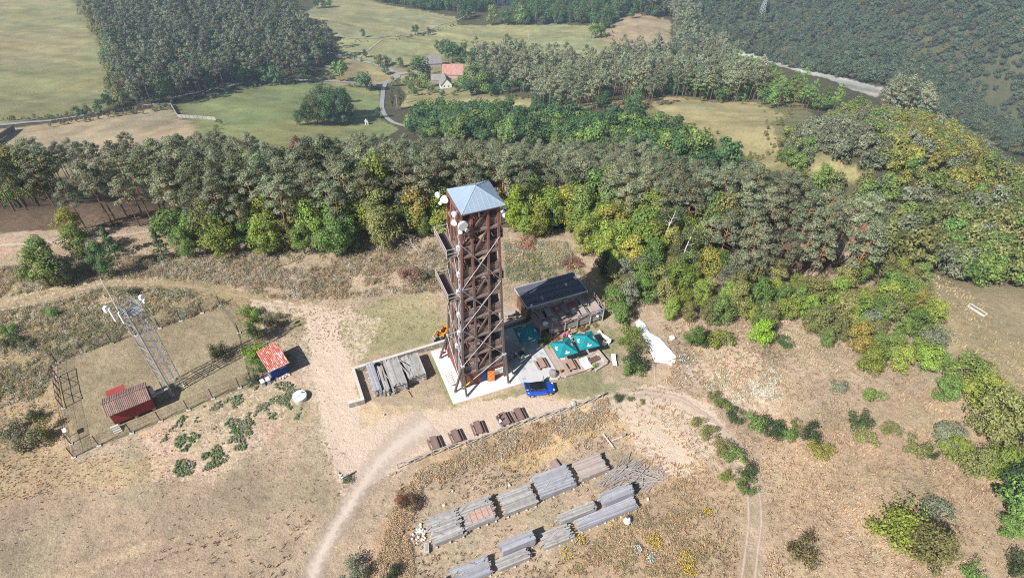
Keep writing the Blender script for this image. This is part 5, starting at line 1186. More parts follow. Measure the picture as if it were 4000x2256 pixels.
for q in (-1.95, -1.7): mb.beam(F4(2, q, 0.2, 0.16), F4(2, q, 26.0, 0.16), 0.05, 0.08)
for i in range(26): mb.beam(F4(2, -1.95, 0.7 + i, 0.16), F4(2, -1.7, 0.7 + i, 0.16), 0.04)
mb.build("cable_tray", STEEL, tw)
for z, q in ((6.8, -1.3), (13.0, -2.0), (16.6, -1.9), (19.5, -2.1), (23.2, -2.0), (10.0, -2.1)):
    mb = MB(); mb.box(F4(2, q, z, 0.3), (0.3, 0.4, 0.6)); mb.build("equipment_box", varied("grey_box", (0.6,0.62,0.64), 0.1), tw)
mb = MB()
for i in range(8):
    z = 5 + i * 2.7; mb.path([F4(2, -2.3, z, 0.1), F4(2, -2.0, z + 0.9, 0.35), F4(2, -2.2, z + 1.8, 0.15), F4(2, -2.3, z + 2.7, 0.1)], 0.035, 4)
mb.build("cable", varied("grey_cable", (0.55,0.55,0.55), 0.1), tw)

# ================================================================= slab, patio, decks
CONC = varied("white_concrete", (0.74,0.70,0.66), 0.10, 0.5, 0.9, (0.68,0.64,0.60), fine=12)
PAV = varied("pale_paving", (0.50,0.50,0.50), 0.14, 1.2, 0.9, (0.44,0.44,0.45), fine=16)
def sheet(name, poly, z0, z1, mat):
    mb = MB(); mb.prism([L2(*p) for p in poly], z0, z1); return structure(mb.build(name, mat))
sheet("concrete_slab", [(-4.75,-4.85),(4.7,-4.95),(4.6,4.7),(-4.8,4.75)], -0.3, 0.13, CONC)
sheet("patio_paving", [(4.72,-4.9),(6.6,-5.6),(9.7,-6.1),(10.05,-5.2),(10.0,-0.8),(9.95,4.9),(4.65,4.9)], -0.3, 0.09, PAV)
mb = MB()
for (u, v) in ((7.6,-1.2),(7.3,-2.0),(8.4,-1.4),(9.4,-1.25),(6.0,-2.8),(5.35,-4.4)):
    c = L2(u, v); mb.box((c[0], c[1], 0.094), (0.48, 0.48, 0.02), A24)
structure(mb.build("paving_slabs", varied("grey_slab", (0.38,0.38,0.38), 0.15, 2.0)))
DECKB = varied("deck_board", (0.44,0.35,0.305), 0.22, 0.8, 0.85, (0.37,0.295,0.255), fine=10)
GREYW = varied("weathered_wood", (0.40,0.37,0.34), 0.4, 1.5, 0.9, (0.27,0.25,0.235), stretch=(1, 1, 1), fine=18)
def boards(mb, u0, u1, v0, v1, z, along='v', w=0.14, th=0.05):
    if along == 'v':
        n = max(1, int((u1 - u0) / w))
        for i in range(n): mb.box((u0 + (i + 0.5) * (u1 - u0) / n, (v0 + v1) / 2, z), ((u1 - u0) / n * 0.95, v1 - v0, th))
    else:
        n = max(1, int((v1 - v0) / w))
        for i in range(n): mb.box(((u0 + u1) / 2, v0 + (i + 0.5) * (v1 - v0) / n, z), (u1 - u0, (v1 - v0) / n * 0.95, th))
o = thing("wooden_deck", "low plank deck carrying two teal parasols next to the pale patio", "deck", 11.8, -3.2, 0.0)
mb = MB(); boards(mb, -1.72, 1.75, -3.0, 3.0, 0.18); mb.build("boards", DECKB, o)
mb = MB(); mb.box((0, -3.03, 0.08), (3.5, 0.05, 0.2)); mb.box((-1.76, 0, 0.08), (0.05, 6.0, 0.2)); mb.box((1.79, -1.0, 0.08), (0.05, 4.0, 0.2)); mb.build("edge_board", WOODB, o)
o = thing("wooden_deck", "plank deck in front of the two white loungers with a low log border", "deck", 15.3, -4.7, 0.0)
mb = MB(); mb.prism([(-1.6,-1.5),(-0.6,-2.0),(1.6,-1.45),(1.5,3.6),(-1.7,3.6)], 0.0, 0.16); mb.build("boards", DECKB, o)
mb = MB()
mb.beam((1.5, 0.9, 0.35), (1.75, -1.5, 0.35), 0.3, 0.4); mb.beam((1.7, -1.55, 0.25), (-0.4, -2.1, 0.2), 0.22, 0.3); mb.beam((1.25, 0.6, 0.25), (1.45, -1.3, 0.25), 0.12, 0.3); mb.beam((-0.9, 0.35, 0.26), (1.3, 0.9, 0.26), 0.1, 0.1)
mb.build("border", varied("border_wood", (0.50,0.44,0.38), 0.3, 2.0), o)

# ================================================================= cafe and its raised deck
def stone_mat(name, c1, c2, sc=3.2):
    m, nt, b = new_mat(name); co = obj_co(nt)
    v = nd(nt, "ShaderNodeTexVoronoi"); v.inputs["Scale"].default_value = sc; nt.links.new(co, v.inputs[0])
    v2 = nd(nt, "ShaderNodeTexVoronoi", feature='DISTANCE_TO_EDGE'); v2.inputs["Scale"].default_value = sc; nt.links.new(co, v2.inputs[0])
    sx = nd(nt, "ShaderNodeSeparateColor"); nt.links.new(v.outputs["Color"], sx.inputs[0])
    c = ramp(nt, sx.outputs[0], [(0.0, c1), (1.0, c2)]); e = ramp(nt, v2.outputs["Distance"], [(0.0, 0.45), (0.09, 1.0)])
    c = mixrgb(nt, 'MULTIPLY', 1.0, c, e); nt.links.new(c, b.inputs["Base Color"]); b.inputs["Roughness"].default_value = 0.9
    bump(nt, b, v2.outputs["Distance"], 0.6, 0.08); return m
STONE = stone_mat("wall_stone", (0.24,0.22,0.19), (0.50,0.47,0.42))
CAP = varied("wall_cap", (0.58,0.54,0.49), 0.2, 1.5, 0.9)
CROOF = varied("cafe_roof_shaded", (0.115,0.125,0.155), 0.15, 0.6, 0.5, (0.09,0.10,0.13), spec=0.35)  # pale grey roof, its colour darkened for the tower's shadow
o = thing("cafe", "brown cafe hut with a flat ribbed grey roof above the raised deck", "building", 14.2, 6.7, 0.0)
mb = MB(); mb.box((0, 0.05, 1.75), (8.7, 3.7, 3.3)); mb.build("wall", varied("cafe_wall", (0.20,0.115,0.08), 0.3, 2.0, stretch=(5, 5, 0.4)), o)
mb = MB(); mb.box((0.2, -1.83, 2.65), (8.1, 0.1, 1.7)); mb.build("stone_front", STONE, o)
mb = MB(); mb.box((-4.4, 0.1, 2.4), (0.06, 2.4, 0.5)); mb.build("window", varied("dark_glass", (0.05,0.06,0.08), 0.2, 2, 0.1, spec=0.6), o)
mb = MB(); mb.box((-4.42, 1.75, 1.7), (0.1, 0.35, 3.2)); mb.build("corner_board", varied("orange_brown", (0.45,0.17,0.06), 0.2), o)
mb = MB(); mb.box((1.2, -1.9, 2.55), (0.16, 0.1, 1.6)); mb.box((4.2, -2.3, 2.6), (0.14, 0.14, 1.8)); mb.build("post", WOODR, o)
def rz_(v): return 3.75 + (2.05 - v) / 4.65 * 0.35 - 0.02
mb = MB(); vs = []
for z_ in (0.0, -0.16):
    for (x, y) in ((-4.8,-2.6),(4.75,-2.6),(4.75,2.05),(-4.8,2.05)): vs.append((x, y, rz_(y) + z_))
mb.add(vs, [(0,1,2,3),(7,6,5,4),(0,4,5,1),(1,5,6,2),(2,6,7,3),(3,7,4,0)]); rf = mb.build("roof", CROOF, o)
mb = MB()
for y in (-1.9, -1.72, -0.65, -0.47, 0.55, 0.73, 1.65): mb.beam((-4.6, y, rz_(y) + 0.04), (4.6, y, rz_(y) + 0.04), 0.07, 0.1)
mb.build("rib", varied("roof_rib", (0.15,0.16,0.185), 0.2), rf)
mb = MB()
for (a, b_) in (((-4.8,-2.62),(4.75,-2.62)),((-4.82,-2.6),(-4.82,2.05)),((4.77,-2.6),(4.77,2.05)),((-4.8,2.07),(4.75,2.07))): mb.beam((*a, rz_(a[1]) - 0.02), (*b_, rz_(b_[1]) - 0.02), 0.06, 0.2)
mb.build("fascia", varied("pale_fascia", (0.55,0.56,0.57), 0.15), rf)
o = thing("raised_deck", "raised plank terrace with rustic rails in front of the cafe", "deck", 15.3, 3.1, 0.0)
mb = MB(); boards(mb, -5.1, 5.1, -1.65, 1.68, 1.72); mb.build("boards", DECKB, o)
mb = MB()
for z in (0.5, 0.72, 0.94, 1.16, 1.38, 1.6): mb.beam((-3.6, -1.72, z), (5.1, -1.72, z), 0.05, 0.19); mb.beam((5.14, -1.7, z), (5.14, 1.9, z), 0.05, 0.16)
mb.build("skirt", GREYW, o)
mb = MB(); mb.box((0.6, -0.3, 0.8), (8.2, 2.2, 1.5)); mb.build("underside_shade", DARKIN, o)  # solid dark block in place of the shade below the deck
mb = MB()
for u in (-5.0, -3.2, -1.1, 0.9, 3.0, 5.05): mb.tube((u, -1.82, 0.0), (u, -1.82, 2.75), 0.09, 0.08, 6)
for v in (0.0, 1.75): mb.tube((5.18, v, 0.0), (5.18, v, 2.75), 0.09, 0.08, 6)
mb.build("rail_post", GREYW, o)
mb = MB()
us = (-5.0, -3.2, -1.1, 0.9, 3.0, 5.05)
for a, b_ in zip(us[:-1], us[1:]):
    mb.tube((a, -1.85, 2.68), (b_, -1.85, 2.7), 0.055, 0.05, 5); mb.tube((a, -1.87, 1.9), (b_, -1.87, 2.6), 0.045, None, 5); mb.tube((a, -1.83, 2.6), (b_, -1.83, 1.9), 0.045, None, 5)
for a, b_ in ((-1.85, 0.0), (0.0, 1.75)):
    mb.tube((5.2, a, 2.7), (5.2, b_, 2.7), 0.055, 0.05, 5); mb.tube((5.2, a, 1.9), (5.2, b_, 2.6), 0.045, None, 5); mb.tube((5.2, a, 2.6), (5.2, b_, 1.9), 0.045, None, 5)
mb.build("rail", varied("rail_wood", (0.36,0.28,0.24), 0.3, 2.0), o)
mb = MB()
for i in range(7): mb.box((-5.3 - 0.27 * i, 0.1 + 0.0, 1.6 - 0.23 * i), (0.3, 1.5, 0.06))
mb.beam((-5.1, -0.7, 1.6), (-7.0, -0.7, 0.1), 0.06, 0.24); mb.beam((-5.1, 0.85, 1.6), (-7.0, 0.85, 0.1), 0.06, 0.24); mb.tube((-5.1, -0.75, 2.6), (-6.9, -0.75, 1.1), 0.05, None, 5); mb.build("steps", GREYW, o)

# ================================================================= picnic tables
TABW = varied("table_brown", (0.235,0.155,0.135), 0.3, 2.0, 0.75, (0.19,0.125,0.11), stretch=(1, 6, 6)); TABP = varied("table_pale", (0.40,0.27,0.21), 0.25, 2.0, 0.8)
TABG = varied("table_grey", (0.42,0.38,0.345), 0.25, 2.0, 0.85); TABD = varied("table_deck", (0.36,0.27,0.235), 0.25, 2.0, 0.8)
def picnic_table(u, v, z, mat, label, group, ln=1.85, wd=0.82, rz=0.0):
    o = thing("picnic_table", label, "picnic table", u, v, z, rz, group)
    mb = MB(); boards(mb, -wd / 2, wd / 2, -ln / 2, ln / 2, 0.74, 'v', wd / 5, 0.05); mb.build("tabletop", mat, o)
    for s in (-1, 1):
        mb = MB(); boards(mb, s * 0.67 - 0.13, s * 0.67 + 0.13, -ln / 2, ln / 2, 0.44, 'v', 0.14, 0.045); mb.build("bench", mat, o)
        mb = MB(); y = s * ln * 0.34
        mb.beam((-0.78, y, 0.4), (0.78, y, 0.4), 0.07, 0.1); mb.beam((-0.62, y + 0.05, 0.0), (-0.25, y + 0.05, 0.71), 0.07, 0.12); mb.beam((0.62, y + 0.05, 0.0), (0.25, y + 0.05, 0.71), 0.07, 0.12); mb.build("trestle", mat, o)
    return o
picnic_table(-8.86, -9.8, 0.0, TABW, "dark brown picnic table at the end of the fence row nearest the gravel track", "picnic tables along the rail fence")
picnic_table(-6.15, -9.85, 0.0, TABW, "dark brown picnic table, second in the fence row from the gravel track", "picnic tables along the rail fence", rz=R(2))
picnic_table(-3.2, -9.7, 0.0, TABW, "dark brown picnic table in the middle of the fence row", "picnic tables along the rail fence", rz=R(-2))
picnic_table(0.35, -9.7, 0.0, TABW, "dark brown picnic table with two people on its bench", "picnic tables along the rail fence", rz=R(3))
picnic_table(2.32, -9.75, 0.0, TABW, "dark brown picnic table at the end of the fence row nearest the car", "picnic tables along the rail fence")
picnic_table(8.4, -3.2, 0.09, TABP, "light brown picnic table standing on the pale patio", "picnic tables by the cafe", 1.75)
picnic_table(12.0, -5.05, 0.21, TABP, "light brown picnic table on the low deck in front of the parasols", "picnic tables by the cafe", 1.75)
picnic_table(18.1, 3.95, 1.75, TABG, "grey picnic table in the far corner of the raised deck", "picnic tables on the raised deck", 1.8)
picnic_table(15.1, 3.5, 1.75, TABD, "brown picnic table between the pink cushions on the raised deck", "picnic tables on the raised deck", 1.8)
picnic_table(17.35, 2.05, 1.75, TABG, "grey picnic table near the front rail at the bushy end of the raised deck", "picnic tables on the raised deck", 1.8)
picnic_table(14.2, 2.0, 1.75, TABD, "brown picnic table at the middle of the raised deck's front rail", "picnic tables on the raised deck", 1.8)
picnic_table(12.6, 3.7, 1.75, TABG, "grey picnic table half in the tower's shadow on the raised deck", "picnic tables on the raised deck", 1.7)
picnic_table(11.3, 3.6, 1.75, TABD, "dark picnic table wholly in shadow at the stair end of the raised deck", "picnic tables on the raised deck", 1.7)
picnic_table(8.0, 7.0, 0.05, TABG, "grey picnic table in the shade beside the cafe wall", "picnic tables by the cafe", 1.7, rz=R(80))
# ================================================================= parasols
TEAL = varied("teal_canvas", (0.012,0.24,0.27), 0.14, 1.0, 0.8, (0.010,0.21,0.24))
LOGO = varied("parasol_print", (0.78,0.77,0.75), 0.05); LOGO2 = varied("parasol_print_pink", (0.72,0.60,0.55), 0.05)
def parasol(u, v, z, label, rz, half=1.45):
    o = thing("parasol", label, "parasol", u, v, z, rz, "teal parasols of the cafe")
    mb = MB(); N = 6; a, ze, zt = half, 2.3, 3.15
    cs = [(-a,-a),(a,-a),(a,a),(-a,a)]
    for i in range(4):
        p = np.array([*cs[i], ze]); q = np.array([*cs[(i + 1) % 4], ze]); t = np.array([0, 0, zt]); mid = (p + q) / 2; rows = []
        for r_ in range(N + 1):
            f = r_ / N; A_ = p + (t - p) * f; B_ = q + (t - q) * f; row = []
            for c in range(N + 1):
                g = c / N; x = A_ + (B_ - A_) * g; x = x + np.array([0, 0, -0.10 * math.sin(math.pi * g) * (1 - f) - 0.06 * math.sin(math.pi * f)]); row.append(x)
            rows.append(row)
        for r_ in range(N):
            for c in range(N): mb.add([rows[r_][c], rows[r_][c + 1], rows[r_ + 1][c + 1], rows[r_ + 1][c]], [(0,1,2,3)])
        mb.add([p + [0,0,0], q, q - [0,0,0.14], p - [0,0,0.14]], [(3,2,1,0)])
    cn = mb.build("canopy", TEAL, o)
    mb = MB(); mb2 = MB()
    for i in range(4):
        p = np.array([*cs[i], ze]); q = np.array([*cs[(i + 1) % 4], ze]); t = np.array([0, 0, zt]); ex = (q - p) / np.linalg.norm(q - p); ey = t - (p + q) / 2; ey /= np.linalg.norm(ey); nz = np.cross(ex, ey)
        c = (p + q) / 2 + ey * 0.36 + nz * 0.02
        pts = [(-0.32,-0.10),(-0.05,-0.16),(0.30,-0.07),(0.36,0.06),(0.12,0.04),(0.02,0.10),(-0.22,0.03),(-0.36,0.0)]
        mb.add([c + ex * x + ey * y for x, y in pts], [tuple(range(8))])
        mb2.add([c + ex * (-0.10 + 0.14 * math.cos(k * 0.7854)) + ey * (0.17 + 0.12 * math.sin(k * 0.7854)) + nz * 0.006 for k in range(8)], [tuple(range(8))])
    mb.build("print", LOGO, cn); mb2.build("print", LOGO2, cn)
    mb = MB(); mb.tube((0, 0, 0.05), (0, 0, zt), 0.035, None, 7); mb.build("pole", GREYW, o)
    mb = MB()
    for s in cs: mb.tube((0, 0, zt - 0.12), (s[0] * 0.97, s[1] * 0.97, ze - 0.04), 0.018, None, 4)
    mb.build("rib", GREYW, o)
    mb = MB(); mb.box((0, 0, 0.05), (0.6, 0.6, 0.1)); mb.build("base", CAP, o)
parasol(11.7, -3.2, 0.2, "teal parasol nearer the patio, fully in the sun", R(-2)); parasol(15.15, -3.05, 0.1, "teal parasol nearer the lawn beside the raised deck", R(-5)); parasol(8.1, 1.1, 0.09, "teal parasol mostly in the tower's shadow", R(-3), 1.5)
# ================================================================= stone walls, plank piles
def wall(poly, z1, label, thick=0.36, cap=True):
    c = np.mean(poly, 0); o = thing("stone_wall", label, "wall", c[0], c[1], 0.0)
    mb = MB(); mc = MB()
    for (a, b_) in zip(poly[:-1], poly[1:]):
        a = np.array(a) - c; b_ = np.array(b_) - c; d = (b_ - a) / np.linalg.norm(b_ - a); a2 = a - d * thick / 2; b2 = b_ + d * (thick / 2 - 0.003)
        mb.beam((*a2, z1 / 2 - 0.15), (*b2, z1 / 2 - 0.15), thick, z1 + 0.3); mc.beam((*a2, z1 + 0.035), (*b2, z1 + 0.035 + random.uniform(0.002, 0.006)), thick * 1.12, 0.07)
    mb.build("masonry", STONE, o); mc.build("coping", CAP, o)
wall([(-0.9,5.35),(-15.5,5.05),(-15.45,-0.35),(-17.1,-0.3)], 0.85, "long low stone wall hooking round the plank piles beside the tower")
wall([(5.5,5.15),(11.2,5.55)], 0.7, "short low stone wall in the shade below the cafe")
PLANK = varied("plank_grey", (0.43,0.41,0.39), 0.38, 1.5, 0.9, (0.30,0.285,0.275), fine=20)
PLANKB = varied("plank_blue_grey", (0.38,0.38,0.415), 0.32, 1.2, 0.85, (0.29,0.29,0.32), fine=20)
PLANKR = varied("plank_rosy", (0.44,0.37,0.33), 0.3, 1.5, 0.9, (0.36,0.30,0.27), fine=20)
BEARER = varied("bearer_end", (0.62,0.57,0.50), 0.2, 2.0)
def plank_stack(u0, u1, v0, v1, h, label, mat=PLANK, along='u', group="plank stacks below the rail fence", loose=0, z0=0.14, pw=0.17, tidy=1.0, ends=True, rosy=False):
    cu, cv = (u0 + u1) / 2, (v0 + v1) / 2; o = thing("plank_stack", label, "plank stack", cu, cv, 0.0, 0, group)
    L_ = (u1 - u0) if along == 'u' else (v1 - v0); Wd = (v1 - v0) if along == 'u' else (u1 - u0)
    def bx(mb, a, b_, w0, w1, zc, th, skew=0.0):
        if along == 'u': mb.box(((a + b_) / 2, (w0 + w1) / 2, zc), (b_ - a, w1 - w0, th), skew)
        else: mb.box(((w0 + w1) / 2, (a + b_) / 2, zc), (w1 - w0, b_ - a, th), skew)
    mb = MB(); nl = max(2, int((h - z0) / 0.11)); n = max(2, int(Wd / pw))
    for l in range(nl):
        z = z0 + (l + 0.5) * (h - z0) / nl; top = l >= nl - 2
        for i in range(n):
            if not top and 1 < i < n - 2: continue
            if top and l == nl - 1 and random.random() < 0.025: continue
            w = Wd / n; jit = 0.17 / tidy
            a = -L_ / 2 + random.uniform(-jit * 0.5, jit * 1.5); b_ = L_ / 2 + random.uniform(-jit * 1.5, jit * 0.5)
            if random.random() < 0.25 / tidy: b_ += random.uniform(-0.6, 0.05)
            if random.random() < 0.2 / tidy: a += random.uniform(-0.25, 0.5)
            bx(mb, a, b_, -Wd / 2 + i * w + 0.004, -Wd / 2 + (i + 1) * w - 0.004, z + random.uniform(-0.006, 0.006), (h - z0) / nl * 0.9, random.uniform(-0.012, 0.012))
    mb.build("planks", mat, o)
    mb = MB(); bx(mb, -L_ / 2 + 0.25, L_ / 2 - 0.25, -Wd / 2 + pw, Wd / 2 - pw, (z0 + h - 0.25) / 2, max(0.1, h - z0 - 0.25)); mb.build("core", mat, o)
    if rosy:
        mb = MB()
        for i in range(7): w = 0.17; bx(mb, -L_ * 0.36 + random.uniform(-0.05, 0.05), L_ * 0.38, -Wd * 0.36 + i * w, -Wd * 0.36 + (i + 0.93) * w, h + 0.03, 0.05)
        for x in (-0.3, -0.12, 0.06, 0.24): bx(mb, L_ * x - 0.04, L_ * x + 0.04, -Wd * 0.38, -Wd * 0.36 + 1.2, h + 0.08, 0.04)
        mb.build("pallet_boards", varied("rosy_board", (0.50,0.33,0.27), 0.2, 2.0), o)
    for i in range(max(2, int(L_ / 0.95))):
        x = -L_ / 2 + 0.35 + i * (L_ - 0.7) / max(1, int(L_ / 0.95) - 1); mb = MB(); bx(mb, x - 0.09, x + 0.09, -Wd / 2 - 0.16, Wd / 2 + 0.1, z0 / 2 - 0.02, z0 + 0.02); mb.build("bearer", BEARER, o)
    if loose:
        mb = MB()
        for i in range(loose):
            l = random.uniform(0.5, 1.8); x = random.uniform(-L_ / 2, L_ / 2 - 0.3); y = random.uniform(-Wd / 2 + 0.15, Wd / 2 - 0.15); mb.box((x, y, h + 0.03 + i * 0.004), (l, random.uniform(0.05, 0.12), 0.035), (0 if along == 'u' else 1.57) + random.uniform(-0.6, 0.6))
        mb.build("loose_boards", PLANK, o)
    return o
plank_stack(-13.8, -12.85, -0.15, 4.7, 1.5, "narrow blue-grey plank stack inside the wall corner", PLANKB, 'v', "plank piles by the tower", 0, 0.14, 0.16, 2.0)
plank_stack(-12.75, -11.8, -0.3, 4.1, 1.15, "lower plank stack between the blue-grey and the wide ones", PLANK, 'v', "plank piles by the tower", 3, 0.14, 0.19, 0.6)
plank_stack(-11.55, -9.55, -0.5, 4.3, 1.75, "tall plank stack with a long loose board lying across it", PLANK, 'v', "plank piles by the tower", 5, 0.14, 0.2, 0.8)
plank_stack(-9.2, -6.8, 0.2, 4.15, 1.5, "wide tidy plank stack nearest the tower", PLANK, 'v', "plank piles by the tower", 1, 0.14, 0.22, 1.5)
S = [(5.35,9.1,-21.0,-18.65,0.95,"rosy grey plank stack at the upper row's end beside the poles",PLANKR,1,1.2),(0.05,4.65,-21.35,-18.55,1.05,"wide blue-grey plank stack next to the rosy end stack",PLANKB,5,1.0),(-4.45,-0.35,-21.65,-19.15,0.9,"plank stack in the middle of the upper row",PLANK,2,1.0),
 (-9.0,-5.2,-21.6,-18.85,1.0,"untidy plank stack with a reddish pallet on top",PLANK,14,0.6),(-12.9,-9.15,-21.95,-18.8,0.9,"splayed plank stack at the end of the upper row next to white stones",PLANK,9,0.5),
 (6.1,10.15,-25.0,-23.75,1.7,"tall narrow plank stack touching the pole heap",PLANKB,2,0.9),(2.4,10.0,-26.35,-25.08,0.85,"long low blue-grey plank stack along the front of the tall ones",PLANKB,3,1.0),(0.75,5.4,-25.0,-24.1,1.45,"higher plank stack behind the long low one",PLANK,3,0.8),(-2.0,1.7,-26.75,-25.1,0.8,"frayed low plank stack in the middle of the lower row",PLANK,10,0.5),
 (-6.45,-2.65,-25.85,-24.75,1.9,"highest, neat plank stack wrapped flat like a lid",PLANKB,0,3.0),(-7.4,-3.65,-27.05,-25.95,0.9,"low plank stack in front of the highest neat one",PLANK,2,1.0),(-12.1,-7.95,-26.95,-25.15,1.0,"plank stack with scattered boards near the bottom edge",PLANKB,12,0.8),(-15.2,-12.5,-27.0,-25.5,0.55,"low plank stack cut off by the bottom edge",PLANKR,3,1.0)]
for (u0, u1, v0, v1, h, lab, mt, ls, td) in S: plank_stack(u0, u1, v0, v1, h, lab, mt, 'u', "plank stacks below the rail fence", ls, 0.16, 0.145, td, rosy=("pallet" in lab))
# loose poles beside the stacks, each its own thing
POLEM = varied("pole_grey", (0.41,0.365,0.335), 0.4, 2.0, 0.9)
pm = []
for q in range(4):
    mb = MB(); mb.path([(-1.9 - 0.1 * q, 0, 0), (-0.5, 0.03, 0.02), (0.8, -0.03, 0.0), (2.0, 0.02, 0.01)], [0.07, 0.065, 0.055, 0.04], 6); t_ = mb.build("wooden_pole", POLEM); pm.append(t_.data); bpy.data.objects.remove(t_)
rs = np.random.default_rng(55)
for i in range(84):
    o = bpy.data.objects.new("wooden_pole", pm[i % 4]); COL.objects.link(o)
    if i < 46: f = rs.uniform(-1, 1); u, v, an = 9.9 + f * 1.6 + rs.normal(0, 0.5), -21.9 + f * 0.35 + rs.normal(0, 0.45), R(rs.normal(14, 13)) ; u += 0.4
    else: f = rs.uniform(-1, 1); u, v, an = 12.9 + f * 0.9 + rs.normal(0, 0.4), -23.2 + rs.normal(0, 0.65), R(rs.normal(-2, 16))
    c = L2(u, v); o.location = (c[0], c[1], 0.10 + 0.55 * max(0, 1 - ((u - 11) / 3) ** 2 - ((v + 22.4) / 1.6) ** 2) * rs.random() + 0.04); o.rotation_euler = (rs.uniform(0, 6.28) * 0, R(rs.normal(0, 2)), A24 + an); s_ = rs.uniform(0.75, 1.05); o.scale = (s_, 1, 1)
    tag(o, "thin weathered pole lying in the fanned heap beside the plank stacks", "pole", "poles of the fanned heap")
# ================================================================= rail fence
o = thing("rail_fence", "rustic grey rail fence with crossed poles between tables and dry slope", "fence", 0.0, -11.1, 0.0)
RW = varied("fence_rail", (0.47,0.43,0.39), 0.35, 2.5, 0.9, (0.33,0.29,0.26))
xs = list(np.linspace(-13.85, 13.8, 14))
rails = MB(); cross = MB()
def fp(x): return (x, 0.12 * math.sin(x * 0.5) + (0.0 if x < 9 else (x - 9) * 0.02), 0)
for i, x in enumerate(xs):
    mb = MB(); p = fp(x); mb.tube((*p[:2], -0.3), (p[0] + random.uniform(-0.05, 0.05), p[1], 1.05), 0.075, 0.065, 6); mb.build("fence_post", RW, o)
for a, b_ in zip(xs[:-1], xs[1:]):
    p, q = fp(a), fp(b_); rails.tube((p[0] - 0.1, p[1], 1.0 + random.uniform(-0.05, 0.05)), (q[0] + 0.1, q[1], 1.0 + random.uniform(-0.05, 0.05)), 0.06, 0.05, 6)
    cross.tube((p[0], p[1] - 0.06, 0.2), (q[0], q[1] - 0.06, 0.92), 0.045, None, 5); cross.tube((p[0], p[1] + 0.06, 0.9), (q[0], q[1] + 0.06, 0.2), 0.045, None, 5)
rails.build("top_rail", RW, o); cross.build("cross_rail", RW, o)
# ================================================================= compound: fence, mast, hut
CF = varied("rusty_post", (0.085,0.06,0.055), 0.3, 3.0)
m, nt, b = new_mat("chain_link"); b.inputs["Base Color"].default_value = (0.22,0.20,0.19,1); tr = nd(nt, "ShaderNodeBsdfTransparent"); mx = nd(nt, "ShaderNodeMixShader"); mx.inputs[0].default_value = 0.2
nt.links.new(tr.outputs[0], mx.inputs[1]); nt.links.new(b.outputs[0], mx.inputs[2]); nt.links.new(mx.outputs[0], nt.nodes["Material Output"].inputs[0]); NET = m
ring = [(-49.0,4.55),(-46.32,5.24),(-42.77,5.75),(-39.48,6.33),(-36.18,6.74),(-33.18,7.43),(-29.84,7.93),(-28.3,8.3),(-28.6,13.0),(-28.93,18.02),(-30.94,24.87),(-33.52,24.22),(-36.42,23.62),(-39.23,23.15),(-42.3,22.75),(-45.29,22.32),(-48.76,21.89),(-51.84,20.97),(-51.65,18.44)]
ring2 = [(-50.64,12.77),(-49.43,6.7),(-49.0,4.55)]
c = (-40.0, 14.0); o = thing("chain_link_fence", "dark chain-link fence on thin rusty posts round the mast compound", "fence", c[0], c[1], 0.0)
def rel(p): return (p[0] - c[0], p[1] - c[1])
def gz(u, v): w = L2(u, v); return ground_z(w[0], w[1])
for p in ring + ring2[:-1]:
    q = rel(p); z = gz(*p); mb = MB(); mb.tube((*q, z - 0.2), (*q, z + 2.05), 0.06, None, 5); po = mb.build("fence_post", CF, o)
    mb = MB(); mb.box((q[0], q[1], z + 0.04), (0.5, 0.4, 0.16)); mb.build("footing", CAP, po)
net = MB(); wires = MB()
for rr in (ring, ring2):
    for a, b_ in zip(rr[:-1], rr[1:]):
        za, zb = gz(*a), gz(*b_); A_, B_ = rel(a), rel(b_)
        net.add([(*A_, za + 0.05), (*B_, zb + 0.05), (*B_, zb + 1.9), (*A_, za + 1.9)], [(0,1,2,3)])
        for h in (0.06, 1.0, 1.95): wires.tube((*A_, za + h), (*B_, zb + h), 0.018, None, 4, False)
net.build("netting", NET, o); wires.build("wire", CF, o)
for (a, b_, op) in (((-51.65,18.44), (-50.64,12.77), 0),):
    o = thing("compound_gate", "double gate of dark steel frames standing in the compound fence", "gate", a[0], a[1], gz(*a))
    d = np.array(b_) - np.array(a); h2 = d / 2
    for (p, q) in (((0, 0), h2 * 0.97), (h2 * 1.03, d)):
        mb = MB()
        for z in (0.15, 1.1, 2.1): mb.beam((*p, z), (*q, z), 0.06)
        for f in (0, 0.5, 1.0): x = np.array(p) + (np.array(q) - np.array(p)) * f; mb.beam((*x, 0.1), (*x, 2.15), 0.07)
        mb.beam((*p, 0.15), (*q, 2.1), 0.05); g_ = mb.build("gate_leaf", CF, o)
        mb = MB(); mb.add([(*p, 0.15), (*q, 0.15), (*q, 2.1), (*p, 2.1)], [(0,1,2,3)]); mb.build("netting", NET, g_)
o = thing("letter_box", "pale metal box on a post at the compound gate", "box", -49.7, 7.9, gz(-49.7, 7.9))
mb = MB(); mb.tube((0, 0, 0), (0, 0, 1.1), 0.04, None, 5); mb.build("post", CF, o); mb = MB(); mb.box((0, 0, 1.25), (0.4, 0.75, 0.3), 0.3); mb.build("box", WHITE, o)
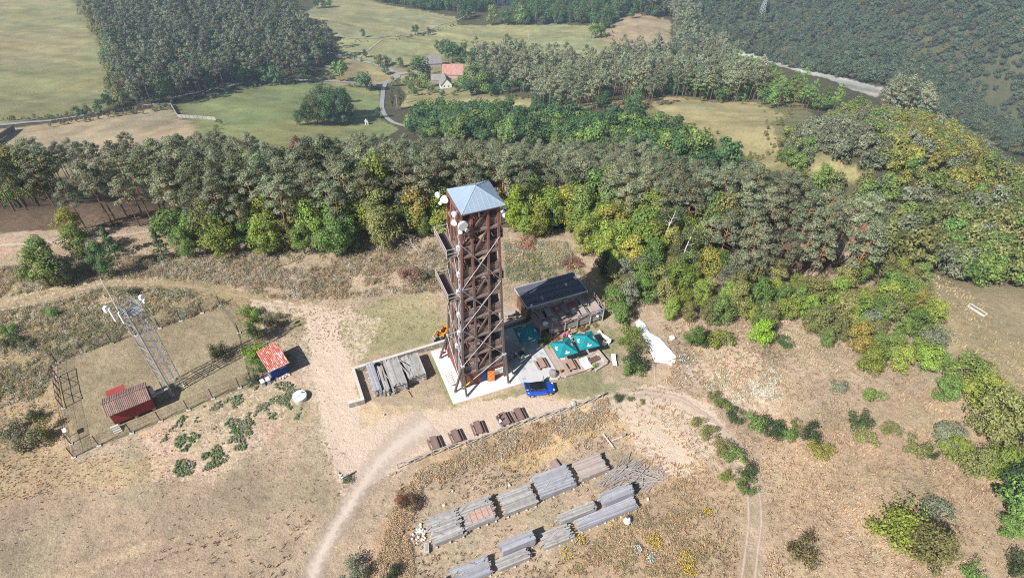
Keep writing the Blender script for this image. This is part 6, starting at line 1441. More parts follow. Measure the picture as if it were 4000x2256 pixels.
# lattice mast
GAL = varied("galvanised", (0.47,0.48,0.49), 0.2, 3.0, 0.45, (0.36,0.37,0.38), metal=0.3, spec=0.4)
mz = gz(-37.5, 11.2); o = thing("lattice_mast", "grey steel lattice mast with white antennas inside the fenced compound", "mast", -37.75, 11.2, mz, R(38)); s = 0.9; HM = 14.9
cs = [(-s,-s),(s,-s),(s,s),(-s,s)]
for cx_, cy_ in cs:
    mb = MB(); mb.tube((cx_, cy_, 0), (cx_, cy_, HM), 0.066, None, 7); lg = mb.build("leg", GAL, o); mb = MB(); mb.box((cx_, cy_, 0.08), (0.4, 0.4, 0.26)); mb.build("footing", CAP, lg)
for k in range(7):
    z0, z1 = k * 2.1 + 0.2, k * 2.1 + 2.1
    for i in range(4):
        a, b_ = cs[i], cs[(i + 1) % 4]; mb = MB(); mb.tube((*a, z1), (*b_, z1), 0.032, None, 5); mb.tube((*(a if k % 2 else b_), z0), (*(b_ if k % 2 else a), z1), 0.03, None, 5); mb.build("brace", GAL, o)
mb = MB()
for x in (-0.5, -0.15): mb.tube((x, 0.2, 0.3), (x, 0.2, HM), 0.04, None, 5)
for i in range(44): mb.tube((-0.5, 0.2, 0.5 + i * 0.3), (-0.15, 0.2, 0.5 + i * 0.3), 0.02, None, 4)
mb.build("ladder", GAL, o)
mb = MB()
for x in (-0.75, -0.6, 0.15, 0.3, 0.45): mb.tube((x, -0.35, 0.3), (x, -0.35, HM - 0.6), 0.03, None, 5)
mb.build("cable", varied("mast_cable", (0.42,0.42,0.43), 0.2), o)
mb = MB()
for i in range(10): mb.box((0, -s + 0.1 + i * 2 * s / 10, HM - 0.75), (2 * s, 0.13, 0.05))
mb.build("platform", GAL, o)
mb = MB()
for z in (HM - 0.3, HM + 0.1, HM + 0.45):
    for i in range(4): mb.tube((*cs[i], z), (*cs[(i + 1) % 4], z), 0.035, None, 5)
for q in cs: mb.tube((*q, HM), (*q, HM + 0.5), 0.04, None, 5)
mb.build("guard_rail", GAL, o)
mb = MB(); mb.tube((-s, s, HM - 1.5), (-s, s, HM + 2.2), 0.07, 0.06, 6); mb.tube((-s, s, HM + 2.2), (-s, s, HM + 4.6), 0.05, 0.04, 6); mb.build("whip_antenna", varied("pale_tube", (0.72,0.72,0.72), 0.1), o)
mb = MB(); mb.tube((-s, s, HM + 1.9), (s, 0.6, HM + 1.0), 0.03, None, 5); mb.tube((s, 0.6, HM + 1.0), (s, -0.2, HM), 0.03, None, 5); mb.build("stay", varied("brass_stay", (0.55,0.47,0.36), 0.2), o)
for (x, y, z, w, h) in ((-1.9, 0.3, HM + 0.2, 0.22, 2.0), (-1.6, -0.7, HM + 0.0, 0.2, 1.7), (-2.0, 0.9, HM + 0.9, 0.45, 0.7), (1.35, -0.5, HM + 0.6, 0.4, 0.55), (1.2, -1.2, HM + 0.5, 0.3, 0.4)):
    mb = MB(); mb.box((x, y, z), (w, w * 0.7, h), 0.4); an = mb.build("panel_antenna", WHITE, o); mb = MB(); mb.tube((x + (0.2 if x < 0 else -0.2), y, z), (np.sign(x) * s, y * 0.6, z - 0.2), 0.03, None, 5); mb.build("bracket", GAL, an)
o2 = thing("cable_bridge", "steel cable tray bridging the red hut and the mast foot", "cable tray", -39.0, 9.6, gz(-39, 9.6), R(15)); mb = MB(); mb.box((-0.2, 0, 1.6), (2.4, 0.3, 0.08)); mb.build("tray", GAL, o2); mb = MB(); mb.tube((0.9, 0, 0), (0.9, 0, 1.6), 0.04, None, 5); mb.tube((-1.2, 0, 0), (-1.2, 0, 1.6), 0.04, None, 5); mb.build("support", GAL, o2)
# red hut with tiled roof
def stripes(name, c1, c2, axis_, sc, var=0.15):
    m, nt, b = new_mat(name); co = obj_co(nt); sx = nd(nt, "ShaderNodeSeparateXYZ"); nt.links.new(co, sx.inputs[0])
    a = nd(nt, "ShaderNodeMath", operation='MULTIPLY'); nt.links.new(sx.outputs[axis_], a.inputs[0]); a.inputs[1].default_value = sc; f = nd(nt, "ShaderNodeMath", operation='FRACT'); nt.links.new(a.outputs[0], f.inputs[0])
    c = ramp(nt, f.outputs[0], [(0.0, c2), (0.18, c2), (0.3, c1), (0.85, c1), (1.0, c2)]); c = mixrgb(nt, 'MULTIPLY', 1.0, c, ramp(nt, noise(nt, 2.0, 5, 0.7, co), [(0.3, 1 - var), (0.7, 1 + var)]))
    nt.links.new(c, b.inputs["Base Color"]); b.inputs["Roughness"].default_value = 0.7; return m
hz = gz(-42.5, 9.0); o = thing("equipment_hut", "red clad hut with a brown tiled roof inside the compound", "hut", -42.5, 9.05, hz, R(11))
RED = stripes("red_cladding", (0.30,0.045,0.045), (0.21,0.035,0.035), 0, 4.0)
mb = MB(); mb.box((0.1, 0.05, 1.5), (4.7, 2.5, 2.2)); mb.build("wall", RED, o)
mb = MB()
for x in (-2.0, 0.1, 2.2):
    for y in (-0.9, 1.0): mb.box((x, y, 0.18), (0.4, 0.4, 0.46))
mb.build("block", CAP, o)
TILE = varied("roof_tile", (0.33,0.22,0.19), 0.3, 2.0, 0.8)
for sgn in (-1, 1):
    mb = MB(); n = 26
    for i in range(n):
        x = -2.55 + (i + 0.5) * 5.1 / n
        mb.add([(x - 0.098, sgn * 1.62, 2.55), (x - 0.05, sgn * 1.62, 2.62), (x + 0.05, sgn * 1.62, 2.62), (x + 0.098, sgn * 1.62, 2.55), (x - 0.098, 0, 3.3), (x - 0.05, 0, 3.37), (x + 0.05, 0, 3.37), (x + 0.098, 0, 3.3)], [(0,1,5,4),(1,2,6,5),(2,3,7,6),(3,2,1,0)] if sgn < 0 else [(4,5,1,0),(5,6,2,1),(6,7,3,2),(0,1,2,3)])
    mb.build("roof_slope", TILE, o)
mb = MB()
for i in range(14): mb.box((-2.45 + i * 0.377, 0, 3.42), (0.2, 0.16, 0.1))
mb.beam((-2.5, 0, 3.36), (2.5, 0, 3.36), 0.2, 0.1); mb.build("ridge", TILE, o)
mb = MB(); mb.prism([(-2.4, -1.3), (-2.4, 1.3), (2.5, 1.3), (2.5, -1.3)], 2.5, 2.58); mb.build("soffit", DARKIN, o)
mb = MB(); mb.box((-0.9, 2.0, 1.25), (1.9, 1.3, 2.2)); an = mb.build("annex", RED, o); mb = MB(); mb.box((-0.9, 2.05, 2.4), (2.1, 1.5, 0.1)); mb.build("annex_roof", varied("red_sheet", (0.33,0.06,0.05), 0.2), an)
mb = MB(); mb.box((2.75, 0.6, 1.4), (0.45, 0.8, 1.0)); mb.build("air_unit", WHITE, o)
mb = MB()
for i in range(4): mb.box((-2.35 + 0.05 * i, -1.6 - 0.22 * i, 0.6 - 0.18 * i), (0.9, 0.26, 0.12))
mb.build("step", CAP, o)
# ================================================================= blue shed, hives, water tank
sz = gz(-24.9, 9.5); o = thing("tool_shed", "small blue shed with a rusty red lean-to roof overgrown by bushes", "shed", -24.95, 9.55, sz, R(15))
mb = MB(); mb.box((0, 0.1, 1.0), (2.3, 3.2, 2.1)); mb.build("wall", varied("blue_boards", (0.025,0.06,0.33), 0.3, 3.0, 0.7, stretch=(6, 6, 0.5)), o)
m, nt, b = new_mat("rusty_red_sheet"); co = obj_co(nt); mp = nd(nt, "ShaderNodeMapping"); mp.inputs["Scale"].default_value = (3.0, 0.55, 1); nt.links.new(co, mp.inputs[0])
c = ramp(nt, noise(nt, 2.2, 6, 0.7, mp.outputs[0]), [(0.40, (0.40,0.085,0.055)), (0.52, (0.47,0.12,0.08)), (0.57, (0.58,0.50,0.47)), (0.7, (0.62,0.58,0.56))]); nt.links.new(c, b.inputs["Base Color"]); b.inputs["Roughness"].default_value = 0.6
mb = MB(); n = 14
for i in range(n):
    x = -1.42 + i * 2.84 / n; w = 2.84 / n
    mb.add([(x, -2.0, 2.25), (x + w / 2, -2.0, 2.31), (x + w, -2.0, 2.25), (x, 1.95, 2.6), (x + w / 2, 1.95, 2.66), (x + w, 1.95, 2.6)], [(0,1,4,3),(1,2,5,4)])
rf = mb.build("roof", m, o)
mb = MB(); mb.beam((-1.42, -2.0, 2.2), (1.42, -2.0, 2.2), 0.06, 0.12); mb.build("eave_board", WHITE, rf)
mb = MB(); mb.box((0.55, -1.53, 1.55), (0.95, 0.06, 0.55)); mb.build("window", varied("window_board", (0.45,0.30,0.2), 0.4, 3.0), o)
mb = MB(); mb.box((-0.55, -1.54, 0.95), (0.8, 0.06, 1.8)); mb.build("door", varied("blue_door", (0.02,0.045,0.26), 0.2), o)
for i, (u, v, lab) in enumerate([(-26.95,7.35,"pale blue-grey hive, the outer of two below the shed"),(-26.25,7.5,"pale blue-grey hive standing closer to the shed corner")]):
    o = thing("beehive", lab, "beehive", u, v, gz(u, v), R(12), "beehives by the shed"); HV = varied("hive_paint", (0.50,0.56,0.62), 0.15)
    mb = MB(); mb.box((0, 0, 0.45), (0.42, 0.62, 0.6)); mb.build("body", HV, o); mb = MB(); mb.box((0, 0, 0.79), (0.5, 0.72, 0.07)); mb.build("lid", varied("hive_lid", (0.62,0.66,0.70), 0.1), o); mb = MB(); mb.box((0, -0.1, 0.08), (0.4, 0.6, 0.14)); mb.build("stand", GREYW, o)
def place_xy(p): return (float(p[0]), float(p[1]))
tx = atz(1169, 1541, 0.6); o = thing("water_tank", "round pale blue tank lid between the weeds and the yard", "tank", xy=place_xy(tx), z=ground_z(tx[0], tx[1]), rz=0.5)
mb = MB(); mb.tube((0, 0, -0.1), (0, 0, 0.52), 0.86, None, 28); mb.build("ring", CAP, o); mb = MB(); mb.tube((0, 0, 0.52), (0, 0, 0.62), 0.9, 0.88, 28); ld = mb.build("lid", varied("tank_lid", (0.58,0.66,0.72), 0.12, 2.0), o); mb = MB(); mb.box((0.5, 0.3, 0.65), (0.12, 0.4, 0.06), 0.9); mb.box((0, 0, 0.63), (1.6, 0.02, 0.02), 0.4); mb.build("hatch", STEELD, ld)
# stones along the shed front and other single stones
def rock(u, v, r, label, mat, group=None, z=0.0, flat=0.7):
    mb = MB(); mb.ball((0, 0, r * flat * 0.6), (r, r * random.uniform(0.7, 1), r * flat), 8, 6, 0.14); o = mb.build("stone", mat); w = L2(u, v); o.location = (w[0], w[1], gz(u, v) + z); o.rotation_euler = (0, 0, random.uniform(0, 6)); tag(o, label, "stone", group); return o
PALE = varied("pale_stone", (0.60,0.57,0.52), 0.25, 3.0, 0.9); ROCK = varied("brown_rock", (0.34,0.27,0.22), 0.35, 3.0, 0.9)
for i in range(11): rock(-25.9 + i * 0.24 + random.uniform(-0.1, 0.1), 7.35 + 0.06 * i + random.uniform(-0.15, 0.15), random.uniform(0.14, 0.26), "pale stone in the heap along the blue shed's front", PALE, "stones in front of the shed")
for i in range(42): rock(-13.6 + random.gauss(0, 0.55), -19.9 + random.gauss(0, 0.6), random.uniform(0.09, 0.17), "white stone in the heap at the end of the upper plank row", WHITE if i % 3 else PALE, "white stones by the plank stacks", random.uniform(0, 0.15))
rock(9.25, -5.25, 0.62, "big grey boulder standing at the patio corner beside the car", varied("grey_rock", (0.30,0.27,0.25), 0.3, 2.0), None, 0.05, 1.0)
for i in range(14): rock(9.9 + random.gauss(0, 0.4), -5.75 + random.gauss(0, 0.25), random.uniform(0.14, 0.28), "pinkish stone of the rockery at the deck corner", varied("pink_rock", (0.52,0.40,0.34), 0.3, 3.0), "rockery stones", 0.0)
rock(9.7, -10.55, 0.36, "pale boulder lying against the rail fence", PALE); rock(9.1, -10.7, 0.26, "smaller pale stone beside the fence boulder", PALE)
for (px, py, r, lab) in [(2920,1345,0.2,"single pale rock on the scrubby bank"),(1990,1895,0.22,"pale block lying behind the wide blue-grey stack"),(1768,1917,0.2,"white block alone in the dry grass above the stacks"),(1735,1972,0.22,"pale block just above the splayed stack"),(2530,1950,0.26,"pale block at the end of the pole heap"),(1500,1620,0.16,"white scrap on the trodden yard")]:
    w = atz(px, py); u, v = toL(w[0], w[1]); rock(u, v, r, lab, PALE, None, 0, 0.8)
# ================================================================= car
o = thing("parked_car", "bright blue small car with a black roof, its tailgate and a door open", "car", 6.5, -7.05, 0.0, R(-13))
CB = MATS.get("car_blue")
m, nt, b = new_mat("car_blue"); b.inputs["Base Color"].default_value = (0.005,0.07,0.50,1); b.inputs["Roughness"].default_value = 0.22; b.inputs["Specular IOR Level"].default_value = 0.5; b.inputs["Coat Weight"].default_value = 0.6; CB = m
m, nt, b = new_mat("car_black"); b.inputs["Base Color"].default_value = (0.012,0.012,0.018,1); b.inputs["Roughness"].default_value = 0.25; CK = m
m, nt, b = new_mat("car_glass"); b.inputs["Base Color"].default_value = (0.02,0.03,0.05,1); b.inputs["Roughness"].default_value = 0.06; b.inputs["Specular IOR Level"].default_value = 0.8; CG = m
def loft(rings):
    mb = MB(); n = len(rings[0]); vs = [p for r in rings for p in r]; fs = []
    for i in range(len(rings) - 1):
        for k in range(n): fs.append((i * n + k, i * n + (k + 1) % n, (i + 1) * n + (k + 1) % n, (i + 1) * n + k))
    fs += [tuple(range(n - 1, -1, -1)), tuple(range((len(rings) - 1) * n, len(rings) * n))]; mb.add(vs, fs); return mb
def sect(x, w, z0, z1, t=0.7):   # rounded-box section across the car
    return [(x, -w, z0 + 0.08), (x, -w * 0.94, z0), (x, w * 0.94, z0), (x, w, z0 + 0.08), (x, w * 1.0, z0 + (z1 - z0) * 0.6), (x, w * 0.93, z1 - 0.05), (x, w * t, z1), (x, -w * t, z1), (x, -w * 0.93, z1 - 0.05), (x, -w * 1.0, z0 + (z1 - z0) * 0.6)]
mb = loft([sect(-1.9, 0.62, 0.35, 0.75), sect(-1.8, 0.78, 0.27, 0.92), sect(-1.5, 0.86, 0.22, 0.96), sect(-0.5, 0.87, 0.2, 0.98), sect(0.55, 0.87, 0.2, 0.97), sect(1.1, 0.85, 0.22, 0.92), sect(1.55, 0.80, 0.25, 0.82), sect(1.82, 0.70, 0.3, 0.70), sect(1.92, 0.5, 0.36, 0.6)])
body = mb.build("body", CB, o, smooth=True)
mb = loft([[(-1.55, -0.70, 0.93), (-1.55, 0.70, 0.93), (-1.45, 0.58, 1.33), (-1.45, -0.58, 1.33)], [(0.95, -0.74, 0.93), (0.95, 0.74, 0.93), (0.25, 0.6, 1.36), (0.25, -0.6, 1.36)]]); mb.build("window", CG, o)
mb = loft([[(-1.5, -0.62, 1.33), (-1.5, 0.62, 1.33), (-1.42, 0.52, 1.41), (-1.42, -0.52, 1.41)], [(-0.5, -0.64, 1.36), (-0.5, 0.64, 1.36), (-0.5, 0.54, 1.46), (-0.5, -0.54, 1.46)], [(0.3, -0.62, 1.34), (0.3, 0.62, 1.34), (0.2, 0.52, 1.42), (0.2, -0.52, 1.42)]]); mb.build("car_roof", CK, o, smooth=True)
for sg in (-1, 1):
    mb = MB(); mb.beam((0.98, sg * 0.72, 0.95), (0.28, sg * 0.6, 1.36), 0.06); mb.beam((-0.35, sg * 0.73, 0.95), (-0.35, sg * 0.6, 1.36), 0.05); mb.beam((-1.5, sg * 0.70, 0.95), (-1.4, sg * 0.58, 1.36), 0.12, 0.1); mb.build("pillar", CK if sg > 0 else CB, o)
    mb = MB(); mb.ball((0.72, sg * 0.98, 1.0), (0.09, 0.11, 0.08), 8, 5); mb.build("mirror", CK, o)
    mb = MB(); mb.ball((1.72, sg * 0.55, 0.72), (0.14, 0.14, 0.12), 10, 6); mb.build("headlight", WHITE, o)
    mb = MB(); mb.box((-1.86, sg * 0.6, 0.72), (0.06, 0.14, 0.26)); mb.build("tail_light", varied("red_lamp", (0.4,0.02,0.02), 0.1, 2, 0.3), o)
    for x in (-1.22, 1.25):
        mb = MB(); mb.tube((x, sg * 0.70, 0.31), (x, sg * 0.89, 0.31), 0.31, None, 18); wh = mb.build("wheel", varied("tyre", (0.02,0.02,0.02), 0.2), o)
        mb = MB(); mb.tube((x, sg * 0.88, 0.31), (x, sg * 0.905, 0.31), 0.21, None, 14); mb.build("rim", GAL, wh)
# open far-side door, open tailgate
mb = MB(); mb.box((0.0, 0.0, 0.0), (0.95, 0.07, 0.6)); dd = mb.build("door", CB, o, loc=(0.62, 1.22, 0.62), rz=R(72)); mb = MB(); mb.box((-0.05, 0, 0.48), (0.75, 0.03, 0.36)); mb.box((0.0, 0, 0.66), (0.7, 0.05, 0.04)); mb.build("door_window", CG, dd)
mb = MB(); mb.beam((-1.45, 0, 1.42), (-2.15, 0, 1.62), 1.15, 0.05); tg = mb.build("tailgate", CB, o); mb = MB(); mb.beam((-1.55, 0, 1.475), (-1.95, 0, 1.59), 0.9, 0.02); mb.build("rear_window", CG, tg)
mb = MB(); mb.box((-1.72, 0.0, 0.97), (0.42, 1.0, 0.06)); mb.build("boot", varied("boot_dark", (0.05,0.045,0.05), 0.3), o)
for (x, y, c_, lab) in ((-1.72, -0.28, (0.55,0.36,0.28), "pale pink bag lying in the open boot of the blue car"), (-1.75, 0.15, (0.70,0.68,0.64), "white bag lying in the open boot of the blue car")):
    p = np.array([6.5, -7.05]); a = R(-13); q = p + np.array([x * math.cos(a) - y * math.sin(a), x * math.sin(a) + y * math.cos(a)])
    t = thing("bag", lab, "bag", q[0], q[1], 0.98); mb = MB(); mb.ball((0, 0, 0.12), (0.2, 0.17, 0.13), 8, 5, 0.1); mb.build("sack", varied("cloth_" + str(c_[0]), c_, 0.15), t); mb = MB(); mb.tube((-0.1, 0, 0.23), (0.1, 0, 0.25), 0.02, None, 5); mb.build("strap", GREYW, t)
# ================================================================= orange mini digger
o = thing("mini_digger", "orange mini digger half hidden behind the tower legs", "digger", -2.2, 7.0, gz(-2.2, 7.0), R(200)); DO = varied("digger_orange", (0.75,0.26,0.02), 0.15, 2.0, 0.45)
for s in (-1, 1):
    mb = MB(); pts = [(-0.75, 0.1), (-0.6, 0.0), (0.6, 0.0), (0.75, 0.1), (0.75, 0.3), (0.6, 0.4), (-0.6, 0.4), (-0.75, 0.3)]; vs = [(x, s * 0.5 - 0.13, z) for x, z in pts] + [(x, s * 0.5 + 0.13, z) for x, z in pts]
    mb.add(vs, [tuple(range(7, -1, -1)), tuple(range(8, 16))] + [(k, (k + 1) % 8, 8 + (k + 1) % 8, 8 + k) for k in range(8)]); mb.build("track", varied("rubber", (0.03,0.03,0.03), 0.2), o)
mb = MB(); mb.prism([(-0.8,-0.5),(0.35,-0.55),(0.55,-0.3),(0.55,0.3),(0.35,0.55),(-0.8,0.5),(-0.95,0.0)], 0.45, 0.95); mb.prism([(-0.85,-0.45),(-0.2,-0.45),(-0.2,0.45),(-0.85,0.45)], 0.95, 1.25); mb.build("body", DO, o)
mb = MB(); mb.box((0.05, 0, 1.1), (0.4, 0.45, 0.3)); mb.box((-0.13, 0, 1.4), (0.1, 0.45, 0.5)); mb.build("seat", varied("black_seat", (0.03,0.03,0.03), 0.2), o)
mb = MB()
for y in (-0.45, 0.45): mb.tube((-0.3, y, 0.95), (-0.3, y, 2.0), 0.035, None, 5)
mb.tube((-0.3, -0.45, 2.0), (-0.3, 0.45, 2.0), 0.035, None, 5); mb.build("roll_bar", DO, o)
mb = MB(); mb.beam((0.5, 0, 0.8), (1.1, 0, 1.8), 0.16, 0.2); mb.beam((1.1, 0, 1.8), (1.75, 0, 1.1), 0.14, 0.17); mb.beam((0.6, 0.08, 1.1), (1.0, 0.08, 1.6), 0.07); mb.build("boom", DO, o)
mb = MB(); mb.box((1.8, 0, 0.72), (0.5, 0.8, 0.06), 0, Matrix.Rotation(0.9, 4, 'Y')); mb.box((1.95, 0, 0.6), (0.06, 0.8, 0.5)); mb.box((1.75, 0.38, 0.65), (0.4, 0.04, 0.4)); mb.box((1.75, -0.38, 0.65), (0.4, 0.04, 0.4)); mb.build("bucket", varied("bucket_steel", (0.42,0.34,0.30), 0.3), o)
# ================================================================= cafe furniture
def lounger(u, v, z, rz, label, back=35, group="white loungers and chairs"):
    o = thing("sun_lounger", label, "sun lounger", u, v, z, rz, group)
    mb = MB(); boards(mb, -0.3, 0.3, -0.9, 0.25, 0.32, 'u', 0.11, 0.03); mb.build("seat", WHITE, o)
    a = R(back); mb = MB()
    for i in range(6):
        d = 0.06 + i * 0.12; mb.box((0, 0.27 + d * math.cos(a), 0.33 + d * math.sin(a)), (0.6, 0.11, 0.03), 0, Matrix.Rotation(a, 4, 'X'))
    mb.build("backrest", WHITE, o)
    for (x, y) in ((-0.27,-0.8),(0.27,-0.8),(-0.27,0.2),(0.27,0.2)): mb = MB(); mb.beam((x, y, 0), (x, y, 0.31), 0.05); mb.build("leg", WHITE, o)
lounger(13.75, -5.45, 0.17, R(6), "white lounger of the pair on the small deck, nearer the brown table"); lounger(14.4, -5.5, 0.17, R(6), "white lounger of the pair on the small deck, nearer the plant trough"); lounger(18.15, -6.15, gz(18.1, -6.1), R(-20), "white lounger standing alone on the dry lawn edge", 20); lounger(18.95, -1.5, gz(18.9, -1.5), R(25), "greyish white lounger on the lawn beside the hedge", 30)
def chair(u, v, z, rz, label, mat=WHITE):
    o = thing("garden_chair", label, "chair", u, v, z, rz, "white loungers and chairs")
    mb = MB(); mb.box((0, 0, 0.42), (0.45, 0.45, 0.04)); mb.build("seat", mat, o); mb = MB(); mb.box((0, 0.22, 0.7), (0.45, 0.04, 0.5)); mb.build("backrest", mat, o)
    for (x, y) in ((-0.2,-0.2),(0.2,-0.2),(-0.2,0.2),(0.2,0.2)): mb = MB(); mb.beam((x, y, 0), (x, y, 0.42), 0.04); mb.build("leg", mat, o)
    for x in (-0.23, 0.23): mb = MB(); mb.beam((x, -0.2, 0.62), (x, 0.22, 0.62), 0.04); mb.build("armrest", mat, o)
chair(18.3, -3.1, gz(18.3, -3.1), R(30), "white garden chair with its back to the parasol"); chair(19.05, -2.95, gz(19, -3), R(-70), "white garden chair facing the other one on the lawn")
for (u, v, rz, lab) in ((7.1, -0.25, 20, "cream chair pushed to the shaded patio table"), (6.3, -1.2, 200, "cream chair half in the sun on the patio"), (6.0, 1.3, 90, "pale stool deep in the shade of the patio"), (6.7, 1.3, 140, "pale stool next to another in the shaded patio")): chair(u, v, 0.09, R(rz), lab, varied("cream_paint", (0.62,0.56,0.44), 0.1))
o = thing("round_table", "small dark round table at the patio shade edge", "table", 6.55, -0.7, 0.09); mb = MB(); mb.tube((0, 0, 0.7), (0, 0, 0.74), 0.42, None, 18); mb.build("tabletop", varied("dark_top", (0.05,0.06,0.10), 0.2), o); mb = MB(); mb.tube((0, 0, 0), (0, 0, 0.7), 0.04, None, 6); mb.tube((0, 0, 0), (0, 0, 0.04), 0.25, None, 10); mb.build("pedestal", STEELD, o)
o = thing("plant_trough", "dark wooden trough with soil on the small deck", "planter", 15.55, -5.1, 0.17, R(8)); mb = MB(); mb.box((0, -0.3, 0.22), (1.5, 0.05, 0.4)); mb.box((0, 0.3, 0.22), (1.5, 0.05, 0.4)); mb.box((-0.73, 0, 0.22), (0.05, 0.56, 0.4)); mb.box((0.73, 0, 0.22), (0.05, 0.56, 0.4)); mb.build("box", WOODB, o); mb = MB(); mb.box((0, 0, 0.18), (1.4, 0.54, 0.3)); mb.build("soil", varied("soil_red", (0.17,0.10,0.085), 0.3, 5.0), o)
def pot(u, v, z, label, r, ph, tint, mat):
    o = thing("potted_plant", label, "potted plant", u, v, z); mb = MB(); mb.tube((0, 0, 0), (0, 0, r * 1.6), r * 0.7, r, 12); mb.build("pot", mat, o)
    rs = np.random.default_rng(int(u * 10)); vv = clump_cards([[0, 0, r * 1.6 + ph * 0.5, ph * 0.55, ph * 0.55, ph * 0.55]], 160, 0.13, 0.08, (0, 0, 0), 0.3, 0.5, 0.3, rs); c = bpy.data.objects.new("foliage", card_mesh("foliage", vv, LEAF)); COL.objects.link(c); c.parent = o; c.color = (*tint, 1)
TERRA = varied("terracotta", (0.52,0.25,0.16), 0.2); pot(13.6, -4.4, 0.2, "terracotta pot with a small plant behind the two loungers", 0.2, 0.5, T_MID, TERRA); pot(14.95, -6.25, 0.17, "clipped green ball shrub at the small deck corner", 0.15, 0.75, T_LIME, TERRA); pot(10.3, -5.35, 0.2, "orange flower pot on the deck corner beside the rockery", 0.17, 0.4, (0.45,0.22,0.08), TERRA); pot(14.3, -6.5, 0.15, "pinkish pot at the front edge of the small deck", 0.18, 0.35, (0.45,0.30,0.25), TERRA)
for i, (u, v, t, lab) in enumerate([(10.2,0.55,(0.40,0.23,0.09),"orange flowering shrub at the patio edge"),(10.5,-0.15,T_GREY,"grey-green flowering plant at the low deck corner"),(11.0,-0.65,T_LIME,"lime green plant at the low deck corner"),(10.55,0.35,T_MID,"green plant beside the orange shrub"),(16.5,1.0,T_MID,"green plant under the raised deck front"),(17.5,0.9,T_DARK,"dark green plant under the raised deck front"),(19.0,0.9,T_OLIVE,"olive plant at the end of the raised deck front"),(12.0,0.35,(0.40,0.10,0.06),"red flowering plant along the raised deck front"),(12.8,0.3,(0.34,0.14,0.09),"rusty red flowering plant along the raised deck front"),(16.9,0.75,(0.36,0.09,0.07),"red flower clump by the raised deck front")]):
    plant("low", i % 2, L2(u, v), 0.45 if i < 4 else 0.42, t, "garden_plant", lab, "plant", "garden plants of the cafe")
def flat(name, label, cat, u, v, z, w, d, h, col_, rz=0.0, extra=None):
    o = thing(name, label, cat, u, v, z, rz); mb = MB(); mb.box((0, 0, h / 2), (w, d, h)); mb.build("cover" if h < 0.3 else "body", varied(name + "_" + str(round(u, 1)), col_, 0.1), o)
    if extra: mb = MB(); extra(mb); mb.build("trim", varied(name + "_trim_" + str(round(u, 1)), (0.75,0.75,0.74), 0.08), o)
    return o
PK = (0.75,0.06,0.14)
flat("cushion", "red-pink seat cushion by the cafe wall, nearer the stairs", "cushion", 14.1, 4.35, 1.76, 0.9, 0.5, 0.14, PK, R(20), lambda m_: m_.box((0.2, 0.0, 0.16), (0.3, 0.3, 0.08)))
flat("cushion", "long pink and white seat cushion by the cafe wall", "cushion", 16.3, 4.5, 1.76, 1.5, 0.5, 0.14, PK, R(-2), lambda m_: m_.box((-0.5, 0.0, 0.16), (0.4, 0.5, 0.06)))
flat("white_board", "white four-part board lying on the raised deck", "board", 13.15, 2.75, 1.76, 0.85, 0.8, 0.05, (0.70,0.66,0.60), R(8), lambda m_: (m_.box((0, 0, 0.052), (0.04, 0.8, 0.02)), m_.box((0, 0, 0.054), (0.85, 0.04, 0.02))))
flat("white_cloth", "crumpled white cloth on the boards beside the middle table", "cloth", 16.2, 3.2, 1.76, 0.75, 0.9, 0.05, (0.78,0.78,0.78), R(30), lambda m_: m_.box((0.1, 0.1, 0.06), (0.5, 0.4, 0.06), 0.5))
o = thing("beach_ball", "bright blue ball-shaped bag hanging on the raised deck corner", "ball", 19.9, 1.55, 1.78); mb = MB(); mb.ball((0, 0, 0.3), 0.32, 12, 8); mb.build("ball", varied("ball_blue", (0.03,0.24,0.70), 0.1), o); mb = MB(); mb.tube((0, 0, 0.6), (0, 0, 0.66), 0.05, None, 8); mb.build("valve", WHITE, o)
for (u, v, z, r, lab) in [(11.25, 1.75, 1.75, 0.42, "white half-round lamp shade on the deck's stair corner"), (18.3, 5.0, 1.75, 0.16, "small white lamp by the cafe wall"), (19.35, 1.15, 0.9, 0.2, "white globe lamp below the raised deck end")]:
    o = thing("white_globe", lab, "lamp", u, v, z); mb = MB(); mb.tube((0, 0, 0), (0, 0, 0.5), 0.03, None, 6); mb.build("stem", STEELD, o); mb = MB(); mb.ball((0, 0, 0.5 + r * 0.5), (r, r, r * 0.8), 14, 8); mb.build("shade", WHITE, o, smooth=True)  # the stair-corner piece is a small umbrella, built like the other globes
o = thing("bicycle_rack", "pale metal bicycle rack on the white slab", "bicycle rack", -3.9, -1.6, 0.13)
mb = MB()
for i in range(5):
    y = i * 0.4; mb.path([(-0.35, y, 0.0), (-0.3, y, 0.55), (0.0, y, 0.65), (0.35, y, 0.0)], 0.025, 5)
mb.tube((-0.36, 0, 0.02), (-0.36, 1.6, 0.02), 0.03, None, 5); mb.tube((0.36, 0, 0.02), (0.36, 1.6, 0.02), 0.03, None, 5); mb.build("rack", STEEL, o); mb = MB(); mb.box((0, -0.5, 0.35), (0.7, 0.04, 0.6), 0.2, Matrix.Rotation(0.5, 4, 'X')); mb.build("plate", WHITE, o)
o = thing("jerrycan", "red and white canisters between the back legs of the tower", "canister", -2.5, 3.85, 0.13); mb = MB(); mb.box((0, 0, 0.3), (0.5, 0.3, 0.6)); mb.box((-1.0, -0.1, 0.25), (0.35, 0.3, 0.5)); mb.build("body", varied("red_plastic", (0.62,0.03,0.04), 0.15), o); mb = MB(); mb.box((0.5, 0.05, 0.3), (0.4, 0.3, 0.6)); mb.tube((0, 0, 0.6), (0, 0, 0.7), 0.06, None, 8); mb.build("cap", WHITE, o)
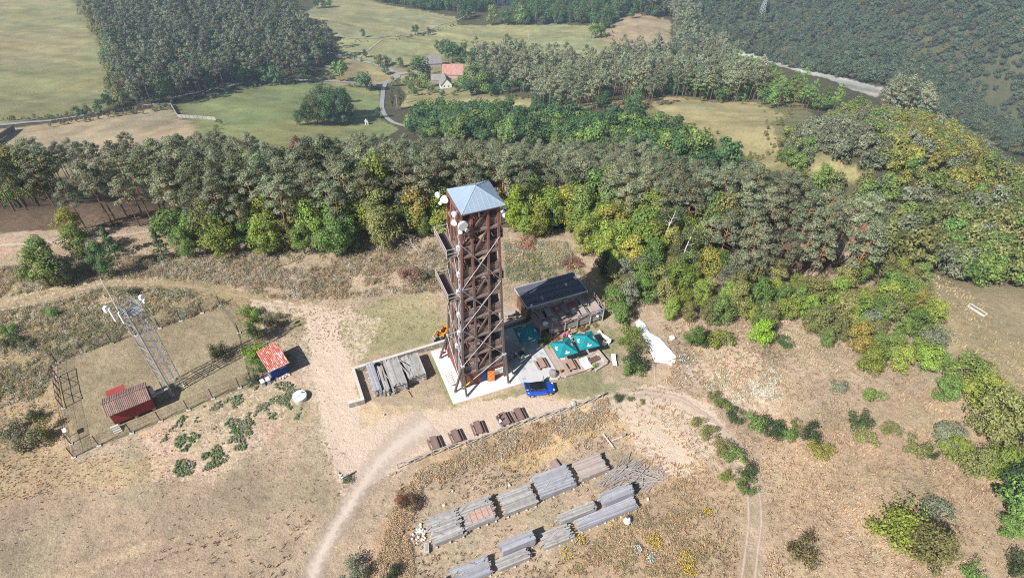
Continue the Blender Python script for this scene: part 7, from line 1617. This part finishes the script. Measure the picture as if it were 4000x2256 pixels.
# odds and ends among the stacks
o = thing("water_canister", "white plastic tank with a dark lid beside the long low plank stack", "tank", 8.0, -27.2, 0.0, 0.4); mb = MB(); mb.tube((0, 0, 0), (0, 0, 0.75), 0.42, 0.40, 16); mb.tube((0, 0, 0.75), (0, 0, 0.9), 0.4, 0.2, 16); mb.build("drum", WHITE, o, smooth=True); mb = MB(); mb.tube((0.05, 0.12, 0.88), (0.05, 0.12, 0.95), 0.14, None, 10); mb.build("lid", STEELD, o)
o = thing("stone_trough", "pale trough standing at the foot of the splayed plank stack", "trough", -13.6, -21.75, 0.0, R(75)); mb = MB(); mb.box((0, 0, 0.2), (1.0, 0.5, 0.38)); mb.build("body", PALE, o); mb = MB(); mb.box((0, 0, 0.4), (0.8, 0.3, 0.02)); mb.build("hollow", GREYW, o)
for (u, v, rz, l, lab) in [(11.2,-17.2,-84,2.4,"long pale squared beam lying on the sandy ground"),(12.4,-17.3,0,1.5,"shorter pale beam crossing the long one")]:
    o = thing("timber_beam", lab, "beam", u, v, 0.02, R(rz)); mb = MB(); mb.beam((-l / 2, 0, 0.08), (l / 2, 0, 0.08), 0.15, 0.14); mb.build("beam", BEARER, o)
o = thing("log_round", "cut log section at the end of the shorter beam", "log", 13.3, -17.2, 0.0); mb = MB(); mb.tube((-0.25, 0, 0.2), (0.25, 0, 0.2), 0.2, 0.19, 10); mb.build("bark", varied("log_bark", (0.36,0.33,0.30), 0.3), o); mb = MB(); mb.tube((0.25, 0, 0.2), (0.262, 0, 0.2), 0.17, None, 10); mb.build("cut_face", BEARER, o)
o = thing("board_pile", "few reddish boards stacked behind the wide blue-grey stack", "board pile", 3.5, -17.7, 0.0, R(10)); mb = MB()
for i in range(5): mb.box((-0.45 + i * 0.22, random.uniform(-0.1, 0.1), 0.35), (0.19, 1.0, 0.05))
mb.box((0, 0, 0.17), (1.1, 0.8, 0.3)); mb.build("boards", varied("reddish_board", (0.38,0.28,0.25), 0.25), o); mb = MB(); mb.box((0, 0.3, 0.03), (1.2, 0.12, 0.08)); mb.build("bearer", BEARER, o)
o = thing("timber_beam", "reddish squared beam poking out under the tall plank stack", "beam", -9.6, -1.2, 0.03, R(-80)); mb = MB(); mb.beam((-0.6, 0, 0.08), (0.6, 0, 0.08), 0.14, 0.14); mb.build("beam", varied("red_beam", (0.50,0.27,0.16), 0.2), o)
# white sheet on the slope, small white basin, concrete trough in the lower meadow
poly = [(2484,1250),(2497,1243),(2514,1252),(2514,1265),(2534,1290),(2580,1318),(2598,1340),(2640,1385),(2642,1405),(2624,1425),(2600,1412),(2556,1408),(2548,1382),(2520,1340),(2490,1285)]
pp = [atz(x, y, 0.1)[:2] for x, y in poly]; c0 = np.mean(pp, 0); o = thing("white_sheet", "long white sheet spread over the ground at the hedge", "tarpaulin", xy=(c0[0], c0[1]), z=0.0)
mb = MB(); ring_ = []; rings = [1.0, 0.86, 0.6, 0.3]
for k, f in enumerate(rings):
    for i, p in enumerate(pp):
        q = c0 + (np.array(p) - c0) * f * (1 + random.uniform(-0.03, 0.03)); ring_.append((q[0] - c0[0], q[1] - c0[1], ground_z(q[0], q[1]) + (0.03 if k == 0 else 0.2 + random.uniform(-0.13, 0.13))))
n = len(pp); ring_.append((0, 0, ground_z(*c0) + 0.25)); fs = []
for k in range(3):
    for i in range(n): fs.append((k * n + i, k * n + (i + 1) % n, (k + 1) * n + (i + 1) % n, (k + 1) * n + i))
for i in range(n): fs.append((3 * n + i, 3 * n + (i + 1) % n, 4 * n))
fs = [tuple(reversed(f)) for f in fs]; mb.add(ring_, fs); mb.build("sheet", varied("white_film", (0.84,0.84,0.83), 0.16, 2.5, 0.5), o, smooth=False)
p = atz(2625, 1318, 0.2); o = thing("white_basin", "white round basin standing beside the long white sheet", "basin", xy=place_xy(p), z=ground_z(p[0], p[1])); mb = MB(); mb.tube((0, 0, 0), (0, 0, 0.3), 0.3, 0.38, 16); mb.build("tub", WHITE, o); mb = MB(); mb.tube((0, 0, 0.3), (0, 0, 0.34), 0.4, None, 16); mb.build("rim", WHITE, o)
p = hit(3815, 1215); q = hit(3852, 1238); a = math.atan2(q[1] - p[1], q[0] - p[0]); o = thing("concrete_trough", "long concrete trough alone in the dry meadow on the slope", "trough", xy=place_xy(p), z=ground_z(p[0], p[1]), rz=a); mb = MB(); mb.box((0, 0.4, 0.2), (2.8, 0.12, 0.45)); mb.box((0, -0.4, 0.2), (2.8, 0.12, 0.45)); mb.box((-1.34, 0, 0.2), (0.12, 0.68, 0.45)); mb.box((1.34, 0, 0.2), (0.12, 0.68, 0.45)); mb.build("rim", CAP, o); mb = MB(); mb.box((0, 0, 0.15), (2.6, 0.68, 0.3)); mb.build("filling", varied("trough_soil", (0.24,0.20,0.16), 0.3), o)
# ================================================================= people
SKIN = varied("skin", (0.50,0.32,0.23), 0.08)
def skinned(name, pts, edges, rad, mat, parent, sub=1):
    me = bpy.data.meshes.new(name); me.from_pydata([tuple(p) for p in pts], edges, []); ob = bpy.data.objects.new(name, me); COL.objects.link(ob)
    md = ob.modifiers.new("skin", 'SKIN'); md.use_smooth_shade = True
    for v_, r_ in zip(me.skin_vertices[0].data, rad): v_.radius = (r_, r_)
    me.skin_vertices[0].data[0].use_root = True
    ob.modifiers.new("sub", 'SUBSURF').levels = sub
    dg = bpy.context.evaluated_depsgraph_get(); ev = ob.evaluated_get(dg); nm = bpy.data.meshes.new_from_object(ev); ob.modifiers.clear(); ob.data = nm; nm.materials.clear(); nm.materials.append(mat); ob.parent = parent
    nm.polygons.foreach_set("use_smooth", [True] * len(nm.polygons)); return ob
def person(u, v, z, rz, label, pose, shirt, trousers, hair, xy=None, hat=None):
    o = thing("person", label, "person", u, v, z, rz, None, xy=xy); sit = pose == "sit"
    zp = 0.50 if sit else 0.92; P_ = []; E2 = []; Rr = []
    def add(p, r, par=None):
        P_.append(np.array(p, float)); Rr.append(r)
        if par is not None: E2.append((par, len(P_) - 1))
        return len(P_) - 1
    ln = 0.10 if sit else 0.0     # lean forward (-y)
    pel = add((0, 0, zp), 0.15); w = add((0, -ln * 0.3, zp + 0.2), 0.13, pel); ch = add((0, -ln, zp + 0.42), 0.15, w); nk = add((0, -ln * 1.2, zp + 0.58), 0.06, ch); hd = add((0, -ln * 1.4 - 0.01, zp + 0.68), 0.085, nk); tp = add((0, -ln * 1.4, zp + 0.80), 0.075, hd)
    body_n = []
    sw = 0.0 if sit else 0.16
    arms = []; legs = []
    for s in (-1, 1):
        sh = add((s * 0.17, -ln, zp + 0.49), 0.068, ch)
        if sit: el = add((s * 0.25, -ln - 0.18, zp + 0.30), 0.05, sh); wr = add((s * 0.14, -ln - 0.40, zp + 0.28), 0.034, el); hdv = (s * -0.05, -0.10, 0.0)
        else: el = add((s * 0.25, 0.03 * s, zp + 0.24), 0.05, sh); wr = add((s * 0.27, -0.10 + 0.12 * s, zp + 0.02), 0.034, el); hdv = (0, -0.02, -0.1)
        pm_ = add(P_[wr] + np.array(hdv) * 0.6, 0.036, wr)
        for q, l in zip((-0.028, -0.010, 0.010, 0.028), (0.075, 0.088, 0.082, 0.066)):
            d = np.array(hdv) / np.linalg.norm(hdv); b1 = add(P_[pm_] + d * 0.04 + np.array([q, 0, 0]) if not sit else P_[pm_] + d * 0.04 + np.array([0, q * 0.5, q]), 0.010, pm_); add(P_[b1] + d * l * 0.7 + np.array([0, -0.015, 0]), 0.008, b1)
        th = add(P_[pm_] + np.array([-s * 0.035, -0.03, -0.02]), 0.011, pm_); add(P_[th] + np.array([-s * 0.01, -0.03, -0.03]), 0.009, th)
        hp = add((s * 0.095, 0, zp - 0.04), 0.105, pel)
        if sit: kn = add((s * 0.13, -0.42, zp + 0.0), 0.07, hp); an_ = add((s * 0.13, -0.44, 0.09), 0.045, kn); ft = add((s * 0.14, -0.60, 0.04), 0.04, an_)
        else: kn = add((s * 0.11, -s * sw * 0.7 - 0.03, 0.49), 0.068, hp); an_ = add((s * 0.11, -s * sw * 1.5 + 0.05, 0.09), 0.045, kn); ft = add((s * 0.12, -s * sw * 1.5 - 0.11, 0.04), 0.04, an_)
        arms.append((sh, el)); legs.append((hp, kn, an_))
    skinned("body", P_, E2, Rr, SKIN, o)
    # face: eyes, nose, mouth, ears on the head
    hc = P_[hd]; mb = MB(); mb.ball(hc + [0.03, -0.085, 0.035], 0.012, 6, 4); mb.ball(hc + [-0.03, -0.085, 0.035], 0.012, 6, 4); mb.ball(hc + [0, -0.085, -0.035], (0.025, 0.008, 0.008), 6, 4); mb.build("face", STEELD, o)
    mb = MB(); mb.ball(hc + [0, -0.095, 0.005], (0.012, 0.018, 0.016), 6, 4); mb.ball(hc + [0.088, 0, 0.01], (0.012, 0.02, 0.03), 6, 4); mb.ball(hc + [-0.088, 0, 0.01], (0.012, 0.02, 0.03), 6, 4); mb.build("nose", SKIN, o)
    k = {}; pts = []; es = []; rr = []
    for i, g in ((pel, 0.165), (w, 0.15), (ch, 0.175), (nk, 0.07)): k[i] = len(pts); pts.append(P_[i] - ([0, 0, 0.05] if i == nk else [0, 0, 0])); rr.append(g)
    es = [(0, 1), (1, 2), (2, 3)]
    for sh, el in arms: k[sh] = len(pts); pts.append(P_[sh]); rr.append(0.085); es.append((2, k[sh])); pts.append(P_[sh] + (P_[el] - P_[sh]) * 0.85); rr.append(0.066); es.append((k[sh], len(pts) - 1))
    skinned("shirt", pts, es, rr, varied("cloth_%.2f_%.2f_%.2f" % shirt, shirt, 0.12), o)
    pts = [P_[pel] + [0, 0, 0.04]]; rr = [0.17]; es = []
    for hp, kn, an_ in legs:
        a = len(pts); pts += [P_[hp], P_[kn], P_[kn] + (P_[an_] - P_[kn]) * 0.85]; rr += [0.12, 0.085, 0.065]; es += [(0, a), (a, a + 1), (a + 1, a + 2)]
    skinned("trousers", pts, es, rr, varied("cloth_%.2f_%.2f_%.2f" % trousers, trousers, 0.12), o)
    mb = MB(); c = P_[tp]; mb.ball(c + [0, 0.025, -0.015], (0.105, 0.11, 0.10), 10, 7, 0.03); mb.build("hair" if hat is None else "hat", varied("hair_%.2f" % hair[0], hair, 0.2), o, smooth=True)
    if hat == "brim": pass
    return o
Wt = (0.78,0.78,0.78); Dk = (0.03,0.03,0.04)
wx = atz(1337, 1876); person(0, 0, ground_z(wx[0], wx[1]), R(190), "person in a white shirt walking beside the gravel track", "walk", Wt, (0.55,0.55,0.58), (0.02,0.018,0.016), xy=place_xy(wx))
person(-0.37, -9.95, 0.0, R(90), "person in white seated on the picnic bench, nearer the rail fence", "sit", Wt, (0.10,0.10,0.30), (0.06,0.035,0.02)); person(-0.37, -9.3, 0.0, R(90), "person in dark brown seated next to the one in white at the picnic table", "sit", (0.10,0.05,0.04), Dk, (0.05,0.03,0.02))
person(5.6, -0.75, 0.09, R(80), "person in white with reddish hair standing at the shade edge of the patio", "walk", Wt, Dk, (0.25,0.05,0.03)); person(4.9, -1.0, 0.09, R(60), "person in pale blue half hidden in the patio shade", "walk", (0.22,0.28,0.50), (0.10,0.10,0.16), (0.05,0.04,0.03))
person(13.4, -0.05, 0.1, R(-20), "person in a magenta top standing below the raised deck", "walk", (0.62,0.04,0.45), Dk, (0.05,0.03,0.02)); person(14.25, 0.1, 0.1, R(10), "person in red wearing a white sun hat below the raised deck", "walk", (0.55,0.05,0.05), (0.5,0.45,0.4), (0.8,0.8,0.78), hat="cap")
person(13.95, -0.75, 0.1, R(160), "person in white between the two sunlit parasols", "walk", Wt, (0.5,0.42,0.36), (0.07,0.04,0.02))
# ================================================================= farm, chapel, poles
def house(px, py, w, l, hw, hr, rz, label, name, wallc, roofc, windows=2, chim=True, gable=True):
    p = hit(px, py); o = thing(name, label, "building", xy=place_xy(p), z=ground_z(p[0], p[1]) - 0.6, rz=rz)
    WM = varied("wall_%.2f" % wallc[0], wallc, 0.1, 0.6); RM = varied("roofing_%.2f_%.2f" % roofc[:2], roofc, 0.3, 0.5, 0.8, fine=6)
    mb = MB(); mb.box((0, 0, hw / 2), (w, l, hw)); mb.add([(-w/2, -l/2, hw), (w/2, -l/2, hw), (0, -l/2, hw + hr), (-w/2, l/2, hw), (w/2, l/2, hw), (0, l/2, hw + hr)], [(0,1,2),(4,3,5)]); mb.build("wall", WM, o)
    for s in (-1, 1):
        ov = 0.5; k = hr / (w / 2); x1 = s * (w / 2 + ov); z1 = hw - ov * k + 0.12; mb = MB()
        vs = [(0, -l/2 - ov, hw + hr + 0.12), (x1, -l/2 - ov, z1), (x1, l/2 + ov, z1), (0, l/2 + ov, hw + hr + 0.12)]; vs += [(x, y, z - 0.14) for x, y, z in vs]
        fs = [(0,1,2,3),(7,6,5,4),(0,4,5,1),(1,5,6,2),(2,6,7,3),(3,7,4,0)]; mb.add(vs, fs if s < 0 else fs); rf = mb.build("roof", RM, o)
        if s > 0 and chim: mb = MB(); mb.box((1.0, l * 0.15, hw + hr + 0.1), (0.7, 0.7, 1.5)); mb.build("chimney", varied("chimney_brick", (0.38,0.24,0.20), 0.2), rf)
    for i in range(windows):
        for z in ((hw * 0.5,) if hw < 4 else (hw * 0.3, hw * 0.75)):
            x = (i - (windows - 1) / 2) * w / (windows + 0.6)
            mb = MB(); mb.box((x, -l/2 - 0.03, z), (0.95, 0.08, 1.25)); wi = mb.build("window", varied("window_dark", (0.05,0.055,0.06), 0.2, 1, 0.2), o)
            mb = MB(); mb.box((x, -l/2 - 0.08, z), (0.08, 0.04, 1.25)); mb.box((x, -l/2 - 0.081, z + 0.15), (0.95, 0.04, 0.08)); mb.build("frame", WHITE, wi)
    return o
house(1741, 341, 8.0, 9.0, 4.8, 4.6, R(14), "white gabled farmhouse with a grey roof among the trees", "farmhouse", (0.78,0.78,0.76), (0.27,0.26,0.25))
house(1770, 300, 9.5, 15.5, 5.0, 5.6, R(92), "farm barn with a long red tiled roof", "red_barn", (0.55,0.38,0.33), (0.52,0.28,0.24), 3, False)
house(1693, 258, 9.0, 12.5, 5.0, 4.4, R(100), "grey-roofed barn behind the red one", "grey_barn", (0.36,0.32,0.29), (0.25,0.24,0.235), 2, False)
house(1712, 318, 6.5, 10.0, 3.4, 3.2, R(97), "low grey-roofed farm wing beside the white gable", "farm_wing", (0.42,0.38,0.35), (0.30,0.29,0.28), 2, False)
house(1838, 268, 5.0, 8.0, 2.6, 1.8, R(95), "small pinkish outbuilding behind the red barn", "outbuilding", (0.5,0.42,0.38), (0.45,0.33,0.29), 1, False)
p = hit(1433, 487); o = thing("chapel", "tiny white wayside chapel at the edge of the wood", "chapel", xy=place_xy(p), z=ground_z(p[0], p[1]) - 0.2, rz=R(15)); mb = MB(); mb.box((0, 0, 1.4), (1.9, 1.8, 2.8)); mb.add([(-0.95,-0.9,2.8),(0.95,-0.9,2.8),(0,-0.9,3.7),(-0.95,0.9,2.8),(0.95,0.9,2.8),(0,0.9,3.7)], [(0,1,2),(4,3,5)]); mb.build("wall", WHITE, o)
for s in (-1, 1): mb = MB(); mb.add([(0,-1.0,3.78),(s*1.1,-1.0,2.74),(s*1.1,1.0,2.74),(0,1.0,3.78)], [(0,1,2,3)]); mb.build("roof", varied("chapel_roof", (0.6,0.58,0.56), 0.15), o)
mb = MB(); mb.box((0, -0.92, 1.3), (0.6, 0.05, 1.5)); mb.build("niche", DARKIN, o)
for i, (px, py, lab) in enumerate([(1310,70,"pale utility pole in the upper meadow"),(1690,113,"pale utility pole beside the bend of the field track"),(2064,158,"pale utility pole in the middle of the long meadow"),(2416,157,"pale utility pole in the brown field"),(1552,420,"pale pole beside the poplars")]):
    p = hit(px, py); o = thing("utility_pole", lab, "utility pole", xy=place_xy(p), z=ground_z(p[0], p[1]), rz=0.3, group="utility poles in the valley"); mb = MB(); mb.tube((0, 0, -0.3), (0, 0, 9.0), 0.19, 0.13, 6); mb.build("pole", CAP, o); mb = MB(); mb.box((0, 0, 8.5), (1.8, 0.15, 0.15)); mb.build("crossarm", GREYW, o)
p = hit(2972, 66); o = thing("pylon", "grey-green lattice power pylon on the far hillside", "pylon", xy=place_xy(p), z=ground_z(p[0], p[1]), rz=0.4); PG = varied("pylon_grey", (0.42,0.47,0.45), 0.1)
HP = 26.0
for sx_ in (-1, 1):
    for sy_ in (-1, 1): mb = MB(); mb.tube((sx_ * 2.4, sy_ * 2.4, 0), (sx_ * 0.4, sy_ * 0.4, HP), 0.22, 0.14, 4); mb.build("leg", PG, o)
mb = MB()
for k in range(8):
    z0, z1 = k * 3.1, (k + 1) * 3.1; a, b_ = 2.4 - 2.0 * z0 / HP, 2.4 - 2.0 * z1 / HP
    for (s1, s2) in (((-1,-1),(1,-1)),((1,-1),(1,1)),((1,1),(-1,1)),((-1,1),(-1,-1))): mb.tube((s1[0] * a, s1[1] * a, z0), (s2[0] * b_, s2[1] * b_, z1), 0.12, None, 4); mb.tube((s2[0] * a, s2[1] * a, z0), (s1[0] * b_, s1[1] * b_, z1), 0.12, None, 4)
mb.build("bracing", PG, o); mb = MB()
for z in (19.0, 22.5, 25.5): mb.beam((-4.2, 0, z), (4.2, 0, z), 0.3, 0.4)
mb.build("crossarm", PG, o)
# wooden field fence beside the stubble field
o = None
fpts = [hit(x, y)[:2] for x, y in [(205,482),(290,470),(380,456),(450,441),(520,427),(600,420),(670,414),(697,459),(760,463),(845,470)]]
c0 = np.mean(fpts, 0); o = thing("board_fence", "long board fence round two sides of the stubble field", "fence", xy=(c0[0], c0[1]), z=0.0)
for k, (nm, mt) in enumerate((("brown", varied("fence_brown", (0.24,0.17,0.14), 0.3, 1.0)), ("grey", varied("fence_grey", (0.45,0.43,0.40), 0.25, 1.0)))):
    mb = MB()
    for i, (a, b_) in enumerate(zip(fpts[:-1], fpts[1:])):
        if (i < 5) != (k == 0): continue
        L_ = np.linalg.norm(b_ - a); n = max(1, int(L_ / 2.5))
        for q in range(n):
            s0 = a + (b_ - a) * q / n; s1 = a + (b_ - a) * (q + 0.92) / n; z0 = ground_z(*s0); z1 = ground_z(*s1); mb.beam((s0[0] - c0[0], s0[1] - c0[1], z0 + 1.0), (s1[0] - c0[0], s1[1] - c0[1], z1 + 1.0), 0.1, 1.9)
    mb.build("boards", mt, o)
p0, p1 = hit(-20, 560), hit(58, 508); o = thing("timber_stack", "long dark timber stack at the stubble field's corner", "timber stack", xy=place_xy(p0), z=ground_z(p0[0], p0[1])); mb = MB(); d = (p1 - p0)
for k in range(5): mb.tube((0, 0, 0.5 + 0.5 * k), (d[0], d[1], d[2] + 0.5 + 0.5 * k), 0.45, None, 6)
mb.build("logs", varied("dark_logs", (0.20,0.17,0.16), 0.3), o)
# ================================================================= haze: the summer air of the valley, one even volume
zlo = float(MZ.min()) - 1.5
mb = MB(); x0, x1, y0, y1, zt = GX[0] - 3, GX[-1] + 3, GY[0] - 3, GY[-1] + 3, 72.0
mb.add([(x0,y0,zlo),(x1,y0,zlo),(x1,y1,zlo),(x0,y1,zlo),(x0,y0,zt),(x1,y0,zt),(x1,y1,zt),(x0,y1,zt)], [(3,2,1,0),(4,5,6,7),(0,1,5,4),(1,2,6,5),(2,3,7,6),(3,0,4,7)])
m = bpy.data.materials.new("haze"); m.use_nodes = True; nt = m.node_tree; nt.nodes.clear()
out = nd(nt, "ShaderNodeOutputMaterial"); pv = nd(nt, "ShaderNodeVolumePrincipled"); pv.inputs["Color"].default_value = (0.58, 0.78, 1.0, 1); pv.inputs["Density"].default_value = 0.00021; pv.inputs["Anisotropy"].default_value = 0.0
nt.links.new(pv.outputs[0], out.inputs["Volume"])
hz_o = mb.build("haze", m); hz_o["kind"] = "stuff"
cy.volume_step_rate = 4.0
